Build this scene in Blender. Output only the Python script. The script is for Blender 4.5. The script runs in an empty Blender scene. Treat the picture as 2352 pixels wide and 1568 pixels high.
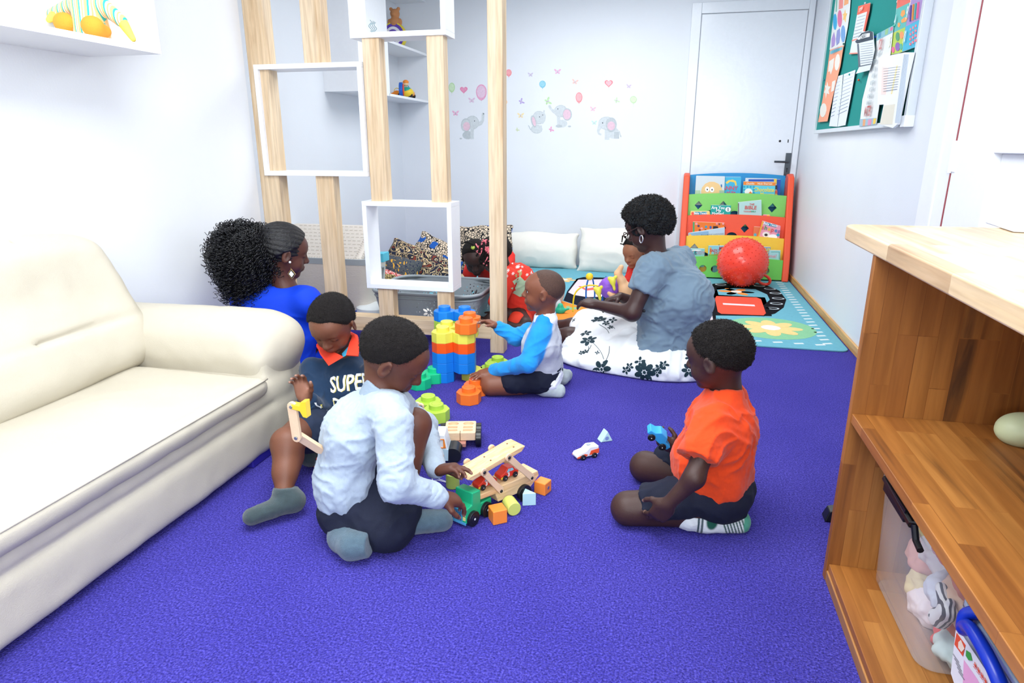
import bpy, math, random
import numpy as np
from mathutils import Vector, Matrix, noise as mnoise
from mathutils.bvhtree import BVHTree
random.seed(7)
SC = bpy.context.scene
COL = SC.collection
PI = math.pi
# ------------------------------------------------------------------ camera
F_PX = 1500.0
PITCH, YAW, CAM_H = math.radians(16.63), math.radians(13.25), 1.10
_cy, _sy, _cp, _sp = math.cos(YAW), math.sin(YAW), math.cos(PITCH), math.sin(PITCH)
FW = np.array([-_sy * _cp, _cy * _cp, -_sp]); RT = np.array([_cy, _sy, 0.0]); UP = np.cross(RT, FW)
CAM_O = np.array([0, 0, CAM_H])
cam = bpy.data.cameras.new('camera'); cam_o = bpy.data.objects.new('camera', cam); COL.objects.link(cam_o)
cam.sensor_width = 36; cam.lens = F_PX / 2352 * 36; cam.clip_start = 0.02; cam.clip_end = 60
cam_o.matrix_world = Matrix(((RT[0], UP[0], -FW[0], 0), (RT[1], UP[1], -FW[1], 0), (RT[2], UP[2], -FW[2], CAM_H), (0, 0, 0, 1)))
SC.camera = cam_o
# ------------------------------------------------------------------ light
w = bpy.data.worlds.new('world'); SC.world = w; w.use_nodes = True
w.node_tree.nodes['Background'].inputs[0].default_value = (0.93, 0.97, 1, 1)
w.node_tree.nodes['Background'].inputs[1].default_value = 0.5
def area(name, loc, size, power, rot=(0, 0, 0), col=(1, 1, 1)):
    l = bpy.data.lights.new(name, 'AREA'); l.shape = 'RECTANGLE'; l.size, l.size_y = size; l.energy = power; l.color = col
    o = bpy.data.objects.new(name, l); COL.objects.link(o); o.location = loc; o.rotation_euler = rot
    return o
area('ceiling_lamp', (-0.75, 1.3, 2.42), (1.7, 1.5), 62, col=(0.95, 0.98, 1))
area('ceiling_lamp', (-0.6, 4.6, 2.42), (1.8, 1.3), 44, col=(0.98, 0.99, 1))
area('window_light', (0.4, -0.8, 1.55), (1.6, 1.4), 60, (math.radians(88), 0, math.radians(32)), (0.92, 0.97, 1))
SC.view_settings.view_transform = 'Standard'; SC.view_settings.look = 'None'
SC.view_settings.gamma = 1; SC.view_settings.use_curve_mapping = False
SC.view_settings.exposure = 0.28
SC.cycles.max_bounces = 8; SC.cycles.diffuse_bounces = 4
# ------------------------------------------------------------------ where things stand (metres)
def ray(px, py): return (px - 1176) / F_PX * RT - (py - 784) / F_PX * UP + FW
def fl(px, py, z=0.0):
    d = ray(px, py); return CAM_O + d * ((z - CAM_H) / d[2])
def atY(px, py, Y):
    d = ray(px, py); return CAM_O + d * (Y / d[1])
def atX(px, py, X):
    d = ray(px, py); return CAM_O + d * (X / d[0])
def V3(p): return np.array(p, float)
def nz(v): v = V3(v); return v / (np.linalg.norm(v) + 1e-12)
# ------------------------------------------------------------------ colours and materials
def lin(c):
    if isinstance(c, str):
        c = c.lstrip('#'); c = [int(c[i:i + 2], 16) / 255 for i in (0, 2, 4)]
    return tuple(x / 12.92 if x <= 0.04045 else ((x + 0.055) / 1.055) ** 2.4 for x in c[:3]) + (1.0,)
_M = {}
def mat(name, col='#ffffff', rough=0.6, spec=0.5, bump=0, bscale=300, var=0, vscale=40, metal=0, sheen=0, trans=0, alpha=1, vcol=False, coat=0, sss=0, ior=1.45, detail=3, stretch=None):
    if name in _M: return _M[name]
    m = bpy.data.materials.new(name); m.use_nodes = True; nt = m.node_tree; N = nt.nodes; L = nt.links
    b = N['Principled BSDF']; c = lin(col)
    b.inputs['Roughness'].default_value = rough; b.inputs['Specular IOR Level'].default_value = spec
    b.inputs['Metallic'].default_value = metal; b.inputs['IOR'].default_value = ior
    b.inputs['Sheen Weight'].default_value = sheen; b.inputs['Transmission Weight'].default_value = trans
    b.inputs['Alpha'].default_value = alpha; b.inputs['Coat Weight'].default_value = coat
    if sss: b.inputs['Subsurface Weight'].default_value = sss; b.inputs['Subsurface Scale'].default_value = 0.01
    src = None
    if vcol:
        a = N.new('ShaderNodeVertexColor'); a.layer_name = 'Col'; src = a.outputs[0]
    tc = N.new('ShaderNodeTexCoord'); co = tc.outputs['Object']
    if stretch:
        mp = N.new('ShaderNodeMapping'); mp.inputs['Scale'].default_value = stretch; L.new(co, mp.inputs[0]); co = mp.outputs[0]
    nv = N.new('ShaderNodeTexNoise'); nv.inputs['Scale'].default_value = vscale; nv.inputs['Detail'].default_value = detail; L.new(co, nv.inputs['Vector'])
    mr = N.new('ShaderNodeMapRange'); mr.inputs['From Min'].default_value = 0.3; mr.inputs['From Max'].default_value = 0.7
    mr.inputs['To Min'].default_value = 1 - max(var, 0.012); mr.inputs['To Max'].default_value = 1 + max(var, 0.012) * 0.6
    L.new(nv.outputs[0], mr.inputs['Value'])
    mx = N.new('ShaderNodeVectorMath'); mx.operation = 'SCALE'
    if src is None: mx.inputs[0].default_value = c[:3]
    else: L.new(src, mx.inputs[0])
    L.new(mr.outputs[0], mx.inputs['Scale']); L.new(mx.outputs[0], b.inputs['Base Color'])
    if bump:
        nb = N.new('ShaderNodeTexNoise'); nb.inputs['Scale'].default_value = bscale; nb.inputs['Detail'].default_value = 2; L.new(co, nb.inputs['Vector'])
        bp = N.new('ShaderNodeBump'); bp.inputs['Strength'].default_value = min(1, bump); bp.inputs['Distance'].default_value = 0.002 * max(1, bump)
        L.new(nb.outputs[0], bp.inputs['Height']); L.new(bp.outputs[0], b.inputs['Normal'])
    _M[name] = m; return m
def ramp_node(nt, stops, interp='LINEAR'):
    r = nt.nodes.new('ShaderNodeValToRGB'); e = r.color_ramp.elements; r.color_ramp.interpolation = interp
    while len(e) > 1: e.remove(e[-1])
    e[0].position = stops[0][0]; e[0].color = lin(stops[0][1])
    for p, c in stops[1:]:
        k = e.new(p); k.color = lin(c)
    return r
def wood(name, c1, c2, c3, axis='Z', rough=0.5, gs=1.0, brick=None):
    """grain that runs along one axis of the object; brick = staves of glued-up board (along, across, plane)"""
    if name in _M: return _M[name]
    m = bpy.data.materials.new(name); m.use_nodes = True; nt = m.node_tree; N = nt.nodes; L = nt.links
    b = N['Principled BSDF']; b.inputs['Roughness'].default_value = rough
    tc = N.new('ShaderNodeTexCoord'); mp = N.new('ShaderNodeMapping'); L.new(tc.outputs['Object'], mp.inputs[0])
    s = [14 * gs] * 3; s['XYZ'.index(axis)] = 0.9 * gs; mp.inputs['Scale'].default_value = s
    src = mp.outputs[0]
    if brick:
        sw = N.new('ShaderNodeSeparateXYZ'); L.new(tc.outputs['Object'], sw.inputs[0])
        cb = N.new('ShaderNodeCombineXYZ'); L.new(sw.outputs[brick[0]], cb.inputs[0]); L.new(sw.outputs[brick[1]], cb.inputs[1])
        br = N.new('ShaderNodeTexBrick'); L.new(cb.outputs[0], br.inputs['Vector'])
        br.inputs['Color1'].default_value = (0, 0, 0, 1); br.inputs['Color2'].default_value = (1, 1, 1, 1); br.inputs['Mortar'].default_value = (0.25, 0.25, 0.25, 1)
        br.inputs['Scale'].default_value = 1; br.inputs['Mortar Size'].default_value = 0.0008; br.inputs['Brick Width'].default_value = 0.34; br.inputs['Row Height'].default_value = 0.042
        br.offset = 0.37; br.offset_frequency = 3
        ad = N.new('ShaderNodeVectorMath'); ad.operation = 'MULTIPLY_ADD'; L.new(br.outputs[0], ad.inputs[0]); ad.inputs[1].default_value = (9, 5, 7); L.new(src, ad.inputs[2]); src = ad.outputs[0]
    n = N.new('ShaderNodeTexNoise'); n.inputs['Scale'].default_value = 1.0; n.inputs['Detail'].default_value = 6; n.inputs['Roughness'].default_value = 0.6; n.inputs['Distortion'].default_value = 0.6
    L.new(src, n.inputs['Vector'])
    n2 = N.new('ShaderNodeTexNoise'); n2.inputs['Scale'].default_value = 5; n2.inputs['Detail'].default_value = 3; L.new(src, n2.inputs['Vector'])
    r = ramp_node(nt, [(0.28, c3), (0.42, c2), (0.62, c1)]); L.new(n.outputs[0], r.inputs[0])
    mix = N.new('ShaderNodeMix'); mix.data_type = 'RGBA'; mix.blend_type = 'MULTIPLY'; mix.inputs[0].default_value = 0.35
    r2 = ramp_node(nt, [(0.35, '#b0a294'), (0.6, '#ffffff')]); L.new(n2.outputs[0], r2.inputs[0])
    L.new(r.outputs[0], mix.inputs[6]); L.new(r2.outputs[0], mix.inputs[7]); out = mix.outputs[2]
    if brick:
        m2 = N.new('ShaderNodeMix'); m2.data_type = 'RGBA'; m2.blend_type = 'MULTIPLY'; m2.inputs[0].default_value = 0.55
        r3 = ramp_node(nt, [(0, '#b98f68'), (0.5, '#e8d2b4'), (1, '#ffffff')]); L.new(br.outputs[0], r3.inputs[0])
        L.new(out, m2.inputs[6]); L.new(r3.outputs[0], m2.inputs[7]); out = m2.outputs[2]
    L.new(out, b.inputs['Base Color'])
    bp = N.new('ShaderNodeBump'); bp.inputs['Strength'].default_value = 0.15; bp.inputs['Distance'].default_value = 0.002; L.new(n2.outputs[0], bp.inputs['Height']); L.new(bp.outputs[0], b.inputs['Normal'])
    _M[name] = m; return m
def flat(col, rough=0.55, **k): return mat('paint_' + str(col).lstrip('#') + ('_%d' % (rough * 100)), col, rough, **k)
# ------------------------------------------------------------------ objects
ORG = {}
def link(o, parent=None):
    COL.objects.link(o)
    if parent: o.parent = parent
    return o
def thing(name, label, cat, loc=(0, 0, 0), rot=0, group=None):
    o = bpy.data.objects.new(name, None); o.empty_display_size = 0.05; link(o)
    o.location = loc; o.rotation_euler = (0, 0, rot) if not isinstance(rot, (tuple, list)) else rot
    tag(o, label, cat, group); return o
def tag(o, label, cat, group=None):
    o['label'] = label; o['category'] = cat
    if group: o['group'] = group
    return o
def struct(o): o['kind'] = 'structure'; return o
def origin(p):
    v = Vector((0, 0, 0))
    while p: v += p.location; p = p.parent
    return v
class MB:
    """collects simple shapes and links them as one mesh object"""
    def __init__(s): s.v = []; s.f = []; s.m = []; s.mats = []; s.T = None; s.mi = 0
    def use(s, m):
        if m not in s.mats: s.mats.append(m)
        s.mi = s.mats.index(m); return s
    def at(s, T): s.T = T; return s
    def add(s, vs, fs):
        b = len(s.v)
        for p in vs:
            p = Vector([float(c) for c in p]); s.v.append(tuple(s.T @ p) if s.T is not None else tuple(p))
        for f in fs: s.f.append([b + i for i in f]); s.m.append(s.mi)
        return s
    def box(s, lo, hi):
        x0, y0, z0 = lo; x1, y1, z1 = hi
        return s.add([(x0, y0, z0), (x1, y0, z0), (x1, y1, z0), (x0, y1, z0), (x0, y0, z1), (x1, y0, z1), (x1, y1, z1), (x0, y1, z1)],
                     [(0, 3, 2, 1), (4, 5, 6, 7), (0, 1, 5, 4), (1, 2, 6, 5), (2, 3, 7, 6), (3, 0, 4, 7)])
    def prism(s, poly, a, b, axis=2):
        """polygon in the two other axes, extruded from a to b along axis"""
        n = len(poly)
        def P(u, v, h): return ((h, u, v), (u, h, v), (u, v, h))[axis]
        vs = [P(u, v, a) for u, v in poly] + [P(u, v, b) for u, v in poly]
        fs = [list(range(n))[::-1], list(range(n, 2 * n))] + [(i, (i + 1) % n, n + (i + 1) % n, n + i) for i in range(n)]
        if axis == 1: fs = [list(f)[::-1] for f in fs]
        return s.add(vs, fs)
    def hull8(s, P): return s.add(P, [(0, 3, 2, 1), (4, 5, 6, 7), (0, 1, 5, 4), (1, 2, 6, 5), (2, 3, 7, 6), (3, 0, 4, 7)])
    def cone(s, a, b, ra, rb=None, n=16, cap=True):
        rb = ra if rb is None else rb; a = V3(a); b = V3(b); d = nz(b - a); u = nz(np.cross(d, (0, 0, 1) if abs(d[2]) < .9 else (1, 0, 0))); w_ = np.cross(d, u)
        vs = [a + ra * (math.cos(t) * u + math.sin(t) * w_) for t in [2 * PI * i / n for i in range(n)]] + [b + rb * (math.cos(t) * u + math.sin(t) * w_) for t in [2 * PI * i / n for i in range(n)]]
        fs = [(i, (i + 1) % n, n + (i + 1) % n, n + i) for i in range(n)]
        if cap: fs += [list(range(n))[::-1], list(range(n, 2 * n))]
        return s.add(vs, fs)
    def tube(s, pts, r, n=8, closed=False):
        pts = [V3(p) for p in pts]; N = len(pts); rs = r if hasattr(r, '__len__') else [r] * N
        vs = []; up = None
        for i, p in enumerate(pts):
            t = nz(pts[(i + 1) % N if closed else min(i + 1, N - 1)] - pts[(i - 1) % N if closed else max(i - 1, 0)])
            if up is None: up = nz(np.cross(t, (0, 0, 1) if abs(t[2]) < .9 else (1, 0, 0)))
            up = nz(up - t * (up @ t)); w_ = np.cross(t, up)
            vs += [p + rs[i] * (math.cos(2 * PI * k / n) * up + math.sin(2 * PI * k / n) * w_) for k in range(n)]
        fs = [(i * n + k, i * n + (k + 1) % n, (i + 1) % N * n + (k + 1) % n, (i + 1) % N * n + k) for i in range(N if closed else N - 1) for k in range(n)]
        if not closed: fs += [list(range(n))[::-1], [(N - 1) * n + k for k in range(n)]]
        return s.add(vs, fs)
    def lathe(s, prof, n=24, c=(0, 0, 0), sx=1, sy=1):
        vs = [(c[0] + r * sx * math.cos(2 * PI * k / n), c[1] + r * sy * math.sin(2 * PI * k / n), c[2] + z) for r, z in prof for k in range(n)]
        fs = [(i * n + k, i * n + (k + 1) % n, (i + 1) * n + (k + 1) % n, (i + 1) * n + k) for i in range(len(prof) - 1) for k in range(n)]
        return s.add(vs, fs)
    def ball(s, c, r, n=16, m=10, R=None):
        r = r if hasattr(r, '__len__') else (r, r, r); vs = []
        for i in range(m + 1):
            th = PI * i / m
            for k in range(n):
                p = V3((r[0] * math.sin(th) * math.cos(2 * PI * k / n), r[1] * math.sin(th) * math.sin(2 * PI * k / n), r[2] * math.cos(th)))
                vs.append(V3(c) + (R @ p if R is not None else p))
        return s.add(vs, [(i * n + k, (i + 1) * n + k, (i + 1) * n + (k + 1) % n, i * n + (k + 1) % n) for i in range(m) for k in range(n)])
    def poly(s, pts): return s.add(pts, [list(range(len(pts)))])
    def link(s, name, m=None, parent=None, bevel=0, smooth=False, world=True, seg=2, auto=35):
        me = bpy.data.meshes.new(name); v = s.v
        if parent is not None and world:
            o_ = origin(parent); v = [(a - o_.x, b - o_.y, c - o_.z) for a, b, c in v]
        me.from_pydata(v, [], s.f)
        ms = s.mats if s.mats else [m]
        for x in ms: me.materials.append(x)
        if len(ms) > 1: me.polygons.foreach_set('material_index', s.m)
        me.update()
        o = bpy.data.objects.new(name, me); link(o, parent)
        if smooth: me.shade_smooth()
        if smooth == 'auto' or bevel: 
            me.shade_smooth()
            if not bevel: me.set_sharp_from_angle(angle=math.radians(auto))
        if bevel:
            b = o.modifiers.new('bevel', 'BEVEL'); b.width = bevel; b.segments = seg; b.limit_method = 'ANGLE'; b.angle_limit = math.radians(40); b.harden_normals = True
        return o
def part(name, m, parent, fn, **k):
    b = MB(); fn(b); return b.link(name, m, parent, **k)
def box(name, lo, hi, m, parent=None, bevel=0.002, **k):
    lo, hi = [min(a, b) for a, b in zip(lo, hi)], [max(a, b) for a, b in zip(lo, hi)]
    return MB().box(lo, hi).link(name, m, parent, bevel=bevel, **k)
def copy_tree(o, parent=None):
    c = o.copy(); COL.objects.link(c)
    if parent: c.parent = parent
    for ch in o.children: copy_tree(ch, c)
    return c
def circle(cx, cy, rx, ry=None, n=24, a0=0): ry = ry or rx; return [(cx + rx * math.cos(a0 + 2 * PI * i / n), cy + ry * math.sin(a0 + 2 * PI * i / n)) for i in range(n)]
def rrect(x0, y0, x1, y1, r, n=5):
    out = []
    for cx, cy, a in ((x1 - r, y0 + r, -PI / 2), (x1 - r, y1 - r, 0), (x0 + r, y1 - r, PI / 2), (x0 + r, y0 + r, PI)):
        out += [(cx + r * math.cos(a + PI / 2 * i / n), cy + r * math.sin(a + PI / 2 * i / n)) for i in range(n + 1)]
    return out
def frame(o, x, y, z): return Matrix(((x[0], y[0], z[0], o[0]), (x[1], y[1], z[1], o[1]), (x[2], y[2], z[2], o[2]), (0, 0, 0, 1)))
_dg = None
def curve(pts, n=6):
    P = [V3(p) for p in pts]; P = [2 * P[0] - P[1]] + P + [2 * P[-1] - P[-2]]; out = []
    for i in range(1, len(P) - 2):
        for t in np.linspace(0, 1, n, endpoint=False): out.append(.5 * (2 * P[i] + (P[i + 1] - P[i - 1]) * t + (2 * P[i - 1] - 5 * P[i] + 4 * P[i + 1] - P[i + 2]) * t * t + (3 * P[i] - P[i - 1] - 3 * P[i + 1] + P[i + 2]) * t ** 3))
    return out + [P[-2]]
def text_mesh(s, size=0.05, extrude=0, font_scale_x=1.0, align='CENTER', bold=0):
    c = bpy.data.curves.new('lettering', 'FONT'); c.body = s; c.size = size; c.extrude = extrude; c.align_x = align; c.align_y = 'CENTER'; c.resolution_u = 2; c.offset = bold
    o = bpy.data.objects.new('lettering', c); COL.objects.link(o)
    me = bpy.data.meshes.new_from_object(o.evaluated_get(bpy.context.evaluated_depsgraph_get()))
    v = [(p.co.x * font_scale_x, p.co.y, p.co.z) for p in me.vertices]; f = [list(p.vertices) for p in me.polygons]
    bpy.data.objects.remove(o); bpy.data.curves.remove(c); bpy.data.meshes.remove(me)
    return v, f
# ------------------------------------------------------------------ organic shapes: blended distance fields turned into one smooth mesh
def _vn(p, seed=0):
    """value noise, p (n,3) -> (n,) in -1..1"""
    i = np.floor(p).astype(np.int64); f = p - i; f = f * f * (3 - 2 * f)
    def h(a, b, c):
        n = (a * 374761393 + b * 668265263 + c * 2147483647 + seed * 1274126177) & 0xffffffff
        n = ((n ^ (n >> 13)) * 1274126177) & 0xffffffff
        return ((n ^ (n >> 16)) & 0xffff) / 32767.5 - 1
    r = 0
    for dx in (0, 1):
        for dy in (0, 1):
            for dz in (0, 1):
                r = r + h(i[:, 0] + dx, i[:, 1] + dy, i[:, 2] + dz) * (f[:, 0] if dx else 1 - f[:, 0]) * (f[:, 1] if dy else 1 - f[:, 1]) * (f[:, 2] if dz else 1 - f[:, 2])
    return r
class Cone:
    def __init__(s, a, b, ra, rb=None, side=None, q=1.0):
        s.a, s.b = V3(a), V3(b); s.ra = ra; s.rb = ra if rb is None else rb; s.side = None if side is None else nz(side); s.q = q
        R = max(s.ra, s.rb) * max(q, 1); s.lo = np.minimum(s.a, s.b) - R; s.hi = np.maximum(s.a, s.b) + R
    def d(s, P):
        p = P - s.a
        ba = s.b - s.a
        if s.side is not None:
            e = p @ s.side; p = p - e[..., None] * s.side * (1 - 1 / s.q)
            ba = ba - (ba @ s.side) * s.side * (1 - 1 / s.q)
        t = np.clip((p @ ba) / (ba @ ba + 1e-12), 0, 1)
        return np.linalg.norm(p - t[..., None] * ba, axis=-1) - (s.ra + (s.rb - s.ra) * t)
class Ell:
    def __init__(s, c, r, R=None):
        s.c = V3(c); s.r = V3(r if hasattr(r, '__len__') else (r, r, r)); s.R = R
        e = np.abs(s.R) @ s.r if R is not None else s.r
        s.lo = s.c - e; s.hi = s.c + e
    def d(s, P):
        p = P - s.c
        if s.R is not None: p = p @ s.R
        q = p / s.r; k0 = np.linalg.norm(q, axis=-1); k1 = np.linalg.norm(q / s.r, axis=-1)
        return np.where(k0 < 1e-6, -s.r.min(), k0 * (k0 - 1) / (k1 + 1e-9))
class Box:
    def __init__(s, c, h, R=None, rnd=0.01):
        s.c = V3(c); s.h = V3(h); s.R = R; s.rnd = rnd
        e = np.abs(s.R) @ s.h if R is not None else s.h
        s.lo = s.c - e; s.hi = s.c + e
    def d(s, P):
        p = P - s.c
        if s.R is not None: p = p @ s.R
        q = np.abs(p) - (s.h - s.rnd)
        return np.linalg.norm(np.maximum(q, 0), axis=-1) + np.minimum(q.max(-1), 0) - s.rnd
class Cut:
    """keeps the side the normal points away from"""
    def __init__(s, p, n): s.p = V3(p); s.n = nz(n); s.lo = None
    def d(s, P): return (P - s.p) @ s.n
class Fn:
    def __init__(s, fn, lo=None, hi=None): s.d = fn; s.lo = lo; s.hi = hi
class Field:
    def __init__(s): s.ops = []
    def add(s, p, k=0.012): s.ops.append(('u', p, k)); return s
    def sub(s, p, k=0.004): s.ops.append(('s', p, k)); return s
    def keep(s, p, k=0.002): s.ops.append(('i', p, k)); return s
    def mesh(s, h, pad=0.0):
        us = [o for o in s.ops if o[0] == 'u' and o[1].lo is not None]
        lo = np.min([o[1].lo for o in us], 0) - 3 * h - pad; hi = np.max([o[1].hi for o in us], 0) + 3 * h + pad
        n = np.ceil((hi - lo) / h).astype(int) + 1
        ax = [lo[i] + h * np.arange(n[i]) for i in range(3)]
        G = np.full(n, 1.0, np.float64)
        for op, p, k in s.ops:
            if p.lo is not None:
                m = k + 3 * h
                a = np.maximum(((p.lo - m - lo) / h).astype(int), 0); b = np.minimum(((p.hi + m - lo) / h).astype(int) + 2, n)
                if (b <= a).any(): continue
            else: a = np.zeros(3, int); b = n
            sl = tuple(slice(a[i], b[i]) for i in range(3))
            P = np.stack(np.meshgrid(*[ax[i][sl[i]] for i in range(3)], indexing='ij'), -1)
            d = p.d(P); g = G[sl]
            if op == 'u':
                hh = np.maximum(k - np.abs(g - d), 0) / k; G[sl] = np.minimum(g, d) - hh * hh * k * 0.25
            else:
                e = -d if op == 's' else d
                hh = np.maximum(k - np.abs(g - e), 0) / k; G[sl] = np.maximum(g, e) + hh * hh * k * 0.25
        return nets(G, lo, h)
def nets(G, lo, h):
    S = G < 0; n = G.shape
    cs = np.zeros((n[0] - 1, n[1] - 1, n[2] - 1), np.int8)
    c8 = [(i, j, k) for i in (0, 1) for j in (0, 1) for k in (0, 1)]
    def sh(A, c): return A[c[0]:n[0] - 1 + c[0], c[1]:n[1] - 1 + c[1], c[2]:n[2] - 1 + c[2]]
    for c in c8: cs += sh(S, c)
    act = (cs > 0) & (cs < 8); idx = np.argwhere(act)
    vid = np.full(act.shape, -1, np.int64); vid[act] = np.arange(len(idx))
    acc = np.zeros((len(idx), 3)); cnt = np.zeros(len(idx))
    val = {c: G[idx[:, 0] + c[0], idx[:, 1] + c[1], idx[:, 2] + c[2]] for c in c8}
    for c in c8:
        for ax in range(3):
            if c[ax]: continue
            e = list(c); e[ax] = 1; e = tuple(e); a, b = val[c], val[e]; m = (a < 0) != (b < 0)
            t = np.where(m, a / np.where(np.abs(a - b) < 1e-12, 1e-12, a - b), 0)
            p = np.zeros((len(idx), 3)) + np.array(c); p[:, ax] = t
            acc[m] += p[m]; cnt[m] += 1
    V = lo + h * (idx + acc / cnt[:, None])
    Fs = []
    for ax in range(3):
        u, v = (ax + 1) % 3, (ax + 2) % 3
        sl0 = [slice(None)] * 3; sl1 = [slice(None)] * 3; sl0[ax] = slice(0, -1); sl1[ax] = slice(1, None)
        a, b = S[tuple(sl0)], S[tuple(sl1)]; e = np.argwhere(a != b)
        e = e[(e[:, u] > 0) & (e[:, v] > 0) & (e[:, u] < n[u] - 1) & (e[:, v] < n[v] - 1)]
        if len(e) == 0: continue
        def q(du, dv):
            f = e.copy(); f[:, u] -= du; f[:, v] -= dv; return vid[f[:, 0], f[:, 1], f[:, 2]]
        Q = np.stack([q(1, 1), q(0, 1), q(0, 0), q(1, 0)], 1)
        flip = ~a[e[:, 0], e[:, 1], e[:, 2]]; Q[flip] = Q[flip][:, ::-1]; Fs.append(Q)
    Fq = np.concatenate(Fs); return V, Fq[(Fq >= 0).all(1)]
def vnormals(V, Fq):
    N = np.zeros_like(V); fn = np.cross(V[Fq[:, 2]] - V[Fq[:, 0]], V[Fq[:, 3]] - V[Fq[:, 1]])
    for i in range(4): np.add.at(N, Fq[:, i], fn)
    return N / (np.linalg.norm(N, axis=1)[:, None] + 1e-12)
def relax(V, Fq, it=1, w_=0.5):
    for _ in range(it):
        A = np.zeros_like(V); c = np.zeros(len(V))
        for i in range(4):
            np.add.at(A, Fq[:, i], V[Fq[:, (i + 1) % 4]]); np.add.at(c, Fq[:, i], 1)
        V = V * (1 - w_) + w_ * A / np.maximum(c, 1)[:, None]
    return V
def ss(a, b, x): t = np.clip((x - a) / (b - a), 0, 1); return t * t * (3 - 2 * t)
def organic(name, parts, m, parent, base=None, paint=(), disp=None, smooth=1, world=True):
    """parts: list of (Field, cell) meshed and joined in ONE object; paint: (prim, colour, softness) laid over the base colour"""
    Vs, Qs, b = [], [], 0
    for fld, h in parts:
        V, Q = fld.mesh(h)
        if smooth: V = relax(V, Q, smooth)
        if disp is not None: V = V + vnormals(V, Q) * disp(V)[:, None]
        Vs.append(V); Qs.append(Q + b); b += len(V)
    V = np.concatenate(Vs); Q = np.concatenate(Qs)
    me = bpy.data.meshes.new(name); Vo = V
    if parent is not None and world: Vo = V - np.array(origin(parent))
    me.vertices.add(len(V)); me.vertices.foreach_set('co', Vo.astype(np.float32).ravel())
    me.loops.add(len(Q) * 4); me.loops.foreach_set('vertex_index', Q.astype(np.int32).ravel())
    me.polygons.add(len(Q)); me.polygons.foreach_set('loop_start', np.arange(0, len(Q) * 4, 4, dtype=np.int32)); me.polygons.foreach_set('loop_total', np.full(len(Q), 4, np.int32))
    me.update(calc_edges=True); me.validate(); me.materials.append(m); me.shade_smooth()
    if base is not None:
        C = np.tile(np.array(lin(base)), (len(V), 1))
        for pr in paint:
            p, c, soft = pr[:3]; t = 1 - ss(-soft, soft, p.d(V)); t = t * (pr[3] if len(pr) > 3 else 1)
            C = C * (1 - t[:, None]) + np.array(lin(c)) * t[:, None]
        ca = me.color_attributes.new('Col', 'FLOAT_COLOR', 'POINT'); ca.data.foreach_set('color', C.astype(np.float32).ravel())
    o = bpy.data.objects.new(name, me); link(o, parent)
    return o
def bvh_of(o):
    me = o.data; off = origin(o.parent) if o.parent else Vector((0, 0, 0))
    return BVHTree.FromPolygons([v.co + off for v in me.vertices], [list(p.vertices) for p in me.polygons])
def drape(shapes, T, bvh, lift=0.0012, maxlen=0.02, back=0.25, depth=0.6):
    """flat shapes [(verts2d/3d, faces, mat)] in frame T, laid along -Z of T onto a surface: flat print on cloth"""
    import bmesh
    b = MB(); d = (T.to_3x3() @ Vector((0, 0, -1))).normalized()
    for vs, fs, m in shapes:
        bm = bmesh.new(); vv = [bm.verts.new((float(v[0]), float(v[1]), 0)) for v in vs]
        for f in fs:
            try: bm.faces.new([vv[i] for i in f])
            except Exception: pass
        bmesh.ops.triangulate(bm, faces=bm.faces[:])
        for _ in range(5):
            es = [e for e in bm.edges if e.calc_length() > maxlen]
            if not es: break
            bmesh.ops.subdivide_edges(bm, edges=es, cuts=1); bmesh.ops.triangulate(bm, faces=bm.faces[:])
        pos = {}
        for v in bm.verts:
            p = T @ v.co; hit = bvh.ray_cast(p - d * back, d, depth)
            if hit[0] is not None: pos[v] = hit[0] + (hit[1] if hit[1].dot(d) < 0 else -hit[1]) * lift
        b.use(m); ok = {v: i for i, v in enumerate(pos)}
        fl_ = [[ok[v] for v in f.verts] for f in bm.faces if all(v in ok for v in f.verts) and max((pos[f.verts[i]] - pos[f.verts[i - 1]]).length for i in range(3)) < maxlen * 2.5]
        b.add(list(pos.values()), fl_); bm.free()
    return b

def spot(bvh, px, py, up=(0, 0, 1)):
    """the point of a surface seen at a place of the photograph, with a frame standing on it"""
    d = ray(px, py); h = bvh.ray_cast(Vector(CAM_O), Vector(nz(d)))
    if h[0] is None: return None
    n = V3(h[1]); n = n if n @ d < 0 else -n; x = nz(np.cross(up, n)) if abs(nz(n) @ V3(up)) < .99 else V3((1, 0, 0)); return frame(h[0], x, np.cross(n, x), n)
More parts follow.
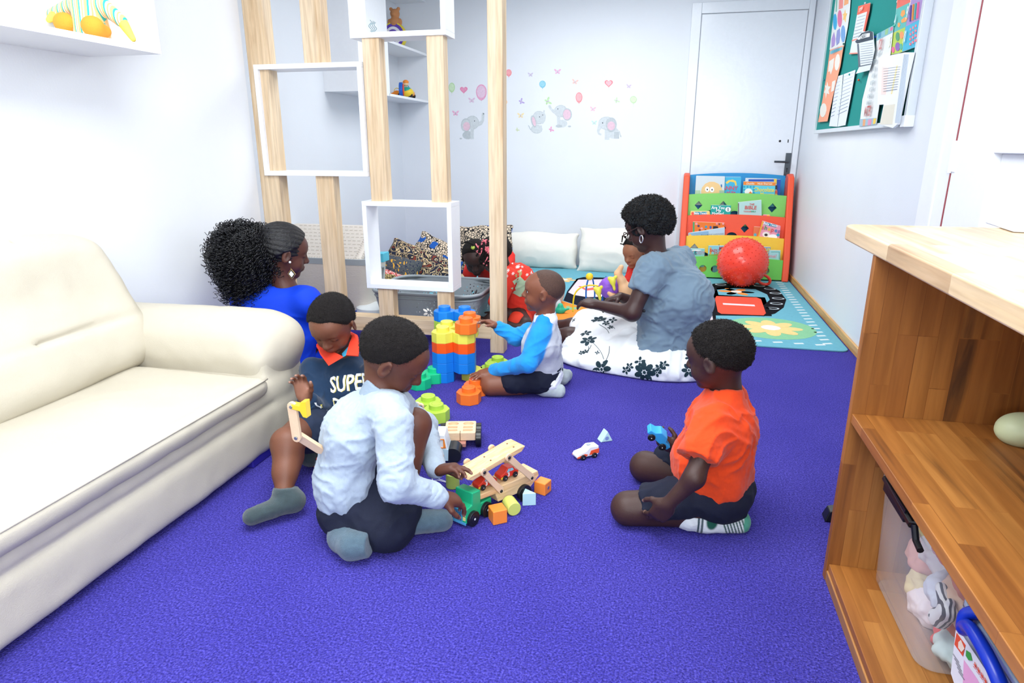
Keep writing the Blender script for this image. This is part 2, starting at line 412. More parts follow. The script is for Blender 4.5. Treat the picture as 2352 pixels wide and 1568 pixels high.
# ================================================================== THE SETTING
XL, XN, XR, YB, YD, ZC = -2.24, -2.58, 1.06, 6.25, 3.344, 2.5
def carpet():
    m = bpy.data.materials.new('carpet'); m.use_nodes = True; nt = m.node_tree; N = nt.nodes; L = nt.links; b = N['Principled BSDF']
    b.inputs['Roughness'].default_value = 0.95; b.inputs['Specular IOR Level'].default_value = 0.15; b.inputs['Sheen Weight'].default_value = 0.35; b.inputs['Sheen Roughness'].default_value = 0.5
    b.inputs['Sheen Tint'].default_value = lin('#8a7cf0')
    tc = N.new('ShaderNodeTexCoord'); n = N.new('ShaderNodeTexNoise'); n.inputs['Scale'].default_value = 190; n.inputs['Detail'].default_value = 3; L.new(tc.outputs['Object'], n.inputs[0])
    n2 = N.new('ShaderNodeTexNoise'); n2.inputs['Scale'].default_value = 2.5; n2.inputs['Detail'].default_value = 4; L.new(tc.outputs['Object'], n2.inputs[0])
    r = ramp_node(nt, [(0.30, '#1c1a6c'), (0.5, '#3f399a'), (0.68, '#5e58c2')]); L.new(n.outputs[0], r.inputs[0])
    r2 = ramp_node(nt, [(0.3, '#dcdcf0'), (0.7, '#ffffff')]); L.new(n2.outputs[0], r2.inputs[0])
    mx = N.new('ShaderNodeMix'); mx.data_type = 'RGBA'; mx.blend_type = 'MULTIPLY'; mx.inputs[0].default_value = 1; L.new(r.outputs[0], mx.inputs[6]); L.new(r2.outputs[0], mx.inputs[7]); L.new(mx.outputs[2], b.inputs['Base Color'])
    v = N.new('ShaderNodeTexVoronoi'); v.inputs['Scale'].default_value = 260; L.new(tc.outputs['Object'], v.inputs[0])
    bp = N.new('ShaderNodeBump'); bp.inputs['Strength'].default_value = 1.0; bp.inputs['Distance'].default_value = 0.004; bp.invert = True; L.new(v.outputs['Distance'], bp.inputs['Height'])
    b2 = N.new('ShaderNodeBump'); b2.inputs['Strength'].default_value = 0.8; b2.inputs['Distance'].default_value = 0.004; L.new(n.outputs[0], b2.inputs['Height']); L.new(bp.outputs[0], b2.inputs['Normal']); L.new(b2.outputs[0], b.inputs['Normal'])
    return m
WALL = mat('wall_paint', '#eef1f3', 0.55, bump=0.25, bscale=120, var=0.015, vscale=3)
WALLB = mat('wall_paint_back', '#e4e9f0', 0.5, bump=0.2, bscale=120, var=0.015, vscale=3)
GLOSS = mat('gloss_white', '#e6ecf3', 0.22, bump=0.5, bscale=22, var=0.01)
WHITE = mat('white_board', '#f1f4f8', 0.4, var=0.01)
BLACK = mat('black_plastic', '#14161a', 0.35)
struct(box('floor', (-2.75, -1.3, -0.05), (1.3, 6.4, 0), carpet(), bevel=0))
struct(box('wall_left', (XL - 0.3, -1.3, 0), (XL, YD - 0.03, ZC), WALL, bevel=0))
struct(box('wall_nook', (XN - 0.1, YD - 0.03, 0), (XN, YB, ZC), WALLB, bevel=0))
struct(box('wall_front', (XL - 0.3, -1.4, 0), (XR + 0.1, -1.3, ZC), WALL, bevel=0))
struct(box('ceiling', (-2.75, -1.4, ZC), (1.3, 6.4, ZC + 0.1), WALL, bevel=0))
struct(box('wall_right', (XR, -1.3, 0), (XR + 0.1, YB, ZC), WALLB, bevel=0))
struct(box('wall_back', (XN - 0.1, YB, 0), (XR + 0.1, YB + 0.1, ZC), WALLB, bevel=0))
SKIRT = wood('skirting_wood', '#e3b676', '#d29e58', '#b98445', 'Y')
b = MB().box((XR - 0.014, 3.0, 0), (XR, YB, 0.052)); struct(b.link('baseboard_right', SKIRT, bevel=0.003))
# door in the back wall, its leaf set back in the frame
d = thing('door_1', 'x', 'x'); del d['label']; del d['category']; struct(d); d.location = (0.6, YB, 0)
def fr(b):
    y0, y1 = YB - 0.022, YB + 0.0
    for x0, x1, z0, z1 in ((0.085, 0.165, 0, 2.25), (1.005, 1.052, 0, 2.25), (0.165, 1.005, 2.165, 2.25)): b.box((x0, y0, z0), (x1, y1, z1))
part('door_frame', GLOSS, d, fr, bevel=0.004)
box('door_leaf', (0.170, YB - 0.014, 0.01), (1.000, YB - 0.001, 2.160), GLOSS, d, bevel=0.003)
METAL = mat('dark_metal', '#50565c', 0.35, metal=0.8)
def hnd(b):
    y = YB - 0.014
    b.box((0.955, y - 0.008, 0.84), (0.999, y, 1.045))
    b.tube([(0.978, y - 0.004, 0.972), (0.978, y - 0.05, 0.972), (0.965, y - 0.056, 0.972), (0.86, y - 0.056, 0.974)], 0.009, 10)
    b.use(BLACK).box((0.973, y - 0.0095, 0.885), (0.980, y - 0.008, 0.915)).cone((0.976, y - 0.0095, 0.915), (0.976, y - 0.008, 0.915), 0.007)
hb = MB().use(METAL); hnd(hb); hb.link('door_handle', None, d, bevel=0.002)
kb = MB(); kb.cone((0.895, YB - 0.015, 1.143), (0.895, YB - 0.0135, 1.143), 0.010).box((0.957, YB - 0.015, 1.130), (0.965, YB - 0.0135, 1.156)); kb.link('keyhole', BLACK, d)
# door on the right, open against the wall in its casing
d = thing('door_2', 'x', 'x'); del d['label']; del d['category']; struct(d); d.location = (XR, 2.4, 0)
def fr2(b):
    b.box((XR - 0.03, 2.985, 0), (XR, 3.145, 2.3)); b.box((XR - 0.045, 2.805, 0), (XR, 2.985, 2.3)); b.box((XR - 0.052, 2.93, 0), (XR, 2.95, 2.3))
part('door_frame', WHITE, d, fr2, bevel=0.006)
def leaf(b):
    x0, x1 = XR - 0.052, XR - 0.004
    b.box((x0, 2.49, 0.01), (x1, 2.795, 2.25)); b.box((x0, 1.7, 0.01), (x1, 2.49, 0.84)); b.box((x0, 1.7, 1.078), (x1, 2.49, 2.25)); b.box((x0 + 0.026, 1.7, 0.84), (x1, 2.49, 1.078)); b.box((x0, 1.5, .01), (x1, 1.7, 2.25))
part('door_leaf', WHITE, d, leaf, bevel=0.004)
box('door_gap', (XR - 0.053, 2.796, 0.01), (XR - 0.002, 2.8045, 2.25), flat('#a04a50'), d, bevel=0)
def hinge(b):
    b.box((XR - 0.056, 2.765, 1.01), (XR - 0.045, 2.84, 1.115)); b.cone((XR - 0.056, 2.8, 1.005), (XR - 0.056, 2.8, 1.12), 0.008)
part('hinge', WHITE, d, hinge, bevel=0.001)
# ================================================================== SOFA
LEATHER = mat('cream_leather', '#c3bcab', 0.45, spec=0.4, bump=0.35, bscale=420, var=0.03, vscale=5)
sofa = thing('sofa', 'cream leather sofa along the left wall with thick cushions and a rounded arm', 'sofa', (-1.8, 1.3, 0))
YE = 2.235
def leather_disp(V): return 0.0035 * _vn(V * np.array([7, 9, 6]), 3) + 0.0012 * _vn(V * 24, 5)
f = Field(); f.add(Box((-1.79, 0.75, 0.105), (0.425, 1.40, 0.085), rnd=0.03), 0.01)
f.add(Box((-1.79, 0.75, 0.232), (0.420, 1.38, 0.044), rnd=0.03), 0.004)
f.add(Box((-1.80, 2.10, 0.20), (0.42, 0.13, 0.19), rnd=0.04), 0.03)
organic('sofa_frame', [(f, 0.013)], LEATHER, sofa, disp=leather_disp, smooth=2)
f = Field(); f.add(Box((-1.70, 0.60, 0.275), (0.350, 1.355, 0.037), rnd=0.032), 0.02)
f.add(Ell((-1.66, 0.9, 0.28), (0.30, 1.0, 0.058)), 0.03)
f.add(Cone((-1.372, -0.7, 0.287), (-1.372, 1.90, 0.287), 0.022), 0.02)
f.keep(Cut((0, 1.975, 0), (0.15, 1, 0.0)), 0.03)
for yy in (0.42,): f.sub(Cone((-1.9, yy, 0.345), (-1.30, yy + 0.02, 0.32), 0.004), 0.008)
organic('seat_cushion', [(f, 0.011)], LEATHER, sofa, disp=leather_disp, smooth=2)
def ax3(x, y, z): return np.stack([nz(x), nz(y), nz(z)], 1)
RB = ax3((math.cos(.27), 0, math.sin(.27)), (0, 1, 0), (-math.sin(.27), 0, math.cos(.27)))
f = Field(); f.add(Box((-2.035, 0.82, 0.545), (0.105, 1.22, 0.265), RB, rnd=0.085), 0.02)
f.add(Ell((-1.95, 1.25, 0.43), (0.07, 0.75, 0.13), RB), 0.09)
f.add(Ell((-2.08, 1.2, 0.72), (0.09, 0.80, 0.10), RB), 0.08)
f.keep(Cut((-2.0, 2.035, 0.70), (0, 1, 0.52)), 0.12)
f.sub(Cone((-1.905, -0.4, 0.485), (-1.905, 2.1, 0.505), 0.006), 0.02)
f.sub(Cone((-1.905, 1.93, 0.36), (-2.03, 1.66, 0.80), 0.005), 0.016)
organic('backrest', [(f, 0.012)], LEATHER, sofa, disp=lambda V: leather_disp(V) + 0.008 * _vn(V * np.array([3, 6.5, 1.6]), 8), smooth=2)
f = Field(); f.add(Cone((-1.50, 2.105, 0.395), (-2.10, 2.10, 0.395), 0.115, 0.115, (0, 1, 0), 1.22), 0.02)
f.add(Ell((-1.44, 2.13, 0.375), (0.10, 0.145, 0.105)), 0.05)
f.add(Box((-1.8, 2.10, 0.31), (0.41, 0.13, 0.07), rnd=0.04), 0.05)
organic('armrest', [(f, 0.011)], LEATHER, sofa, disp=leather_disp, smooth=2)
pip = MB(); pip.tube([(-1.352, -0.6, 0.306), (-1.352, 1.90, 0.306), (-1.356, 1.94, 0.304)], 0.0038, 6)
pip.link('piping', LEATHER, sofa, smooth=True)
pip = MB(); pip.tube([(-1.925, -0.3, 0.335), (-1.918, 1.0, 0.337), (-1.915, 1.86, 0.34), (-1.95, 1.95, 0.37)], 0.005, 6)
pip.link('piping', LEATHER, sofa, smooth=True)
for yy in (0.3, 2.1): box('foot', (-1.50, yy - 0.02, 0), (-1.46, yy + 0.02, 0.03), BLACK, sofa)
# ================================================================== WOODEN DIVIDER WITH WHITE BOX SHELVES
PINE = wood('pale_pine', '#e6d0b0', '#dcc09a', '#c6a37a', 'Z', gs=1.0)
PINEX = wood('pale_pine_rail', '#e6d0b0', '#dcc09a', '#c6a37a', 'X', gs=1.0)
dv = thing('room_divider', 'floor-to-ceiling divider of pale timber posts holding three white open box shelves', 'divider', (-1.5, YD, 0))
def P(x, y, Y=YD): return atY(x, y, Y)
PD = 0.07
def post(x0, x1, z0, z1, y0=YD, dep=PD): return box('post', (x0, y0, z0), (x1, y0 + dep, z1), PINE, dv, bevel=0.003)
post(-2.238, -2.12, 0.0, 2.48, YD, 0.085)
post(-1.895, -1.79, 0.165, 0.955); post(-1.905, -1.785, 1.50, 2.48)
post(-1.565, -1.475, 0.165, 0.345); post(-1.572, -1.478, 0.81, 1.645)
post(-1.213, -1.135, 0.165, 0.345); post(-1.226, -1.138, 0.81, 1.645)
post(-0.912, -0.835, 0.0, 2.48, YD, 0.085)
post(-1.35, -1.26, 2.2, 2.48)
box('rail', (-2.12, YD - 0.005, 0.08), (-0.905, YD + 0.085, 0.165), PINEX, dv, bevel=0.003)
def bshelf(x0, x1, z0, z1, y0=YD - 0.012, dep=0.15, t=0.025):
    e = bpy.data.objects.new('box_shelf', None); e.empty_display_size = .05; link(e, dv)
    e.location = (0, 0, 0)
    for lo, hi in (((x0, z0), (x1, z0 + t)), ((x0, z1 - t), (x1, z1)), ((x0, z0 + t), (x0 + t, z1 - t)), ((x1 - t, z0 + t), (x1, z1 - t))):
        box('board', (lo[0], y0, lo[1]), (hi[0], y0 + dep, hi[1]), WHITE, e, bevel=0.0015)
bshelf(-1.630, -1.120, 1.625, 2.10)
bshelf(-2.195, -1.575, 0.945, 1.515, YD - 0.02)
bshelf(-1.625, -1.115, 0.335, 0.815)
# corner shelves on the wall beyond
XS = -2.284
t = thing('wall_cabinet', 'white wall cabinet with open shelves in the far corner beyond the divider', 'cabinet', (XN, YB, 1.5))
box('front_panel', (XS - 0.018, 4.79, 1.494), (XS, 5.32, ZC - .01), WHITE, t, bevel=.001)
box('side_panel', (XN, 5.32, 1.515), (XS, 5.338, ZC - .01), WHITE, t, bevel=.001); box('side_panel', (XN, 4.79, 1.494), (XS - .018, 4.808, ZC - .01), WHITE, t, bevel=.001)
box('shelf_board', (XN, 4.808, 1.495), (XS - .018, 5.338, 1.515), WHITE, t, bevel=.001); box('shelf_board', (XN, 5.338, 1.495), (XS, YB, 1.515), WHITE, t, bevel=.001); box('shelf_board', (XN, 5.338, 1.905), (XS, YB, 1.925), WHITE, t, bevel=.001)
box('shelf_board', (XN, 5.338, 2.36), (XS, YB, 2.38), WHITE, t, bevel=.001)
# ================================================================== CABINET ON THE RIGHT
BW = ('#bd8240', '#a56c30', '#5c3c22')
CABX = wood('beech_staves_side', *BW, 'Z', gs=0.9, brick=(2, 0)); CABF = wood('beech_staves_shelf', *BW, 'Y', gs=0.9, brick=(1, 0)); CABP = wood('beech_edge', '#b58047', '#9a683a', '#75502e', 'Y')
CABT = wood('beech_top_lit', '#efe0c4', '#e6d0aa', '#cfb088', 'Y', gs=0.9, brick=(1, 0), rough=0.35)  # beech paled so the strong light on the top is in its colour
cb = thing('wooden_shelf_unit', 'orange-brown wooden shelf unit with an overhanging top, in the right foreground', 'shelf unit', (0.75, 1.2, 0))
CX, CY = 0.466, 1.628
box('side_panel', (CX, CY, 0.0), (1.04, CY + 0.022, 0.862), CABX, cb)
box('side_panel', (CX, 0.25, 0.0), (1.04, 0.272, 0.862), CABX, cb)
box('shelf', (CX + 0.003, 0.272, 0.452), (1.02, CY, 0.476), CABF, cb)
box('shelf', (CX + 0.006, 0.272, 0.028), (1.02, CY, 0.050), CABF, cb)
box('plinth', (CX + 0.002, 0.272, 0.0), (CX + 0.022, CY, 0.03), CABP, cb)
box('back_panel', (1.02, 0.272, 0.0), (1.034, CY, 0.86), CABX, cb)
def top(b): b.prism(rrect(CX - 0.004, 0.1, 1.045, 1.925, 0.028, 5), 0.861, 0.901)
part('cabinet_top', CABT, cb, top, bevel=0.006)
# box shelf high on the left wall
t = thing('box_shelf', 'white box shelf high on the left wall holding a striped cloth doll', 'shelf', (XL, 1.7, 1.45))
box('shelf_board', (XL, 1.0, 1.434), (-1.91, 2.31, 1.456), WHITE, t, bevel=.001)
box('side_board', (XL, 2.292, 1.456), (-1.91, 2.31, 1.95), WHITE, t, bevel=.001)
box('shelf_board', (XL, 1.0, 1.95), (-1.91, 2.31, 1.97), WHITE, t, bevel=.001)
# ================================================================== RUG
def holes(outer, hs, t):
    c = bpy.data.curves.new('sheet', 'CURVE'); c.dimensions = '2D'; c.fill_mode = 'BOTH'; c.extrude = t / 2
    for pl in [outer] + hs:
        s = c.splines.new('POLY'); s.points.add(len(pl) - 1); s.use_cyclic_u = True
        for i, p in enumerate(pl): s.points[i].co = (p[0], p[1], 0, 1)
    o = bpy.data.objects.new('sheet', c); COL.objects.link(o)
    me = bpy.data.meshes.new_from_object(o.evaluated_get(bpy.context.evaluated_depsgraph_get()))
    r = [tuple(v.co) for v in me.vertices], [list(p.vertices) for p in me.polygons]
    bpy.data.objects.remove(o); bpy.data.curves.remove(c); bpy.data.meshes.remove(me); return r
rug = thing('rug', 'turquoise play rug with hopscotch squares and flowers beside the bookshelf', 'rug', (0, 5, 0))
RG = lambda c: mat('rug_' + c, c, 0.95, spec=0.1, bump=1.0, bscale=260, var=0.05, vscale=60)
part('rug_base', RG('#6fb1c2'), rug, lambda b: b.prism(rrect(-1.85, 3.80, 1.035, 6.2, 0.05, 4), 0.0, 0.009), bevel=0.003)
def flr(pts, k, c, name='rug_shape', par=None):
    z = 0.009 + 0.0007 * k
    q = [fl(p[0], p[1], z)[:2] for p in pts]
    a = sum(q[i][0] * q[(i + 1) % len(q)][1] - q[(i + 1) % len(q)][0] * q[i][1] for i in range(len(q)))
    if a < 0: q = q[::-1]
    return MB().prism([tuple(v) for v in q], 0.0085, z).link(name, RG(c), par or rug)
def flp(poly, k, c, name='rug_shape'): return MB().prism(poly, 0.0085, 0.009 + 0.0007 * k).link(name, RG(c), rug)
Z8 = lambda x, y: (1240 + x / 3.095, 580 + y / 3.095)
# big loop band, red square, squares on the left
c0 = fl(*Z8(1400, 335))[:2]
def arcband(k0, c, ro, ri, a0, a1, cx, cy, ex=1.0):
    n = 22; o = [(cx + ro * ex * math.cos(a0 + (a1 - a0) * i / n), cy + ro * math.sin(a0 + (a1 - a0) * i / n)) for i in range(n + 1)]
    i_ = [(cx + ri * ex * math.cos(a0 + (a1 - a0) * i / n), cy + ri * math.sin(a0 + (a1 - a0) * i / n)) for i in range(n + 1)][::-1]
    return flp(o + i_, k0, c)
lc = fl(*Z8(1440, 330))[:2]; ro = abs(fl(*Z8(1755, 335))[0] - lc[0])
flr([(1600, 672), (1604, 660), (1640, 651), (1700, 648), (1755, 653), (1790, 667), (1806, 688), (1800, 706), (1780, 720), (1755, 726), (1700, 724), (1640, 700)], 1, '#15161c'); flr([(1636, 672), (1648, 665), (1690, 661), (1735, 664), (1762, 676), (1768, 688), (1755, 700), (1700, 705), (1645, 690)], 2, '#6fb1c2')
for px_, py_ in ((1628, 660), (1655, 656), (1715, 655), (1744, 659), (1768, 666), (1781, 676), (1787, 688), (1783, 700), (1774, 711), (1620, 666)):
    c_ = fl(px_, py_); flp(circle(c_[0], c_[1], 0.045, 0.034), 2, '#c7d3da'); flp(circle(c_[0], c_[1], 0.033, 0.022), 3, '#15161c')
flr([Z8(*p) for p in ((1195, 225), (1250, 232), (1270, 300), (1600, 318), (1650, 450), (1250, 445), (1255, 480), (1225, 482), (1205, 360), (1210, 300))], 2, '#15161c')
flr([Z8(*p) for p in ((1255, 308), (1540, 318), (1572, 330), (1607, 430), (1590, 445), (1290, 434), (1265, 420), (1245, 325))], 3, '#ee5a45')
flr([Z8(*p) for p in ((1300, 358), (1525, 370), (1531, 381), (1303, 369))], 4, '#e9dfe2', 'rug_number')
flr([Z8(*p) for p in ((1100, 218), (1185, 226), (1203, 353), (1100, 350))], 3, '#ef8f3d')
flr([Z8(*p) for p in ((1125, 275), (1165, 280), (1170, 320), (1125, 316))], 4, '#f2de8a')
flr([Z8(*p) for p in ((1100, 362), (1212, 368), (1233, 490), (1100, 480))], 3, '#e8d4da')
def flower(px, py, r, back, petal, mid, k=1, n=8):
    c = fl(px, py)
    flp(circle(c[0], c[1], r, r * 0.98, 28), k, back)
    for i in range(n):
        a = 2 * PI * i / n; R = r * 0.42
        e = [(c[0] + R * math.cos(a) + (r * .30) * math.cos(t) * math.cos(a) - r * .17 * math.sin(t) * math.sin(a), c[1] + R * math.sin(a) + (r * .30) * math.cos(t) * math.sin(a) + r * .17 * math.sin(t) * math.cos(a)) for t in [2 * PI * j / 12 for j in range(12)]]
        flp(e, k + 1 + i % 2, petal, 'rug_petal')
    flp(circle(c[0], c[1], r * .22, n=14), k + 3, mid, 'rug_petal')
flower(*Z8(1640, 545), 0.265, '#8cc79a', '#f3d28e', '#f3eeee')
flower(*Z8(1395, 287), 0.19, '#f1cf82', '#f09a4c', '#f2e9da', k=1, n=6)
# second square with a red figure, navy ring and orange square
flr([(1294, 690), (1303, 668), (1324, 640), (1340, 636), (1420, 638), (1440, 700), (1380, 706), (1330, 702)], 1, '#181c2a')
flr([(1305, 671), (1328, 642), (1400, 641), (1420, 680), (1350, 682), (1318, 677)], 2, '#e7d6e0')
flr([(1328, 657), (1338, 657), (1345, 663), (1372, 658), (1385, 660), (1368, 665), (1346, 667)], 3, '#ee6a62', 'rug_number')
flr([(1270, 742), (1290, 690), (1330, 703), (1385, 707), (1400, 735), (1360, 752)], 2, '#f0913e')
flr([(1299, 704), (1306, 702), (1312, 706), (1335, 703), (1330, 710), (1304, 711)], 3, '#8fb88a', 'rug_number')
flower(1296, 645, 0.14, '#6fb1c2', '#f1c486', '#f6efe0', n=6)
flr([(1012, 627), (1014, 619), (1070, 621), (1068, 629)], 1, '#e05a40'); flr([(990, 645), (1006, 625), (1080, 627), (1080, 650)], 1, '#efd9b2')
flr([(1195, 640), (1290, 640), (1270, 690), (1190, 690)], 1, '#6fb1c2')
# stitched border
def dash(x, y, a, l=0.055, w_=0.020):
    ca, sa = math.cos(a), math.sin(a)
    return flp([(x + u * ca - v * sa, y + u * sa + v * ca) for u, v in ((-l / 2, -w_ / 2), (l / 2, -w_ / 2), (l / 2, w_ / 2), (-l / 2, w_ / 2))], 1, '#e6ecec', 'rug_stitch')
for i in range(27): dash(0.945, 3.93 + i * 0.083, 0.35)
for i in range(24): dash(0.90 - i * 0.115, 3.895, 0.25)
for i in range(20): dash(0.0 - i * 0.085, 6.05, 0.0)
# ================================================================== BOOKSHELF
PL = lambda c: mat('plastic_' + c.lstrip('#'), c, 0.38, spec=0.4, bump=0.25, bscale=300)
bs = thing('bookshelf', 'childrens plastic sling bookshelf with red sides and blue, green, red and yellow tiers', 'bookshelf', (0.56, 5.9, 0))
def sidep(x0):
    b = MB(); b.prism([(5.76, 0.0), (6.16, 0.0), (6.19, 0.80), (6.17, 0.862), (6.10, 0.868), (6.04, 0.845), (5.90, 0.45), (5.80, 0.2)], x0, x0 + 0.052, 0)
    return b.link('side_panel', PL('#ef5a3a'), bs, bevel=0.012)
sidep(0.115); sidep(0.965)
def diam(cx, cz, r): return [(cx - r, cz), (cx, cz - r * 1.1), (cx + r, cz), (cx, cz + r * 1.1)]
def archd(cx, cz, r): return [(cx + r * math.cos(t), cz + r * 0.8 * math.sin(t)) for t in np.linspace(0, PI, 9)]
X0, X1 = 0.168, 0.964; XC = (X0 + X1) / 2; XW = X1 - X0
def tier(name, col, Y, zt, zb, hs, rise=0.016):
    out = [(X0, zb), (X1, zb)] + [(X1 - XW * i / 14, zt - rise * ((i / 7 - 1) ** 2)) for i in range(15)]
    v, f = holes(out, hs, 0.022)
    b = MB(); b.add([(p[0], Y - p[2] + (p[1] - zb) * 0.10, p[1]) for p in v], f); return b.link(name, PL(col), bs, smooth='auto')
rowY = [6.10, 5.985, 5.925, 5.865, 5.80]
def zz(py, Y): return atY(1690, py, Y)[2]
tier('blue_tier', '#1d93d0', 6.11, zz(400, 6.13), 0.06, [], rise=0.02)
g1 = zz(446, 6.01); r1 = zz(495, 5.95); y1 = zz(543, 5.89); h1 = zz(592, 5.82)
zc = lambda py, Y: atY(1690, py, Y)[2]
cx = lambda px, Y: atY(px, 500, Y)[0]
tier('green_tier', '#7ecb62', 5.985, g1, r1 - 0.10, [diam(cx(1602, 6), zc(475, 6), .033), diam(cx(1658, 6), zc(474, 6), .033), diam(cx(1771, 6), zc(478, 6), .036), archd(cx(1630, 6), zc(497, 6), .05), archd(cx(1686, 6), zc(497, 6), .05)])
tier('red_tier', '#ee5535', 5.925, r1, y1 - 0.10, [diam(cx(1713, 5.94), zc(526, 5.94), .034), diam(cx(1660, 5.94), zc(526, 5.94), .034), archd(cx(1684, 5.94), zc(545, 5.94), .045)])
tier('yellow_tier', '#f3c73d', 5.865, y1, h1 - 0.10, [diam(cx(1600, 5.88), zc(575, 5.88), .036), diam(cx(1657, 5.88), zc(575, 5.88), .036), diam(cx(1770, 5.88), zc(578, 5.88), .036), archd(cx(1624, 5.88), zc(592, 5.88), .04)])
tier('lower_green_tier', '#6fcb57', 5.80, h1, 0.012, [circle(cx(p, 5.8), zc(622, 5.8), .031, n=18) for p in (1596, 1624, 1652, 1772)])
box('base_shelf', (X0, 5.81, 0.02), (X1, 6.14, 0.035), PL('#ef5a3a'), bs)
# books: cover plane at Y, corners given on the cover
ZB = lambda x, y: (1520 + x / 5.227, 380 + y / 5.227)
GRPB = 'picture books on the bookshelf'
def book(label, quad, Y, col, deco=(), spine=None, ext=0.08, th=0.012, texts=(), rnd=0.0):
    """quad: tl, tr, br, bl"""
    q = [atY(*ZB(*p), Y) for p in quad]
    q[2] = q[2] + (0, 0, -ext) + (q[2] - q[1]) * 0.0; q[3] = q[3] + (0, 0, -ext)
    o = thing('picture_book', label, 'book', tuple((q[2] + q[3]) / 2), group=GRPB)
    P4 = [(p[0], p[2]) for p in (q[3], q[2], q[1], q[0])]
    part('cover', flat(col, 0.35), o, lambda b: b.prism(P4, Y, Y + th, 1))
    part('pages', flat('#efeade', 0.8), o, lambda b: b.prism([(P4[0][0] + .003, P4[0][1]), (P4[1][0] - .003, P4[1][1]), (P4[2][0] - .003, P4[2][1] + .0015), (P4[3][0] + .003, P4[3][1] + .0015)], Y + 0.002, Y + th - 0.002, 1))
    k = 0
    mb = MB()
    for pts, c in deco:
        k += 1; mb.use(flat(c, 0.4)); pp = [(lambda a: (a[0], a[2]))(atY(*ZB(*p), Y)) for p in pts]
        mb.prism(pp, Y - 0.0006 - 0.0003 * k, Y, 1)
    for s, x, y, h, c, *r in texts:
        mb.use(flat(c, 0.4)); v, f = text_mesh(s, 1.0, bold=0.02); p = atY(*ZB(x, y), Y); dep = abs(p[1]) ; sc = h / 5.227 * 1.42 * dep / F_PX
        ro_ = r[0] if r else 0; sx = r[1] if len(r) > 1 else 1
        mb.add([(p[0] + sc * (a * sx * math.cos(ro_) - b_ * math.sin(ro_)), Y - 0.0028, p[2] + sc * (a * sx * math.sin(ro_) + b_ * math.cos(ro_))) for a, b_, c_ in v], f)
    if mb.v: mb.link('cover_print', None, o)
    return o
def rc(x0, y0, x1, y1): return [(x0, y0), (x1, y0), (x1, y1), (x0, y1)]
def el(cx_, cy_, rx, ry, n=14, a=0): return [(cx_ + rx * math.cos(t) * math.cos(a) - ry * math.sin(t) * math.sin(a), cy_ + rx * math.cos(t) * math.sin(a) + ry * math.sin(t) * math.cos(a)) for t in [2 * PI * i / n for i in range(n)]]
book('grey-white picture book with a yellow wide-eyed creature on its cover', ((412, 138), (757, 145), (752, 380), (398, 375)), 6.055, '#d3dde2',
     [(el(600, 330, 130, 125), '#f0c98d'), (el(545, 298, 26, 32), '#ffffff'), (el(602, 302, 26, 32), '#ffffff'), (el(545, 300, 8, 10), '#2b2b2b'), (el(602, 303, 8, 10), '#2b2b2b'), (rc(400, 310, 460, 375), '#b9d3b0'), (rc(690, 310, 750, 375), '#a8bfa4'), ([(705, 245), (718, 235), (724, 262), (712, 280)], '#2f6ea8')])
book('light blue picture book with a yellow banana, half hidden by a paler book', ((756, 150), (952, 152), (948, 380), (750, 380)), 6.072, '#39b3dc',
     [([(765, 215), (800, 190), (850, 182), (890, 200), (900, 250), (885, 260), (870, 215), (820, 205), (780, 235)], '#f3cf5a')], texts=(('ANNY', 815, 285, 42, '#d8476a'), ('nd the', 830, 333, 26, '#d8476a')))
book('deep blue patterned picture book at the right end of the top tier', ((1040, 172), (1428, 180), (1420, 400), (1035, 390)), 6.082, '#1c52b8',
     [([(1080, 200), (1110, 178), (1116, 184), (1088, 206)], '#52c08a'), ([(1140, 205), (1160, 180), (1166, 186), (1148, 208)], '#52c08a'), (rc(1190, 185, 1330, 200), '#2d78e0')])
book('book with a ragged yellow and red edge just behind the dotted book', ((1003, 165), (1380, 172), (1388, 392), (1000, 390)), 6.070, '#c9d6de',
     [(rc(1040, 178, 1345, 205), '#1f4fb4'), (rc(1345, 175, 1378, 235), '#e8c84a'), (rc(1350, 250, 1385, 300), '#2a2d3a'), (rc(1352, 310, 1386, 350), '#e0604a'), (rc(1352, 355, 1387, 390), '#e8c84a')])
dots = [(el(990 + 37 * i, 268 + 37 * j, 13, 13, 8), '#1f9fc4') for i in range(11) for j in range(3) if not (i > 3)]
book('turquoise dotted picture book with an orange top band on the top tier', ((980, 205), (1365, 215), (1358, 395), (972, 385)), 6.055, '#5fcbe0',
     [([(980, 205), (1365, 215), (1363, 256), (978, 246)], '#f0882e')] + dots + [(el(1040, 330, 48, 42), '#f6f4ee'), ([(1040, 345), (1062, 322), (1088, 350)], '#ee7f2b')], texts=(('Chocolate', 1225, 305, 44, '#f5e04a', -0.01, 0.82), ('Mousse', 1262, 362, 40, '#f5e04a', -0.03, 0.85), ('Duddle    Nick Sharratt', 1170, 232, 20, '#f7e9d0')))
book('yellow round-cornered board book at the left end of the second tier', ((345, 560), (575, 562), (600, 640), (335, 640)), 5.962, '#f0d680', [(rc(388, 568, 540, 602), '#1e9db8'), (el(370, 588, 16, 18), '#e8574c')], texts=(('Baby Touch', 464, 586, 24, '#ffffff', 0, .9),))
book('small teal picture book with white lettering on the second tier', ((590, 488), (830, 492), (825, 610), (582, 608)), 5.955, '#16a79c', [(el(795, 540, 34, 30), '#eef4f2'), (rc(790, 520, 799, 560), '#2f3a40')], texts=(('Are You', 675, 520, 34, '#ffffff', 0, .85), ('My', 680, 556, 32, '#ffffff'), ('Mother?', 672, 592, 32, '#ffffff', 0, .85)))
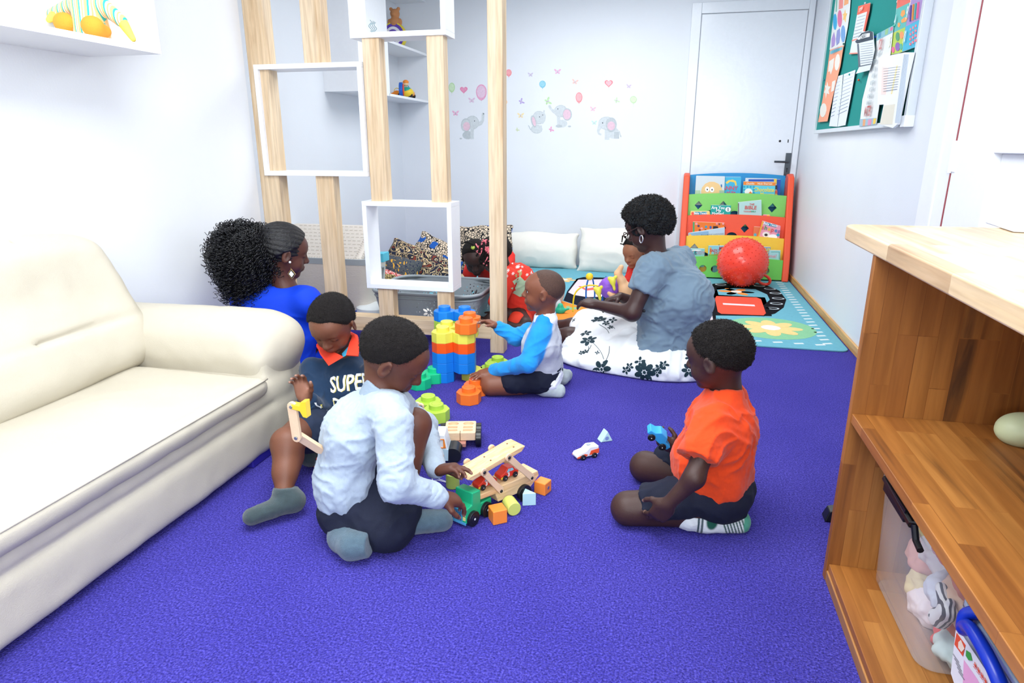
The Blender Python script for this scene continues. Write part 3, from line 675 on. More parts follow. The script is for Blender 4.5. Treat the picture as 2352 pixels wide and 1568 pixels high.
book('pale aqua book with a bold red title on the second tier', ((915, 455), (1195, 427), (1212, 620), (915, 610)), 5.957, '#b4dcd8', [(rc(915, 465, 925, 600), '#6b4a38')], texts=(('THE', 1080, 480, 20, '#d0504a'), ('BIBLE', 1065, 520, 38, '#d0504a'), ('TODDLER', 1025, 565, 15, '#d0504a', 0, .85), ('BIBLE', 1098, 565, 15, '#2fa070')))
book('pink and yellow book low at the right of the second tier', ((1215, 602), (1300, 606), (1300, 640), (1215, 636)), 5.962, '#ee8aa0', [(rc(1260, 606, 1290, 630), '#f2cf52')])
book('orange picture book with flowers and a black cat', ((372, 688), (755, 702), (750, 870), (362, 870)), 5.905, '#ee7c2c',
     [(rc(372, 690, 392, 868), '#4aa06a'), (el(415, 712, 16, 14), '#f0a0a8'), (el(440, 738, 15, 14), '#5b3a6a'), (el(478, 768, 15, 13), '#f0a0a8'), (el(530, 748, 14, 16), '#2c9fc0'), (el(585, 755, 13, 18), '#3a62b0'), (el(645, 765, 34, 26), '#26242c'), ([(612, 745), (622, 735), (634, 750)], '#26242c'), ([(655, 750), (668, 738), (676, 755)], '#26242c'), (el(660, 712, 12, 12), '#f0a0a8'), (el(690, 715, 10, 10), '#5b3a6a'), (el(735, 712, 12, 12), '#f0a0a8')], texts=(('B', 455, 800, 36, '#26242c'), ('B', 525, 800, 36, '#26242c')))
book('pale blue slim book leaning in front of the orange one', ((318, 822), (755, 757), (760, 880), (320, 888)), 5.895, '#bcd6e8', [([(325, 826), (560, 800), (565, 870), (325, 880)], '#86b2d6'), (el(340, 850, 14, 16), '#f0c46a')], texts=(('Making Friends', 470, 855, 22, '#33527c', 0.12, .9), ('THE AARDVARK', 655, 838, 18, '#8fa4b8', 0.1, .9)))
book('small orange book half hidden behind the tilted pink book', ((1105, 747), (1185, 752), (1180, 880), (1092, 875)), 5.905, '#e87a4a', [(el(1120, 845, 18, 20), '#5bb0c8')])
book('pink board book with rainbow lettering, tilted at the right of the third tier', ((1205, 678), (1425, 740), (1412, 905), (1150, 880)), 5.893, '#ef9fb4',
     [([(1205, 678), (1222, 684), (1165, 880), (1148, 878)], '#f0b440'), ([(1235, 690), (1380, 726), (1372, 758), (1226, 720)], '#1f93b8'), (el(1250, 840, 44, 34), '#f4ece6'), (el(1250, 845, 20, 16), '#3a3430'), (el(1330, 870, 55, 32), '#ffffff'), (el(1394, 846, 20, 17), '#1f9fc0')], texts=(('Baby Touch', 1305, 722, 25, '#ffffff', -0.2, .9), ('s', 1212, 757, 46, '#e0574e', -.15), ('h', 1248, 762, 46, '#3a9c6a', -.15), ('a', 1288, 772, 46, '#f0c640', -.15), ('p', 1328, 785, 46, '#e0574e', -.15), ('e', 1370, 792, 46, '#2c8fc8', -.15), ('s', 1404, 802, 46, '#8a5ab0', -.15)))
book('light teal book with pastel letters at the left of the fourth tier', ((312, 1005), (515, 1010), (515, 1120), (305, 1118)), 5.832, '#8fd0cc', [(el(415, 1028, 60, 9), '#eef4f0')], texts=(('M', 335, 1060, 40, '#e0705a'), ('Y', 362, 1060, 40, '#e0705a'), ('B', 400, 1062, 42, '#1f8f9a'), ('ODY', 455, 1062, 40, '#b98fb0', 0, .9)))
book('picture book with red title and green meadow, left of the red ball', ((560, 975), (840, 975), (840, 1125), (552, 1120)), 5.835, '#8fd4e0', [(rc(556, 1075, 840, 1125), '#7cc05c'), ([(575, 1000), (592, 990), (600, 1030), (590, 1080), (572, 1080)], '#e8a652')], texts=(('MY', 720, 1005, 32, '#d0434a'), ('EASY-TO-READ', 712, 1038, 32, '#d0434a', 0, .8), ('STORYBOOK', 735, 1075, 30, '#e0653a', 0, .8)))
book('blue-grey picture book with yellow letters, right of the red ball', ((1110, 988), (1305, 992), (1300, 1135), (1110, 1128)), 5.835, '#8aa5c4', [], texts=(('CAPTAIN', 1200, 1022, 40, '#f2dc5a', -.02, .9), ('JACK', 1215, 1072, 38, '#f2dc5a', -.02)))
book('pale aqua book with green border at the right of the fourth tier', ((1290, 1030), (1425, 1033), (1422, 1150), (1286, 1140)), 5.830, '#a9dce0', [(rc(1310, 1048, 1412, 1052), '#2fa07c'), (rc(1406, 1048, 1412, 1140), '#2fa07c')], texts=(('me!', 1330, 1100, 38, '#e0a0b0'),))
for px, c in ((1610, '#e8b84a'), (1650, '#7ec0d0'), (1700, '#e08a5a'), (1770, '#c9d6c0')):
    c_ = atY(px, 620, 5.84); o = box('picture_book', (c_[0] - 0.05, 5.84, 0.037), (c_[0] + 0.045, 5.855, 0.165), flat(c), bevel=.001)
    tag(o, {1610: 'mustard book glimpsed through the round holes of the lowest tier', 1650: 'pale blue book behind the lowest tier, left of the ball', 1700: 'terracotta book behind the lowest tier and the ball', 1770: 'pale green book behind the rightmost round hole'}[px], 'book', GRPB)
# red ball with nubs and a grip ring
RED = mat('red_rubber', '#ef4230', 0.3, spec=0.5, coat=0.3)
bc = fl(1705, 640); ballr = 0.197; bc = V3((0.64, 5.50, ballr + .009))
bc[0] = atY(1705, 608, 5.50)[0]
ball = thing('bouncy_ball', 'big red hopper ball covered in nubs in front of the bookshelf', 'ball', (bc[0], bc[1], 0))
part('ball_body', RED, ball, lambda b: b.ball(bc, ballr, 48, 32), smooth=True)
nb = MB(); n_ = 340
for i in range(n_):
    z = 1 - 2 * (i + .5) / n_; a = i * 2.399963; r = math.sqrt(1 - z * z); d_ = V3((r * math.cos(a), r * math.sin(a), z)); nb.cone(bc + d_ * (ballr - 0.002), bc + d_ * (ballr + 0.006), 0.0055, 0.002, 6)
o = nb.link('nub', RED, ball, smooth=True); o['kind'] = 'stuff'
hd = MB(); hc = bc + (0.175, 0.02, -0.135); hd.tube([hc + 0.052 * V3((math.cos(t), 0.25 * math.sin(t), -0.75 * math.sin(t) * 1.0 + 0.3 * math.cos(t) * -1)) for t in np.linspace(0, 2 * PI, 20, endpoint=False)], 0.012, 8, closed=True)
hd.link('grip_ring', RED, ball, smooth=True)
# ================================================================== PILLOWS AND CUSHIONS
def cloth_print(name, cols, scale, dist=1.5):
    m = bpy.data.materials.new(name); m.use_nodes = True; nt = m.node_tree; N = nt.nodes; L = nt.links; b = N['Principled BSDF']; b.inputs['Roughness'].default_value = 0.85
    tc = N.new('ShaderNodeTexCoord'); n = N.new('ShaderNodeTexNoise'); n.inputs['Scale'].default_value = scale; n.inputs['Detail'].default_value = 0.6; n.inputs['Distortion'].default_value = dist; L.new(tc.outputs['Object'], n.inputs[0])
    st = [(0.0, cols[0])]; 
    pos = [0.36, 0.41, 0.46, 0.485, 0.54, 0.60, 0.65]; seq = [1, 2, 0, 1, 2, 0, 3]
    for p, q in zip(pos, seq): st.append((p, cols[q]))
    r = ramp_node(nt, st, 'CONSTANT'); L.new(n.outputs[0], r.inputs[0]); L.new(r.outputs[0], b.inputs['Base Color'])
    return m
def voro_print(name, c1, c2, c3, scale):
    m = bpy.data.materials.new(name); m.use_nodes = True; nt = m.node_tree; N = nt.nodes; L = nt.links; b = N['Principled BSDF']; b.inputs['Roughness'].default_value = 0.85
    tc = N.new('ShaderNodeTexCoord'); v = N.new('ShaderNodeTexVoronoi'); v.feature = 'DISTANCE_TO_EDGE'; v.inputs['Scale'].default_value = scale; L.new(tc.outputs['Object'], v.inputs[0])
    r = ramp_node(nt, [(0, c1), (0.09, c2)], 'CONSTANT'); L.new(v.outputs[0], r.inputs[0])
    n = N.new('ShaderNodeTexNoise'); n.inputs['Scale'].default_value = scale * .13; L.new(tc.outputs['Object'], n.inputs[0])
    r2 = ramp_node(nt, [(0, '#000000'), (0.56, '#ffffff')], 'CONSTANT'); L.new(n.outputs[0], r2.inputs[0])
    mx = N.new('ShaderNodeMix'); mx.data_type = 'RGBA'; L.new(r2.outputs[0], mx.inputs[0]); L.new(r.outputs[0], mx.inputs[6]); mx.inputs[7].default_value = lin(c3); L.new(mx.outputs[2], b.inputs['Base Color'])
    return m
def cushion(name, label, c, size, R, m, group=None, h=0.012, seed=1, wr=0.008, cat='cushion'):
    w_, t, hh = size
    f = Field(); f.add(Box(c, (w_ / 2, t * .18, hh / 2), R, rnd=t * .17), 0.02); f.add(Ell(c, (w_ * .46, t / 2, hh * .46), R), 0.09)
    for sx in (-1, 1):
        for sz in (-1, 1): f.add(Cone(V3(c) + R @ V3((sx * w_ * .42, 0, sz * hh * .42)), V3(c) + R @ V3((sx * w_ * .52, 0, sz * hh * .52)), .03, .012), 0.04)
    def dsp(V): return wr * (1 - np.abs(_vn(V * np.array([9, 9, 14.]), seed)) ** .7) * .9 + wr * .8 * _vn(V * np.array([4, 5, 10.]), seed + 4)
    o = organic(name, [(f, h)], m, None, disp=dsp, smooth=2); tag(o, label, cat, group); return o
def Rxyz(rx=0, ry=0, rz=0):
    m = Matrix.Rotation(rz, 3, 'Z') @ Matrix.Rotation(ry, 3, 'Y') @ Matrix.Rotation(rx, 3, 'X'); return np.array(m)
WPIL = mat('white_pillow_cloth', '#ece9e0', 0.85, bump=0.4, bscale=500, sheen=.2)
pc = atY(1250, 590, 6.02); cushion('floor_pillow', 'long white floor pillow against the back wall, left of the other', (pc[0] - .08, 6.04, 0.155), (0.74, 0.26, 0.30), Rxyz(-0.35, 0, 0.02), WPIL, 'white floor pillows', seed=3)
pc = atY(1440, 590, 6.0); cushion('floor_pillow', 'tall white floor pillow against the back wall behind the baby', (pc[0] - .06, 5.98, 0.18), (0.72, 0.28, 0.38), Rxyz(-0.4, 0.0, -0.02), WPIL, 'white floor pillows', seed=11)
GC = 'African-print cushions'
BAT1 = cloth_print('batik_brown_navy', ['#1a2038', '#d9bf93', '#0f1018', '#7a2f1a'], 13, 2.2)
BAT2 = cloth_print('batik_grey_gold', ['#4f5458', '#1f2745', '#565c58', '#e0a52c'], 24, 1.6)
BAT3 = voro_print('cowrie_black_cream', '#12131a', '#e0cdb4', '#1258b0', 46)
BAT4 = cloth_print('red_dots', ['#d92c28', '#f0e6e0', '#c4201e', '#1b1a20'], 40, 1.0)
BAT5 = voro_print('scale_black_gold', '#0e0e12', '#c9b070', '#171718', 60)
c = atY(1000, 580, 5.35); cushion('cushion', 'black and cream cushion with blue patches at the top of the pile', c + (0, 0, -.09), (0.42, 0.16, 0.34), Rxyz(-0.3, 0.45, 0), BAT3, GC, seed=21)
c = atY(960, 600, 5.0); cushion('cushion', 'big brown, navy and cream batik cushion in the middle of the pile', c + (0, 0, -.10), (0.56, 0.20, 0.34), Rxyz(-0.35, 0.4, 0.1), BAT1, GC, seed=22, wr=.012)
c = atY(898, 612, 4.7); cushion('cushion', 'grey and gold leaf-print cushion at the left of the pile', c + (0.0, 0, -.11), (0.38, 0.18, 0.34), Rxyz(-0.4, 0.2, 0.2), BAT2, GC, seed=23)
c = atY(884, 645, 4.55); cushion('cushion', 'red and white print cushion beneath the grey one', c + (0, -.05, -.05), (0.30, 0.16, 0.24), Rxyz(-0.6, 0.3, 0.2), BAT4, GC, seed=24)
c = atY(857, 690, 4.2); cushion('cushion', 'black and gold scale-print cushion on the floor beside the storage bin', (c[0], 4.25, 0.11), (0.24, 0.14, 0.20), Rxyz(-0.2, 0.1, 0.1), BAT5, GC, seed=25)
c = atY(1115, 590, 5.6); cushion('cushion', 'black and cream cushion with blue corners behind the two girls', (c[0], 5.6, 0.20), (0.46, 0.16, 0.40), Rxyz(-0.2, -0.06, 0), BAT3, GC, seed=26)
# ================================================================== CREAM STORAGE BIN WITH LID AND DOLL
CR = mat('cream_plastic', '#ddd5cb', 0.45, bump=0.8, bscale=70, stretch=(1, 1, 3)); GR = mat('grey_plastic', '#a7afb4', 0.4)
bn = thing('storage_bin', 'cream woven-look plastic bin with grey rim and tilted lid, behind the divider', 'bin', (-1.9, 4.05, 0))
bx0, bx1, by0, by1, bt = -2.50, -1.885, 3.88, 4.24, 0.385
ctr = ((bx0 + bx1) / 2, (by0 + by1) / 2)
def taper(z0, z1, s0, s1, t=0.012):
    def ring(s, z, o=0): return [(ctr[0] + (x - ctr[0]) * s, ctr[1] + (y - ctr[1]) * s, z) for x, y in rrect(bx0 + o, by0 + o, bx1 - o, by1 - o, 0.06, 4)]
    b = MB(); r = [ring(s0, z0), ring(s1, z1), ring(s1, z1, t), ring(s0, z0 + t, t)]; n = len(r[0]); b.add(sum(r, []), [(k * n + i, k * n + (i + 1) % n, (k + 1) * n + (i + 1) % n, (k + 1) * n + i) for k in range(3) for i in range(n)] + [list(range(n))[::-1], list(range(3 * n, 4 * n))]); return b
taper(0, bt, 0.9, 1.0).link('bin_body', CR, bn, smooth='auto')
taper(bt - 0.03, bt + 0.008, 1.01, 1.015, 0.02).link('rim', GR, bn, smooth='auto')
hx = bx1 - 0.004
hb = MB(); hb.tube([(hx, 4.02, 0.31), (hx + .012, 4.02, 0.31), (hx + .012, 4.12, 0.31), (hx + .004, 4.12, 0.22), (hx + .004, 4.02, 0.22), (hx + .012, 4.02, 0.31)], 0.008, 6); hb.link('side_handle', GR, bn, smooth=True)
# lid: a shallow ribbed tray leaning open
A = atY(700, 540, 4.05); 
RL = Rxyz(0.62, 0.0, 0.0)
lc_ = V3((-2.27, 4.07, 0.455))
f = Field(); f.add(Box(lc_, (0.32, 0.19, 0.03), RL, rnd=0.028), 0.01)
lid = organic('bin_lid', [(f, 0.01)], CR, bn, smooth=2)
rb = MB()
for i in range(34):
    x = -0.31 + i * 0.0188; p = lc_ + RL @ V3((x, -0.19, 0.012)); q = lc_ + RL @ V3((x, -0.15, 0.034)); rb.tube([p, q], 0.0035, 5)
for i in range(20):
    y = -0.18 + i * 0.0188; p = lc_ + RL @ V3((0.32, y, 0.012)); q = lc_ + RL @ V3((0.28, y, 0.034)); rb.tube([p, q], 0.0035, 5)
for i in range(15):
    for j in range(9):
        p = lc_ + RL @ V3((-0.25 + i * 0.035 + (j % 2) * 0.012, -0.12 + j * 0.034, 0.0305)); q = p + RL @ V3((0.022, 0, 0)); rb.tube([p, q], 0.0028, 4)
rb.link('lid_ribs', CR, lid)
SKN = mat('doll_skin', '#eab98c', 0.45, spec=.4)
dl = atY(824, 600, 4.2); dd = thing('doll', 'doll with orange curly hair peeping out of the storage bin', 'doll', tuple(dl))
f = Field(); f.add(Ell(dl + (-.02, 0, -.005), (.045, .045, .055)), .01); f.add(Cone(dl + (-.03, 0, -.04), dl + (-.05, 0, -.13), .03, .055), .02); f.add(Ell(dl + (.012, -.04, -.01), (.010, .008, .012)), .006)
organic('doll_body', [(f, 0.006)], SKN, dd, smooth=1)
f = Field()
for i in range(26):
    a = i * 2.4; f.add(Ell(dl + (.0 + .038 * math.cos(a), .035 * math.sin(a), .03 + .02 * math.sin(i)), .017), .006)
organic('doll_hair', [(f, 0.005)], mat('doll_hair', '#c9742a', .8, bump=1, bscale=200), dd)
o = MB().hull8([(-1.9, 4.0, .36), (-1.82, 4.0, .36), (-1.82, 4.1, .36), (-1.9, 4.1, .36), (-1.9, 4.0, .415), (-1.82, 4.0, .42), (-1.82, 4.1, .42), (-1.9, 4.1, .415)]).link('toy_block', flat('#5cc4dc'), bevel=.004); tag(o, 'light blue toy sticking up inside the cream bin', 'toy')
# ball/pouffe-like white toy on the floor by the bin
o = thing('toy_bucket', 'low white toy tub with blue and orange marks beside the cream bin', 'toy', (-1.72, 4.0, 0)); c = fl(862, 728)
part('tub', flat('#e7eef0', .4), o, lambda b: b.lathe([(0.0, 0), (.10, 0), (.125, .03), (.12, .075), (.10, .085), (0, .088)], 24, (c[0], c[1], 0)), smooth='auto')
part('tub_print', flat('#2450b8', .4), o, lambda b: b.prism([(c[0] - .11, 0.01), (c[0] - .06, .02), (c[0] - .10, .06)], c[1] - .126, c[1] - .07, 1))
# ================================================================== GREY PERFORATED LAUNDRY BASKET
bk = thing('laundry_basket', 'grey plastic laundry basket with punched flower holes, behind the divider', 'basket', (-1.25, 4.25, 0))
BG = mat('basket_grey', '#9aa4aa', 0.4, bump=.3, bscale=150)
kx0, kx1, ky0, ky1, kz = -1.73, -1.05, 3.56, 4.10, 0.25
def bwall(zc_list=None):
    # unroll the tapered wall: u runs around the rounded rectangle, v up; holes punched in 2D then wrapped
    R_ = 0.11; W_, H_ = kx1 - kx0, ky1 - ky0
    segs = [('l', W_ - 2 * R_), ('a', R_ * PI / 2), ('l', H_ - 2 * R_), ('a', R_ * PI / 2)] * 2
    per = sum(s[1] for s in segs)
    def wrap(u, v, dn=0):
        u = u % per; ang = -PI / 2; x, y = kx0 + R_, ky0
        k = 0
        for kind, ln in segs:
            if u <= ln:
                if kind == 'l': px_, py_ = x + u * math.cos(ang + PI / 2), y + u * math.sin(ang + PI / 2); na = ang
                else:
                    ccx, ccy = x - R_ * math.cos(ang), y - R_ * math.sin(ang); na = ang + u / R_; px_, py_ = ccx + R_ * math.cos(na), ccy + R_ * math.sin(na)
                break
            if kind == 'l': x += ln * math.cos(ang + PI / 2); y += ln * math.sin(ang + PI / 2)
            else:
                ccx, ccy = x - R_ * math.cos(ang), y - R_ * math.sin(ang); ang += PI / 2; x, y = ccx + R_ * math.cos(ang), ccy + R_ * math.sin(ang)
            u -= ln
        s = 0.86 + 0.14 * v / kz; cx_, cy_ = (kx0 + kx1) / 2, (ky0 + ky1) / 2
        px_ += dn * math.cos(na); py_ += dn * math.sin(na)
        return (cx_ + (px_ - cx_) * s, cy_ + (py_ - cy_) * s, v)
    hs = []
    vals = list(np.arange(0.27, per - 0.05, 0.30))
    for fc in vals:
        for k in range(7):
            a = 2 * PI * k / 7; c_ = (fc + .026 * math.cos(a), 0.14 + .026 * math.sin(a))
            hs.append([(c_[0] + .017 * math.cos(t) * math.cos(a) - .008 * math.sin(t) * math.sin(a), c_[1] + .017 * math.cos(t) * math.sin(a) + .008 * math.sin(t) * math.cos(a)) for t in np.linspace(0, 2 * PI, 7, endpoint=False)])
        for rr, nn in ((.062, 14), (.082, 18)):
            for k in range(nn):
                a = 2 * PI * k / nn; c_ = (fc + rr * math.cos(a), 0.14 + rr * math.sin(a)); hs.append([(c_[0] + .0062 * math.cos(t + a), c_[1] + .0062 * math.sin(t + a)) for t in (0, 2.1, 4.2)])
        for k in range(12): 
            c_ = (fc + .15 + .022 * (k % 4 - 1.5), 0.08 + .05 * (k // 4)); hs.append([(c_[0] + .0055 * math.cos(t), c_[1] + .0055 * math.sin(t)) for t in (0, 2.1, 4.2)])
    outer = [(u, 0.0) for u in np.linspace(0, per, 70)] + [(u, kz) for u in np.linspace(per, 0, 70)]
    v, f = holes(outer, hs, 0.004)
    import bmesh
    bm = bmesh.new(); vv = [bm.verts.new(p) for p in v]
    for q in f:
        try: bm.faces.new([vv[i] for i in q])
        except Exception: pass
    for _ in range(4):
        es = [e for e in bm.edges if abs(e.verts[0].co.x - e.verts[1].co.x) > 0.032]
        if es: bmesh.ops.subdivide_edges(bm, edges=es, cuts=1); bmesh.ops.triangulate(bm, faces=bm.faces[:])
    bm.verts.index_update(); V_ = [wrap(min(max(p.co.x, 0), per - 1e-6), p.co.y, p.co.z) for p in bm.verts]; F_ = [[q.index for q in fc_.verts] for fc_ in bm.faces]; bm.free()
    MB().add(V_, F_).link('basket_wall', BG, bk)
    rim = MB()
    for vz, rr in ((kz, 0.010), (kz - 0.03, 0.005), (0.012, 0.006)): rim.tube([wrap(u, vz, 0.004) for u in np.linspace(0, per, 72, endpoint=False)], rr, 6, closed=True)
    rim.link('rim', BG, bk, smooth=True)
    rib = MB()
    for j in range(5):
        for i in range(110):
            u = per * i / 110 + (j % 2) * .012; rib.tube([wrap(u, 0.022 + .012 * j, 0.003), wrap(u + .014, 0.026 + .012 * j, 0.003)], 0.002, 4)
    rib.link('weave_relief', BG, bk)
    box('basket_floor', ((kx0 + kx1) / 2 - .27, (ky0 + ky1) / 2 - .21, 0.004), ((kx0 + kx1) / 2 + .27, (ky0 + ky1) / 2 + .18, 0.010), BG, bk, bevel=0)
bwall()
# toys in the basket
tc_ = ['#d8332c', '#2450b8', '#e8792e', '#8fcfa0', '#d8332c', '#e9e4dc', '#2450b8', '#5cb870']
lb = ['red ball lying inside the grey basket', 'blue ball lying inside the grey basket', 'orange ball at the left inside the basket', 'mint green ball inside the basket', 'red ball at the back of the basket', 'white ball at the right inside the basket', 'dark blue ball deep in the basket', 'green ball beside the post in the basket']
for i in range(8):
    x = kx0 + .12 + (i % 4) * .135; y = ky0 + .12 + (i // 4) * .16; z = 0.058
    o = MB().ball((x, y, z), 0.047, 16, 10).link('play_ball', PL(tc_[i]), smooth=True); tag(o, lb[i], 'ball', 'play balls in the grey basket')
# ================================================================== WALL STICKERS
Z3 = lambda x, y: (1000 + x / 4.704, 120 + y / 4.704)
SK = lambda c: mat('sticker_' + c.lstrip('#'), c, 0.6, var=0.08, vscale=60)
def wshape(b, pts, k, c):
    q = [atY(*Z3(*p), YB) for p in pts]; b.use(SK(c)); pp = [(p[0], p[2]) for p in q]
    return b.prism(pp, YB - 0.0006 - 0.0004 * k, YB + 0.002, 1)
def sticker(name, label, shapes, group):
    b = MB()
    for k, (p, c) in enumerate(shapes): wshape(b, p, k, c)
    return tag(b.link(name, None), label, 'wall sticker', group)
def balloon(x, y, rx, ry, c1, c2, name, label, s=18):
    e = el(x, y, rx, ry, 20); e = [(px, py + (abs(py - y) / ry) ** 2 * ry * .12 if py > y else py) for px, py in e]
    sticker(name, label, [(rc(x - .8, y + ry, x + .8, y + ry + s * 2.4), '#c9d2d6'), ([(x - 5, y + ry + 14), (x, y + ry - 2), (x + 5, y + ry + 14)], c1), (e, c1), (el(x - 1, y - 1, rx * .8, ry * .8, 18), c2)], 'balloon stickers')
balloon(178, 378, 33, 50, '#b9dcaa', '#cde6c4', 'balloon_sticker', 'pale green balloon sticker, leftmost on the wall')
balloon(497, 428, 58, 82, '#e3a6c6', '#e2c6dc', 'balloon_sticker', 'large pink balloon sticker held by the left elephant')
balloon(793, 220, 31, 36, '#f0929a', '#f2a6ac', 'balloon_sticker', 'small red balloon sticker, topmost on the wall')
balloon(1158, 343, 35, 37, '#7ec6de', '#98d2e4', 'balloon_sticker', 'blue balloon sticker above the two elephants')
balloon(1552, 486, 37, 54, '#f29a9e', '#f0b4ba', 'balloon_sticker', 'coral balloon sticker right of the middle elephants')
balloon(2140, 510, 37, 38, '#c6e2b4', '#d8ecc8', 'balloon_sticker', 'round green balloon sticker at the far right')
balloon(740, 538, 36, 38, '#f2b87c', '#efd9a4', 'balloon_sticker', 'orange and yellow balloon sticker beside the timber post')
def heart(x, y, s, c1, c2, label):
    H = lambda r: [(x + r * 16 * math.sin(t) ** 3 / 17, y - r * (13 * math.cos(t) - 5 * math.cos(2 * t) - 2 * math.cos(3 * t) - math.cos(4 * t)) / 17) for t in np.linspace(0, 2 * PI, 26, endpoint=False)]
    sticker('heart_sticker', label, [(rc(x - .8, y + s, x + .8, y + s + 30), '#c9d2d6'), (H(s), c1), (H(s * .72), c2)], 'heart balloon stickers')
heart(307, 405, 44, '#e489b0', '#e69dbe', 'pink heart balloon sticker left of the large pink balloon'); heart(1873, 335, 48, '#f08f96', '#f0bcc6', 'coral heart balloon sticker on the right')
def butterfly(x, y, s, c1, label, a=0, n=0):
    sh = []
    for sx in (-1, 1):
        for px, py, r1, r2, an in ((.55, -.38, .52, .26, -.75), (.36, .34, .34, .24, .8)):
            X, Y_ = x + sx * px * s, y + py * s; sh.append((el(X, Y_, r1 * s, r2 * s, 10, sx * an), c1))
    sh.append((el(x, y, .07 * s, .42 * s, 8), '#b49ab4'))
    if a: ca, sa = math.cos(a), math.sin(a); sh = [([(x + (p - x) * ca - (q - y) * sa, y + (p - x) * sa + (q - y) * ca) for p, q in pl], c) for pl, c in sh]
    sticker('butterfly_sticker', label, sh, 'butterfly stickers')
for a in ((218, 660, 38, '#e9b4d2', 'pink butterfly sticker beside the left elephant'), (392, 520, 38, '#dcc4dc', 'lilac butterfly sticker under the large pink balloon'), (1028, 243, 30, '#cdc6de', 'flat lilac butterfly sticker near the top'), (1320, 210, 38, '#e6b6d4', 'pink butterfly sticker at the top centre'),
          (1508, 320, 36, '#efc6bc', 'peach butterfly sticker left of the coral heart', .2), (2090, 368, 28, '#d4c2de', 'small lilac butterfly sticker at the right', .1), (928, 532, 34, '#b8a8dc', 'violet butterfly sticker right of the post', 1.1), (922, 684, 38, '#eddcae', 'yellow butterfly sticker below the violet one'), (885, 838, 22, '#cfdfae', 'tiny green butterfly sticker, lowest on the wall', .8),
          (1213, 530, 44, '#bfe0ae', 'green butterfly sticker on the raised elephant trunk', 1.2), (1250, 835, 30, '#e8a0c6', 'magenta butterfly sticker between the middle elephants', 1.0), (1702, 614, 34, '#eec2d0', 'rose butterfly sticker above the right elephant', .1), (1958, 522, 32, '#cbe4bc', 'pale green butterfly sticker right of the coral balloon', 1.0), (1716, 762, 30, '#bfe4dc', 'mint butterfly sticker touching the right elephant')):
    butterfly(a[0], a[1], a[2], a[3], a[4], a[5] if len(a) > 5 else 0)
G1, G2, PK = '#cdd5d9', '#bcc5ca', '#e3c3d2'
def ele(label, sh): sticker('elephant_sticker', label, sh, 'elephant stickers')
ele('elephant sticker with raised trunk holding the pink balloon', [(el(350, 895, 58, 45), G2), (el(275, 932, 14, 8), G2), (rc(380, 830, 415, 938), G1), (el(400, 760, 72, 75), G2), (el(400, 762, 68, 71), G1), ([(455, 745), (480, 750), (500, 730), (503, 660), (515, 650), (530, 665), (526, 740), (505, 780), (460, 800), (440, 800)], G1), (el(330, 785, 52, 72), G2), (el(330, 790, 46, 66), G1), (el(338, 800, 38, 48), PK), (el(424, 742, 5, 6), '#4f5a66'), (el(522, 664, 6, 8), '#7a838a')])
ele('elephant sticker sitting with its trunk up, second from the left', [(el(1095, 830, 62, 48), G2), (el(1097, 828, 58, 44), G1), (rc(1125, 790, 1150, 860), G1), (el(1120, 705, 68, 72), G2), (el(1120, 705, 64, 68), G1), ([(1150, 760), (1182, 700), (1162, 650), (1170, 625), (1184, 628), (1180, 650), (1194, 690), (1185, 740), (1160, 775)], G1), (el(1063, 745, 28, 66, 14, -.25), G2), (el(1066, 748, 18, 52, 14, -.25), PK), (el(1126, 698, 5, 6), '#4f5a66'), (el(1160, 678, 4, 6), '#4f5a66'), ([(1005, 790), (1010, 788), (1036, 836), (1030, 840)], G2)])
ele('elephant sticker reaching for the green butterfly, third from the left', [(el(1370, 770, 56, 42), G1), (rc(1315, 690, 1350, 795), G1), (el(1355, 635, 72, 66), G2), (el(1355, 636, 68, 62), G1), ([(1320, 680), (1270, 650), (1222, 590), (1224, 570), (1245, 572), (1262, 610), (1310, 630)], G1), (el(1425, 670, 50, 66), G2), (el(1422, 672, 42, 56), PK), (el(1323, 612, 5, 6), '#4f5a66'), (el(1450, 798, 18, 7), G2), (el(1335, 795, 34, 13), G2)])
ele('elephant sticker with curled trunk, rightmost on the wall', [(el(1920, 870, 66, 62), G1), (rc(1830, 800, 1880, 945), G1), (rc(1930, 860, 1985, 932), G2), (el(1850, 765, 88, 70), G2), (el(1850, 767, 84, 66), G1), ([(1765, 760), (1745, 850), (1760, 885), (1790, 895), (1795, 880), (1772, 868), (1775, 840), (1800, 810), (1830, 800)], G1), (el(1900, 780, 60, 78), G2), (el(1900, 795, 42, 48), PK), (el(1807, 763, 6, 7), '#4f5a66'), (el(2003, 905, 6, 10), G2), ([(1985, 850), (1990, 848), (2003, 900), (1998, 902)], G2)])
ele('elephant sticker mostly hidden behind the timber post', [(el(735, 880, 26, 60), G1), (el(752, 932, 20, 14), G2)])
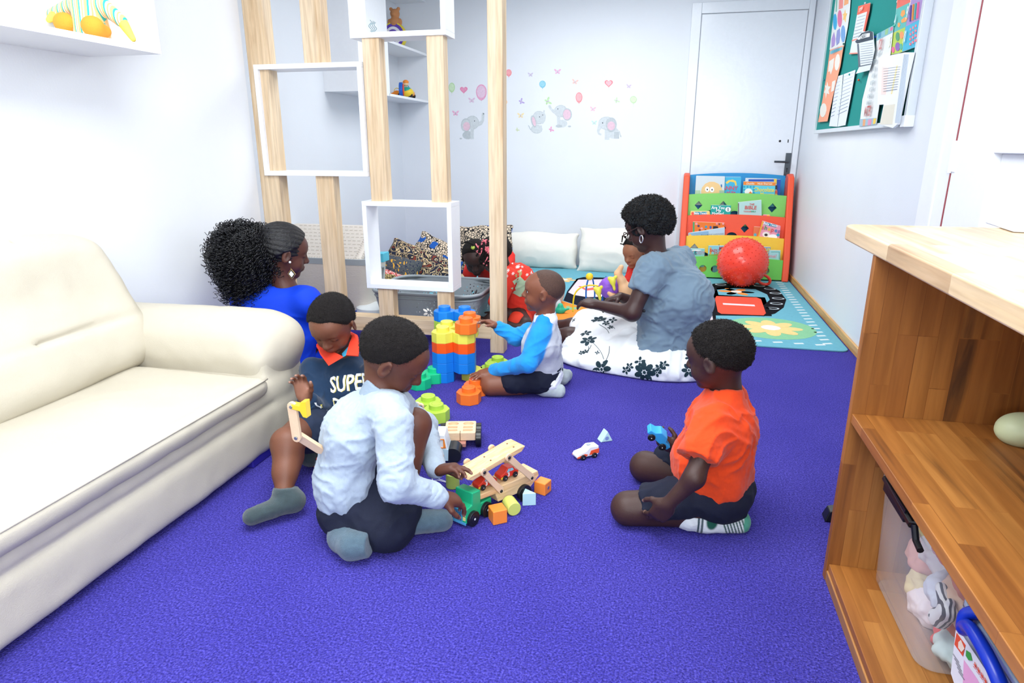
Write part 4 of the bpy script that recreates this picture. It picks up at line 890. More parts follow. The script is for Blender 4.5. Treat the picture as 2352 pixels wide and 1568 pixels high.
# ================================================================== NOTICEBOARD
nbX = 1.032
ntb = thing('noticeboard', 'teal felt noticeboard with pale metal frame on the right wall', 'noticeboard', (1.05, 4.5, 1.2))
box('felt', (1.036, 3.49, 1.215), (1.058, 5.50, 2.45), mat('teal_felt', '#0f8a84', 0.9, bump=.3, bscale=500), ntb, bevel=0)
ALU = mat('aluminium_frame', '#d9e0e4', 0.3, metal=.3)
for lo, hi in (((1.022, 3.46, 1.19), (1.060, 5.52, 1.215)), ((1.022, 3.46, 1.215), (1.060, 3.49, 2.45)), ((1.022, 5.50, 1.215), (1.060, 5.52, 2.45))): box('frame', lo, hi, ALU, ntb)
box('corner_cap', (1.018, 3.455, 1.185), (1.060, 3.51, 1.235), flat('#eef2f4', .3), ntb)
ZP = lambda x, y: (1840 + x / 4.9, y / 4.9)
def poster(name, label, quad, lift, col, deco=(), texts=(), curl=0, th=0.0015, cat='poster'):
    X = 1.034 - lift
    def pt(p, k=0):
        a = atX(*ZP(*p), X - 0.0004 * k); return (a[1], a[2])
    Q = [pt(p) for p in quad]; o = thing(name, label, cat, (X, sum(q[0] for q in Q) / len(Q), min(q[1] for q in Q)))
    ar = sum(Q[i][0] * Q[(i + 1) % len(Q)][1] - Q[(i + 1) % len(Q)][0] * Q[i][1] for i in range(len(Q)))
    part('sheet', flat(col, .6), o, lambda b: b.prism(Q, X, X + th, 0))
    mb = MB()
    for k, (pts, c) in enumerate(deco):
        q = [pt(p) for p in pts]; mb.use(flat(c, .6)); mb.prism(q, X - 0.0005 - 0.00025 * k, X, 0)
    for s, x, y, h, c, *r in texts:
        v, f = text_mesh(s, 1.0, bold=r[1] if len(r) > 1 else .01); a = atX(*ZP(x, y), X); dist = math.hypot(*(a[:2])); sc = h / 4.9 * 1.4 * dist / F_PX * 1.0; sx = r[0] if r else 1.0
        mb.use(flat(c, .6)); mb.add([(X - 0.009, a[1] - sc * p[0] * sx, a[2] + sc * p[1]) for p in v], f)
    if mb.v: mb.link('print', None, o)
    return o
pin = lambda x, y, c, l: tag(MB().ball(atX(*ZP(x, y), 1.02), 0.006, 8, 6).cone(atX(*ZP(x, y), 1.02), atX(*ZP(x, y), 1.035), 0.002).link('push_pin', flat(c, .3), smooth=True), l, 'pin', 'push pins on the noticeboard')
poster('shapes_poster', 'white poster of coloured shapes at the upper left of the noticeboard', ((395, -60), (560, -60), (545, 150), (525, 300), (480, 530), (320, 560), (350, 300)), .006, '#dfe3e2',
       [([(395, -10), (410, -10), (402, 130), (388, 135)], '#7cc0aa'), ([(430, -20), (476, -20), (470, 90), (424, 105)], '#ee8f88'), ([(490, -20), (535, -20), (532, 40), (483, 65)], '#f0a870'), (el(383, 245, 22, 92), '#2ba6d8'), (el(437, 210, 25, 98), '#d8709c'),
        ([(497, 108), (503, 150), (518, 150), (506, 190), (500, 250), (487, 215), (474, 225), (480, 180), (470, 160), (488, 150)], '#f0c070'), ([(372, 362), (387, 440), (378, 510), (345, 535), (345, 440)], '#a88cc8'), ([(437, 318), (442, 400), (430, 480), (402, 510), (396, 440), (408, 345)], '#8890c8'), (el(475, 380, 23, 96), '#6fa0d4')])
poster('orange_poster', 'orange poster with white splash shapes at the lower left of the noticeboard', ((325, 560), (478, 510), (440, 750), (380, 980), (295, 1365), (190, 1375), (245, 1100), (290, 820)), .012, '#f2a07c',
       [([(330, 575), (470, 525), (462, 560), (325, 612)], '#6fb8c4'), ([(318, 690), (375, 650), (362, 760), (335, 840), (325, 800), (305, 810)], '#e6e2d8'), (el(408, 700, 28, 95, 12, .1), '#e6e2d8'), ([(295, 920), (305, 970), (335, 975), (310, 1020), (318, 1060), (290, 1050), (280, 1110), (275, 1050), (258, 1040), (278, 1000), (270, 960), (288, 965)], '#e6e2d8'), (el(250, 1240, 36, 80, 12, .12), '#e6e2d8'), ([(352, 920), (390, 900), (370, 1020), (340, 1035)], '#e6e2d8')], texts=(('CLASS BIRTHDAYS', 395, 570, 38, '#3a90b8', .6),))
poster('wall_calendar', 'red-topped paper calendar hanging on the noticeboard', ((645, 70), (780, 30), (770, 120), (715, 360), (640, 600), (545, 608), (600, 330)), .01, '#d8dfe4',
       [([(645, 70), (782, 32), (770, 120), (630, 170)], '#e9654c'), ([(782, 32), (772, 120), (720, 355), (700, 350), (748, 110)], '#d65a44'), ([(575, 450), (650, 425), (646, 440), (572, 466)], '#e58a78'), ([(545, 596), (640, 590), (640, 604), (543, 610)], '#e58a78')] + [([(640 - 9 * j, 190 + 38 * j), (725 - 9 * j, 165 + 38 * j), (724 - 9 * j, 172 + 38 * j), (639 - 9 * j, 198 + 38 * j)], '#b8c4cc') for j in range(7)], texts=(('SEPTEMBER', 690, 105, 30, '#f7e6dc', .6),), cat='calendar')
poster('certificate', 'curled school handout with black lettering, centre of the noticeboard', ((605, 470), (680, 370), (755, 345), (810, 360), (828, 560), (795, 710), (770, 790), (615, 830), (650, 760), (640, 620)), .03, '#d9e0e6',
       [([(608, 470), (680, 372), (770, 345), (808, 362), (812, 445), (630, 490)], '#2b3a4a'), ([(630, 440), (700, 378), (775, 372), (772, 412), (650, 447)], '#eef2f4'), ([(640, 745), (790, 715), (788, 724), (640, 756)], '#46525e'), ([(632, 495), (650, 490), (668, 740), (648, 752)], '#56626e')] + [([(670, 500 + 26 * j), (808, 480 + 26 * j), (808, 483 + 26 * j), (670, 503 + 26 * j)], '#a9b6c0') for j in range(9)], texts=(('SCHOOL', 712, 408, 44, '#222c38', .75, .02),), cat='paper')
for lab, q in (('left of two narrow white sheets pinned low on the noticeboard', ((405, 860), (470, 838), (450, 1100), (405, 1425), (315, 1420), (365, 1100))), ('right of two narrow white sheets pinned low on the noticeboard', ((480, 835), (612, 785), (560, 1080), (497, 1408), (410, 1425), (455, 1100)))):
    x0 = q[0][0]
    poster('paper_sheet', lab, q, .008 if 'left' in lab else .012, '#dde4ee', [([(q[0][0] - 5 - 6.5 * j, q[0][1] + 30 + 42 * j), (q[1][0] - 20 - 7.5 * j, q[1][1] + 30 + 42 * j), (q[1][0] - 20 - 7.5 * j, q[1][1] + 34 + 42 * j), (q[0][0] - 5 - 6.5 * j, q[0][1] + 34 + 42 * j)], '#b6c2d2') for j in range(11)], cat='paper')
poster('motto_poster', 'tall white poster with the words YOU and MATTER in red', ((850, 385), (1040, 285), (1005, 600), (880, 1180), (845, 1400), (655, 1425), (690, 1120), (770, 800), (835, 560)), .016, '#e2e6e6',
       [([(850, 385), (1040, 287), (1030, 365), (850, 460)], '#7fb7c4'), ([(875, 375), (905, 358), (898, 420), (870, 430)], '#4a90b0'), ([(950, 335), (985, 318), (975, 385), (945, 395)], '#8fbf8a'), ([(1010, 310), (1035, 300), (1030, 340), (1005, 350)], '#e07090'), ([(665, 1340), (850, 1325), (845, 1400), (657, 1424)], '#9ab8c8'), ([(700, 1345), (730, 1342), (722, 1415), (696, 1418)], '#e0a070'), ([(760, 1345), (800, 1340), (790, 1405), (752, 1410)], '#d88fb0'), ([(820, 1335), (850, 1330), (840, 1390), (812, 1398)], '#f0c84a')],
       texts=(('YOU', 912, 505, 100, '#c0524c', .42, .02), ('ARE HAPPY', 893, 605, 36, '#9aaab0', .5), ('ARE CALM', 850, 690, 36, '#9aaab0', .5), ('ARE FUN', 845, 775, 36, '#8a9aa0', .5), ('ARE KIND', 835, 850, 36, '#9aaab0', .5), ('ARE SPECIAL', 822, 930, 36, '#9aaab0', .5), ('ARE STRONG', 812, 1005, 36, '#9aaab0', .5), ('ARE AMAZING', 795, 1080, 36, '#9aaab0', .5), ('ARE MARVELOUS', 782, 1155, 36, '#9aaab0', .45), ('MATTER!', 768, 1255, 92, '#b85550', .42, .02)))
poster('numbers_poster', 'number chart with coloured squares at the upper right of the noticeboard', ((1090, -60), (1395, -60), (1290, 530), (1100, 600), (985, 622), (1050, 280)), .01, '#e2e4e2',
       [([(1085, -60), (1230, -60), (1230, 25), (1075, 100)], '#e86a58'), ([(1250, -60), (1390, -60), (1372, 50), (1350, 210), (1180, 300), (1215, 100), (1235, 30)], '#a58cc4'), ([(1075, 100), (1220, 30), (1180, 300), (1040, 365)], '#58b8b0'), ([(1040, 370), (1175, 305), (1140, 585), (990, 620)], '#b4cc50'), ([(1180, 300), (1348, 215), (1290, 530), (1140, 580)], '#3cb4d4'),
        (el(1150, 150, 26, 45, 5, .3), '#f0a050'), (el(1165, 225, 26, 45, 5, .9), '#f0a050'), (el(1105, 280, 16, 30, 5), '#f0a050'), (el(1092, 412, 22, 50), '#4f9a6a'), (el(1137, 395, 22, 42), '#f09a60'), (el(1092, 525, 26, 50), '#8a62b0'), (el(1042, 560, 16, 35), '#e86a98'), (el(1130, 525, 14, 35), '#50b0a0')] + [(el(1240 + 30 * (j % 3), 330 + 55 * (j // 3) - 20 * (j % 3), 7, 16, 8), '#f08a98') for j in range(12)] + [([(1245 + 28 * j, 60 - 12 * j), (1251 + 28 * j, 58 - 12 * j), (1240 + 26 * j, 240 - 12 * j), (1234 + 26 * j, 242 - 12 * j)], ['#6a58a0', '#f0a050', '#58b8b0', '#e86a98'][j]) for j in range(4)],
       texts=(('9', 1215, 150, 110, '#eef0f4', .6, .02), ('4', 1078, 235, 90, '#d8eef0', .6, .02), ('5', 1018, 480, 90, '#f2f6d8', .6, .02), ('10', 1185, 420, 100, '#f2f8fa', .5, .02), ('3', 1105, -10, 60, '#f6e6e2', .6, .02)))
poster('paper_bundle', 'thick bundle of white printed sheets pinned at the right of the noticeboard', ((870, 650), (1165, 590), (1250, 590), (1180, 900), (1080, 1400), (1030, 1440), (885, 1400), (930, 1175), (860, 1180)), .028, '#edf1f6',
       [([(910, 750), (985, 750), (955, 1065), (900, 1065)], '#f3ddd6'), ([(1075, 735), (1090, 735), (1025, 1060), (1010, 1058)], '#f0e2a8'), ([(935, 1185), (1060, 1170), (1030, 1400), (890, 1400)], '#e0dccc')] + [([(1180 - 8 * j, 610), (1184 - 8 * j, 610), (1082 - 8 * j, 1380), (1078 - 8 * j, 1380)], '#c6d2de') for j in range(-4, 3)] + [([(930, 770 + 28 * j), (1120 - 4 * j, 745 + 28 * j), (1120 - 4 * j, 748 + 28 * j), (930, 773 + 28 * j)], '#d4dce4') for j in range(10)], cat='paper', th=.012)
pin(648, 900, '#e0582c', 'orange pin alone in the middle of the board'); pin(545, 838, '#0f9a90', 'teal pin holding the narrow white sheets'); pin(1140, 634, '#2458c8', 'blue pin holding the thick paper bundle'); pin(478, 494, '#1f6a5a', 'dark green pin between the shapes and orange posters'); pin(258, 900, '#3a7a98', 'blue-grey pin at the edge of the orange poster'); pin(835, 415, '#1f5ae0', 'bright blue pin beside the YOU poster'); pin(1050, 288, '#1fb89a', 'mint pin above the YOU poster'); pin(722, 35, '#d8dde0', 'white pin above the calendar')
# ================================================================== TOYS ON THE CORNER SHELVES AND THE STRIPED DOLL
tg = 'toys on the corner shelves'
def toycar_shelf(px, py, Y, c1, c2, label, s=1.0, flip=0):
    p = atY(px, py, Y); p[0] = min(p[0], -2.36); p[2] = 1.515
    t = thing('toy_car', label, 'toy car', tuple(p), (0, 0, flip), tg)
    f = Field(); f.add(Box((0, 0, .045 * s), (.075 * s, .045 * s, .022 * s), rnd=.018 * s), .01); f.add(Ell((0.0, 0, .06 * s), (.05 * s, .038 * s, .035 * s)), .015)
    organic('car_body', [(f, .006)], PL(c1), t, world=False)
    for x in (-.045, .05):
        for y in (-1, 1): MB().cone((x * s, y * .045 * s, .025 * s), (x * s, y * .058 * s, .025 * s), .025 * s, n=16).link('wheel', flat('#202226', .4), t, world=False, bevel=.003)
    MB().tube([(.02 * s * math.cos(a) * 1.6, 0, .085 * s + .035 * s * math.sin(a)) for a in np.linspace(0, PI, 9)], .004 * s, 6).link('handle', PL(c2), t, world=False, smooth=True)
    return t
toycar_shelf(912, 214, 5.98, '#f08c28', '#f2d75a', 'orange toy car with a yellow hoop handle on the low corner shelf', .8, .3)
toycar_shelf(938, 218, 5.93, '#f39a2c', '#1ea8d0', 'larger orange and blue toy car in the middle of the corner shelf', .95, .1)
p = atY(957, 222, 5.9); t = thing('toy_plane', 'yellow and green toy plane with an orange-capped pilot on the corner shelf', 'toy', (-2.37, p[1], 1.515), group=tg)
f = Field(); f.add(Ell((0, 0, .05), (.07, .05, .045)), .01); organic('plane_body', [(f, .006)], PL('#efd03a'), t, world=False)
f = Field(); f.add(Ell((0, 0, .068), (.055, .052, .03)), .01); organic('canopy', [(f, .006)], PL('#1fa08a'), t, world=False)
MB().ball((0, 0, .125), .024).link('pilot_head', PL('#f2c9a0'), t, world=False, smooth=True); MB().ball((0, 0, .137), (.027, .027, .02)).link('cap', PL('#f08a2c'), t, world=False, smooth=True)
t = thing('toy_rattle', 'blue toy disc with red rim standing at the end of the corner shelf', 'toy', (-2.355, p[1] - .14, 1.515), (0, 0, .3), tg)
MB().cone((-.02, 0, .062), (.012, 0, .062), .062, n=28).link('tyre', PL('#2560c0'), t, world=False, bevel=.006); MB().cone((.012, 0, .062), (.02, 0, .062), .05, n=28).link('hub', PL('#e2482e'), t, world=False, bevel=.003)
BEAR = mat('plush_brown', '#c98b5c', .9, bump=1, bscale=300)
p = atY(900, 70, 6.08); t = thing('rainbow_drum', 'purple, white and yellow striped round toy on the upper corner shelf', 'toy', (-2.47, 5.92, 1.925), (0, 0, 0), tg)
for k, (r, c) in enumerate(((.112, '#e9d640'), (.10, '#6446b4'), (.075, '#f0f0f4'), (.052, '#6446b4'), (.03, '#f0f0f4'))): MB().cone((0, -.012 - .004 * k, .112), (0, .03, .112), r, n=32).link('ring', PL(c), t, world=False)
t = thing('plush_bear', 'brown plush bear sitting on the striped toy, mostly hidden by the shelf board', 'plush toy', (-2.46, 5.94, 2.15), group=tg)
f = Field(); f.add(Ell((0, 0, .0), (.05, .045, .05)), .01); f.add(Ell((.0, 0, .07), (.042, .04, .04)), .012)
for sx in (-1, 1): f.add(Ell((sx * .035, 0, .108), .016), .006); f.add(Ell((sx * .05, -.01, .0), (.018, .018, .03)), .008)
f.add(Ell((0, -.038, .06), (.018, .016, .014)), .006); organic('bear_body', [(f, .006)], BEAR, t, world=False)
# striped cloth doll
SY = atX(205, 130, -2.24)[1] - 0.11
def da(px, py, Y=2.17): return atY(px, py, Y)
dl = da(198, 60); dl[2] = 1.456
t = thing('cloth_doll', 'cloth doll in a striped jumper with orange feet, on the high left shelf', 'doll', tuple(dl))
def stripes(name):
    m = bpy.data.materials.new(name); m.use_nodes = True; nt = m.node_tree; N = nt.nodes; L = nt.links; b = N['Principled BSDF']; b.inputs['Roughness'].default_value = .85
    tc = N.new('ShaderNodeTexCoord'); wv = N.new('ShaderNodeTexWave'); wv.bands_direction = 'X'; wv.wave_profile = 'SAW'; wv.inputs['Scale'].default_value = 13; wv.inputs['Distortion'].default_value = .3; L.new(tc.outputs['Object'], wv.inputs[0])
    r = ramp_node(nt, [(0, '#e8b878'), (.3, '#2fa8a0'), (.5, '#ece4c0'), (.7, '#e8a070'), (.85, '#f2ecd0')], 'CONSTANT'); L.new(wv.outputs[0], r.inputs[0]); L.new(r.outputs[0], b.inputs['Base Color']); return m
STR = stripes('striped_knit'); YEL = mat('yellow_plush', '#f3d95c', .85, bump=.8, bscale=300); ORF = mat('orange_felt', '#f2922c', .85, bump=.6, bscale=300)
A, B_ = da(195, -20), da(205, 70); A[1] = B_[1] = 2.17
f = Field(); f.add(Cone(da(198, 0), da(212, 72), .052, .06), .02); f.add(Cone(da(170, 12), da(125, 35), .028, .025), .02); f.add(Cone(da(235, 12), da(278, 48, 2.19), .028, .022), .02)
organic('jumper', [(f, .006)], STR, t)
f = Field(); f.add(Cone(da(198, -30), da(197, 12), .03, .036), .01); organic('collar', [(f, .006)], mat('white_plush', '#ece8e4', .85), t)
for n_, a, b_ in (('left_hand', (284, 55, 2.19), (306, 90, 2.17)), ('right_hand', (124, 38, 2.15), (112, 46, 2.12))):
    f = Field(); f.add(Cone(da(*a), da(*b_), .018, .010), .01); organic('hand', [(f, .005)], YEL, t)
for a in ((148, 52, 2.12), (212, 60, 2.10)):
    c = da(*a); f = Field(); f.add(Ell(c, (.040, .030, .034)), .01); f.add(Ell(c + (.004, .03, -.010), (.026, .04, .024)), .02); organic('foot', [(f, .005)], ORF, t)

b = MB()
for k in range(4): b.tube([atX(850 + 4 * k + 3 * math.sin(a * 3 + k), 46 + 26 * a / 3 + 2 * k, XS + .001) for a in np.linspace(0, 3, 14)], .0022, 4)
tag(b.link('scribble_drawing', mat('teal_marker', '#6f9aa4', .6)), 'teal scribble drawn on the white wall cabinet panel', 'drawing')
# ================================================================== STACKING BLOCKS
MBC = {'blue': '#1a7fe0', 'orange': '#f5762a', 'red_orange': '#f2591e', 'yellow': '#e9e35a', 'lime': '#b4da4e', 'green': '#1fc98a', 'magenta': '#c8206a'}
UB, HB_ = 0.104, 0.05
def octa(cx, cy, r, z0, z1, a=PI / 8):
    p = circle(cx, cy, r, n=8, a0=a); return p
def megablock(c0, ang, cells, col, label, studs=None, cat='toy block', grp='chunky stacking blocks', hh=HB_):
    """c0: world centre of cell (0,0) at the base"""
    t = thing('stacking_block', label, cat, tuple(float(x) for x in c0), (0, 0, ang), grp); r = UB / 2 / math.cos(PI / 8) * 1.0
    b = MB()
    for i, j in cells: b.prism(circle(i * UB, j * UB, r, n=8, a0=PI / 8), 0, hh, 2)
    for k, (i, j) in enumerate(cells):
        for (u, v) in cells[k + 1:]:
            if abs(i - u) + abs(j - v) == 1:
                mx, my = (i + u) / 2 * UB, (j + v) / 2 * UB; wx, wy = (UB * .5, UB * .30) if v == j else (UB * .30, UB * .5); b.box((mx - wx / 2, my - wy / 2, 0.0006), (mx + wx / 2, my + wy / 2, hh - .0006))
    m = mat('block_' + col, MBC[col], .35, spec=.4); b.link('block_body', m, t, world=False, bevel=.0022)
    for i, j in (studs if studs is not None else cells):
        s = MB(); c = (i * UB, j * UB, 0); s.lathe([(0.031, hh - .001), (.031, hh + .020), (.0295, hh + .022), (.021, hh + .022), (.0205, hh + .0205), (.0185, hh + .0205), (.018, hh + .022), (0.0, hh + .022)], 28, c)
        s.link('stud', m, t, world=False, smooth='auto')
    return t
a0 = math.radians(8)
b0 = fl(1013, 880); b0 = V3((b0[0], b0[1] + .05, 0)); ux = V3((math.cos(a0), math.sin(a0), 0)) * UB; uy = V3((-math.sin(a0), math.cos(a0), 0)) * UB
megablock(b0, a0, [(0, 0)], 'blue', 'lowest single blue block at the foot of the tower', [])
for k, (c, l, st) in enumerate((('blue', 'second blue block from the floor in the tower', []), ('blue', 'third blue block up, under the orange layer of the tower', []), ('red_orange', 'orange layer of the tower between blue and yellow', []), ('yellow', 'yellow block with one bare stud near the top of the tower', [(0, 0), (1, 1), (0, 1)]))):
    megablock(b0 + (0, 0, HB_ * (k + 1)), a0, [(0, 0), (1, 0), (0, 1), (1, 1)] if k == 3 else [(0, 0), (1, 0)], c, l, st)
megablock(b0 + ux * 1.12 - uy * .1 + (0, 0, HB_ * 5), a0, [(0, 0), (0, 1)], 'orange', 'orange two-stud block at the top right of the tower under the boy hand')
c1 = b0 + uy * 2.02 - ux * .30
for k, (c, l) in enumerate((('blue', 'blue block on the floor at the back of the tower'), ('yellow', 'yellow block in the rear stack of the tower, second from the floor'), ('green', 'green block in the rear stack of the tower'), ('magenta', 'magenta block peeping out of the rear stack'), ('lime', 'lime layer beneath the top blue block'), ('blue', 'blue two-stud block on the very top of the rear stack'))):
    megablock(c1 + (0, 0, HB_ * k), a0, [(0, 0), (1, 0)], c, l, None if k == 5 else [])
g = fl(975, 893); megablock((g[0] - .03, g[1] + .02, 0), 1.2, [(0, 0), (1, 0)], 'green', 'bright green two-stud block on the carpet left of the tower')
g = fl(1003, 963); megablock((g[0], g[1] + .0, 0), 2.25, [(0, 0), (1, 0), (1, 1)], 'lime', 'large lime block lying in front of the green one')
g = fl(1077, 922); megablock((g[0], g[1], 0), 1.55, [(0, 0), (1, 0)], 'orange', 'orange two-stud block alone on the carpet')
g = fl(1078, 876); megablock((g[0], g[1] + .05, 0), .3, [(0, 0)], 'yellow', 'pale yellow block under the kneeling boy hand', [])
g = fl(1122, 872); megablock((g[0], g[1] + .05, 0), 1.5, [(0, 0), (1, 0)], 'lime', 'lime two-stud block beside the kneeling boy knee')
# ================================================================== WOODEN TOYS
LW = wood('toy_wood', '#edd0a4', '#e2bd8a', '#d0a36a', 'X', gs=2.5); LW2 = mat('toy_ply', '#e3c4a0', .55, bump=.3, bscale=300, var=.04)
BW_ = mat('black_wheel', '#191b1f', .3, spec=.5)
def wheel(parent, c, r, w_, ax=(0, 1, 0), hub=True, m=None):
    c = V3(c); ax = V3(ax); b = MB().use(m or BW_).cone(c - ax * w_ / 2, c + ax * w_ / 2, r, n=28)
    if hub: 
        b.use(BW_).cone(c - ax * (w_ / 2 + .001), c + ax * (w_ / 2 + .001), r * .62, n=24); b.use(flat('#d8dcde', .3)).cone(c - ax * (w_ / 2 + .0025), c + ax * (w_ / 2 + .0025), r * .16, n=12)
    return b.link('wheel', None, parent, world=False, bevel=.0018)
def wood_trailer():
    p = fl(1046, 1034); t = thing('toy_trailer', 'wooden flatbed toy trailer with shaped recesses and four black wheels', 'toy', (p[0], p[1] + .07, 0), (0, 0, math.radians(15)), 'wooden toy vehicles')
    hs = []
    for sx in (-1, 1):
        x = sx * .034; hs.append([(x + .024 * math.cos(a), .036 + .018 * math.sin(a)) for a in np.linspace(0, 2 * PI, 20, endpoint=False)])
        hs.append([(x - .022, -.012), (x + .020, -.012), (x + .020, .010), (x - .022, .010)]); hs.append([(x - .022, -.040), (x + .014, -.040), (x + .024, -.031), (x + .016, -.022), (x - .022, -.022)])
    out = rrect(-.068, -.062, .068, .062, .008, 3); v, f = holes(out, hs, .012); MB().add([(a, b, c + .062) for a, b, c in v], f).link('recessed_top', LW2, t, world=False, smooth='auto')
    MB().prism(rrect(-.068, -.062, .068, .062, .008, 3), .036, .0565).link('bed', LW2, t, world=False, bevel=.002)
    MB().box((-.0012, -.0635, .036), (.0012, -.04, .069)).link('saw_cut', flat('#6a4a30'), t, world=False)
    MB().box((-.022, -.085, .018), (.026, -.05, .034)).link('hitch', mat('red_wood', '#b07a6c', .5), t, world=False, bevel=.002)
    for x in (-.080, .080):
        for y in (-.032, .036): wheel(t, (x, y, .034), .034, .024, (1, 0, 0), hub=False)
    t.scale = (.86, .92, .96); return t
wood_trailer()
p = fl(985, 1068); t = thing('toy_bus', 'white and pale blue toy bus with orange window line, partly behind the seated boy', 'toy', (p[0] + .0, p[1] + .05, 0), (0, 0, math.radians(12)), 'wooden toy vehicles')
MB().use(mat('bus_white', '#e6eef0', .4)).prism([(-.05, .012), (.058, .012), (.060, .06), (.048, .115), (-.05, .115)], -.04, .04, 1).link('bus_body', None, t, world=False, bevel=.004)
b = MB().use(mat('bus_blue', '#b7d6de', .4)).prism([(-.05, .014), (.0585, .014), (.0605, .058), (-.05, .058)], -.0412, .0412, 1); b.use(flat('#f08a2a')); b.cone((.035, -.042, .035), (.035, -.040, .035), .010, n=18)
for q in (((-.05, .064), (.052, .064), (.052, .067), (-.05, .067)), ((-.05, .096), (.045, .096), (.045, .099), (-.05, .099)), ((.043, .064), (.052, .064), (.047, .099), (.043, .099))): b.prism(list(q), -.0425, -.040, 1)
b.link('bus_print', None, t, world=False)
for x in (-.03, .075): wheel(t, (x, .0, .03), .030, .10 if x < 0 else .07, (0, 1, 0), hub=False)
# green cab and car carrier
pf_, pr_ = fl(1062, 1195), fl(1185, 1118); ang = math.atan2(pr_[1] - pf_[1], pr_[0] - pf_[0]); GRN = mat('green_paint', '#1fae78', .38, spec=.5)
ang = math.radians(67)
pp = fl(1050, 1207); pp = pp + 0.052 * V3((math.cos(ang), math.sin(ang), 0)); cab = thing('toy_truck_cab', 'green wooden truck cab with blue grille at the front of the car carrier', 'toy', (pp[0], pp[1], 0), (0, 0, ang), 'wooden toy vehicles')
MB().prism([(-.05, .014), (.075, .014), (.075, .050), (.022, .054), (.022, .100), (-.018, .106), (-.020, .066), (-.050, .062)], -.034, .034, 1).link('cab_body', GRN, cab, world=False, bevel=.004)
b = MB().use(flat('#4f9ed0')); b.box((-.0515, -.020, .022), (-.050, .020, .060)); b.box((-.052, -.034, .012), (-.050, .034, .020)); b.use(flat('#20405c'))
for i in range(7): b.box((-.0525, -.017 + i * .0055, .024), (-.0513, -.0145 + i * .0055, .058))
b.use(flat('#e2d488'))
for y in (-.028, .028):
    for z in (.027, .042): b.box((-.0525, y - .0045, z), (-.050, y + .0045, z + .011))
b.link('grille', None, cab, world=False)
for x in (-.022, .042):
    for y in (-.038, .038): wheel(cab, (x, y, .024), .024, .014)
cang, O0 = ang, V3((pp[0], pp[1], 0)); ang = math.radians(54); O1 = O0 + .045 * V3((math.cos(cang) - math.cos(ang), math.sin(cang) - math.sin(ang), 0)); pp = O1
cr = thing('toy_car_carrier', 'wooden two-deck toy car carrier with black wheels, being lifted by the boy hand', 'toy', (pp[0], pp[1], 0), (0, 0, ang), 'wooden toy vehicles')
def at_(x, y, z): return (x, y, z)
MB().prism([(.03, .064), (.09, .062), (.10, .030), (.115, .030), (.235, .030), (.275, .062), (.270, .080), (.03, .080)], -.036, .036, 1).link('lower_deck', LW, cr, world=False, bevel=.002)
for y in (-.041, .041): wheel(cr, (.205, y, .027), .027, .014)
U0, U1 = V3((-.005, 0, .150)), V3((.208, 0, .186)); du = nz(U1 - U0); dn = V3((-du[2], 0, du[0]))
MB().prism([tuple((U0 + du * a + dn * b_)[[0, 2]]) for a, b_ in ((-.012, .0), (.005, -.012), (.205, -.012), (.222, .0), (.205, .004), (.0, .004))], -.036, .036, 1).link('upper_deck', LW, cr, world=False, bevel=.002)
hb = MB(); 
for a in (.095, .19):
    for y in (-.016, .016): c = U0 + du * a + dn * .0045; hb.cone(c + V3((0, y, 0)), c + dn * .001 + V3((0, y, 0)), .0028, n=8)
hb.link('peg_holes', flat('#7a5230'), cr, world=False)
for a, bx in ((.045, .105), (.145, .235)):
    for y in (-.042, .042):
        top_ = U0 + du * a; top_[1] = y; bot = V3((bx, y, .070)); mid = bot * .35 + top_ * .65
        arm = MB(); dd_ = nz(bot - top_); pn_ = V3((-dd_[2], 0, dd_[0])); L_ = np.linalg.norm(bot - top_)
        pts = [top_ + pn_ * .011 + dd_ * -.004, top_ + pn_ * .010 + dd_ * L_ * .65, bot + pn_ * .014 + dd_ * .0, bot + pn_ * .004 + dd_ * .012, bot - pn_ * .009 + dd_ * .006, top_ - pn_ * .009 + dd_ * L_ * .7, top_ - pn_ * .011]
        arm.prism([(q[0], q[2]) for q in pts], y - .004, y + .004, 1).cone(top_ - V3((0, .004, 0)), top_ + V3((0, .004, 0)), .0125, n=20); arm.link('lift_arm', LW2, cr, world=False, bevel=.0015)
        s_ = 1 if y > 0 else -1
        for c in (top_, bot): MB().ball(c + V3((0, s_ * .004, 0)), (.0055, .004, .0055), 12, 8).link('bolt', BW_, cr, world=False, smooth=True)
def redcar(x, z, tilt, label):
    t = thing('toy_car', label, 'toy car', (0, 0, 0), group='red racing cars on the carrier'); R_ = Matrix.Rotation(ang, 4, 'Z') @ Matrix.Translation((x, 0, z)) @ Matrix.Rotation(-tilt, 4, 'Y')
    t.matrix_world = Matrix.Translation((pp[0], pp[1], 0)) @ R_
    MB().prism([(-.036, .006), (.036, .006), (.038, .018), (.026, .024), (.016, .038), (-.008, .040), (-.022, .026), (-.037, .020)], -.017, .017, 1).link('car_body', mat('car_red', '#d83a24', .35), t, world=False, bevel=.003)
    b = MB().use(flat('#8fcfe0', .2))
    for y in (-.0176, .0172): b.prism([(-.014, .026), (-.006, .037), (-.001, .037), (-.001, .026)], y, y + .0004, 1); b.prism([(.001, .026), (.001, .037), (.012, .035), (.016, .026)], y, y + .0004, 1)
    b.use(flat('#ecc636'))
    for y in (-.0178, .0172): b.prism([(-.037, .008), (-.012, .008), (-.018, .017), (-.037, .014)], y, y + .0006, 1)
    v, f = text_mesh('3', .018, bold=.001); b.use(flat('#f2ede4')); b.add([(p[0] - .006, -.0186, p[1] + .017) for p in v], f); b.link('car_print', None, t, world=False)
    for xx in (-.021, .021):
        for y in (-.019, .019): wheel(t, (xx, y, .009), .0095, .006)
redcar(.075, .081, .0, 'red toy racing car with number three at the front of the carrier'); redcar(.165, .081, 0.0, 'red toy racing car at the back of the carrier lower deck')
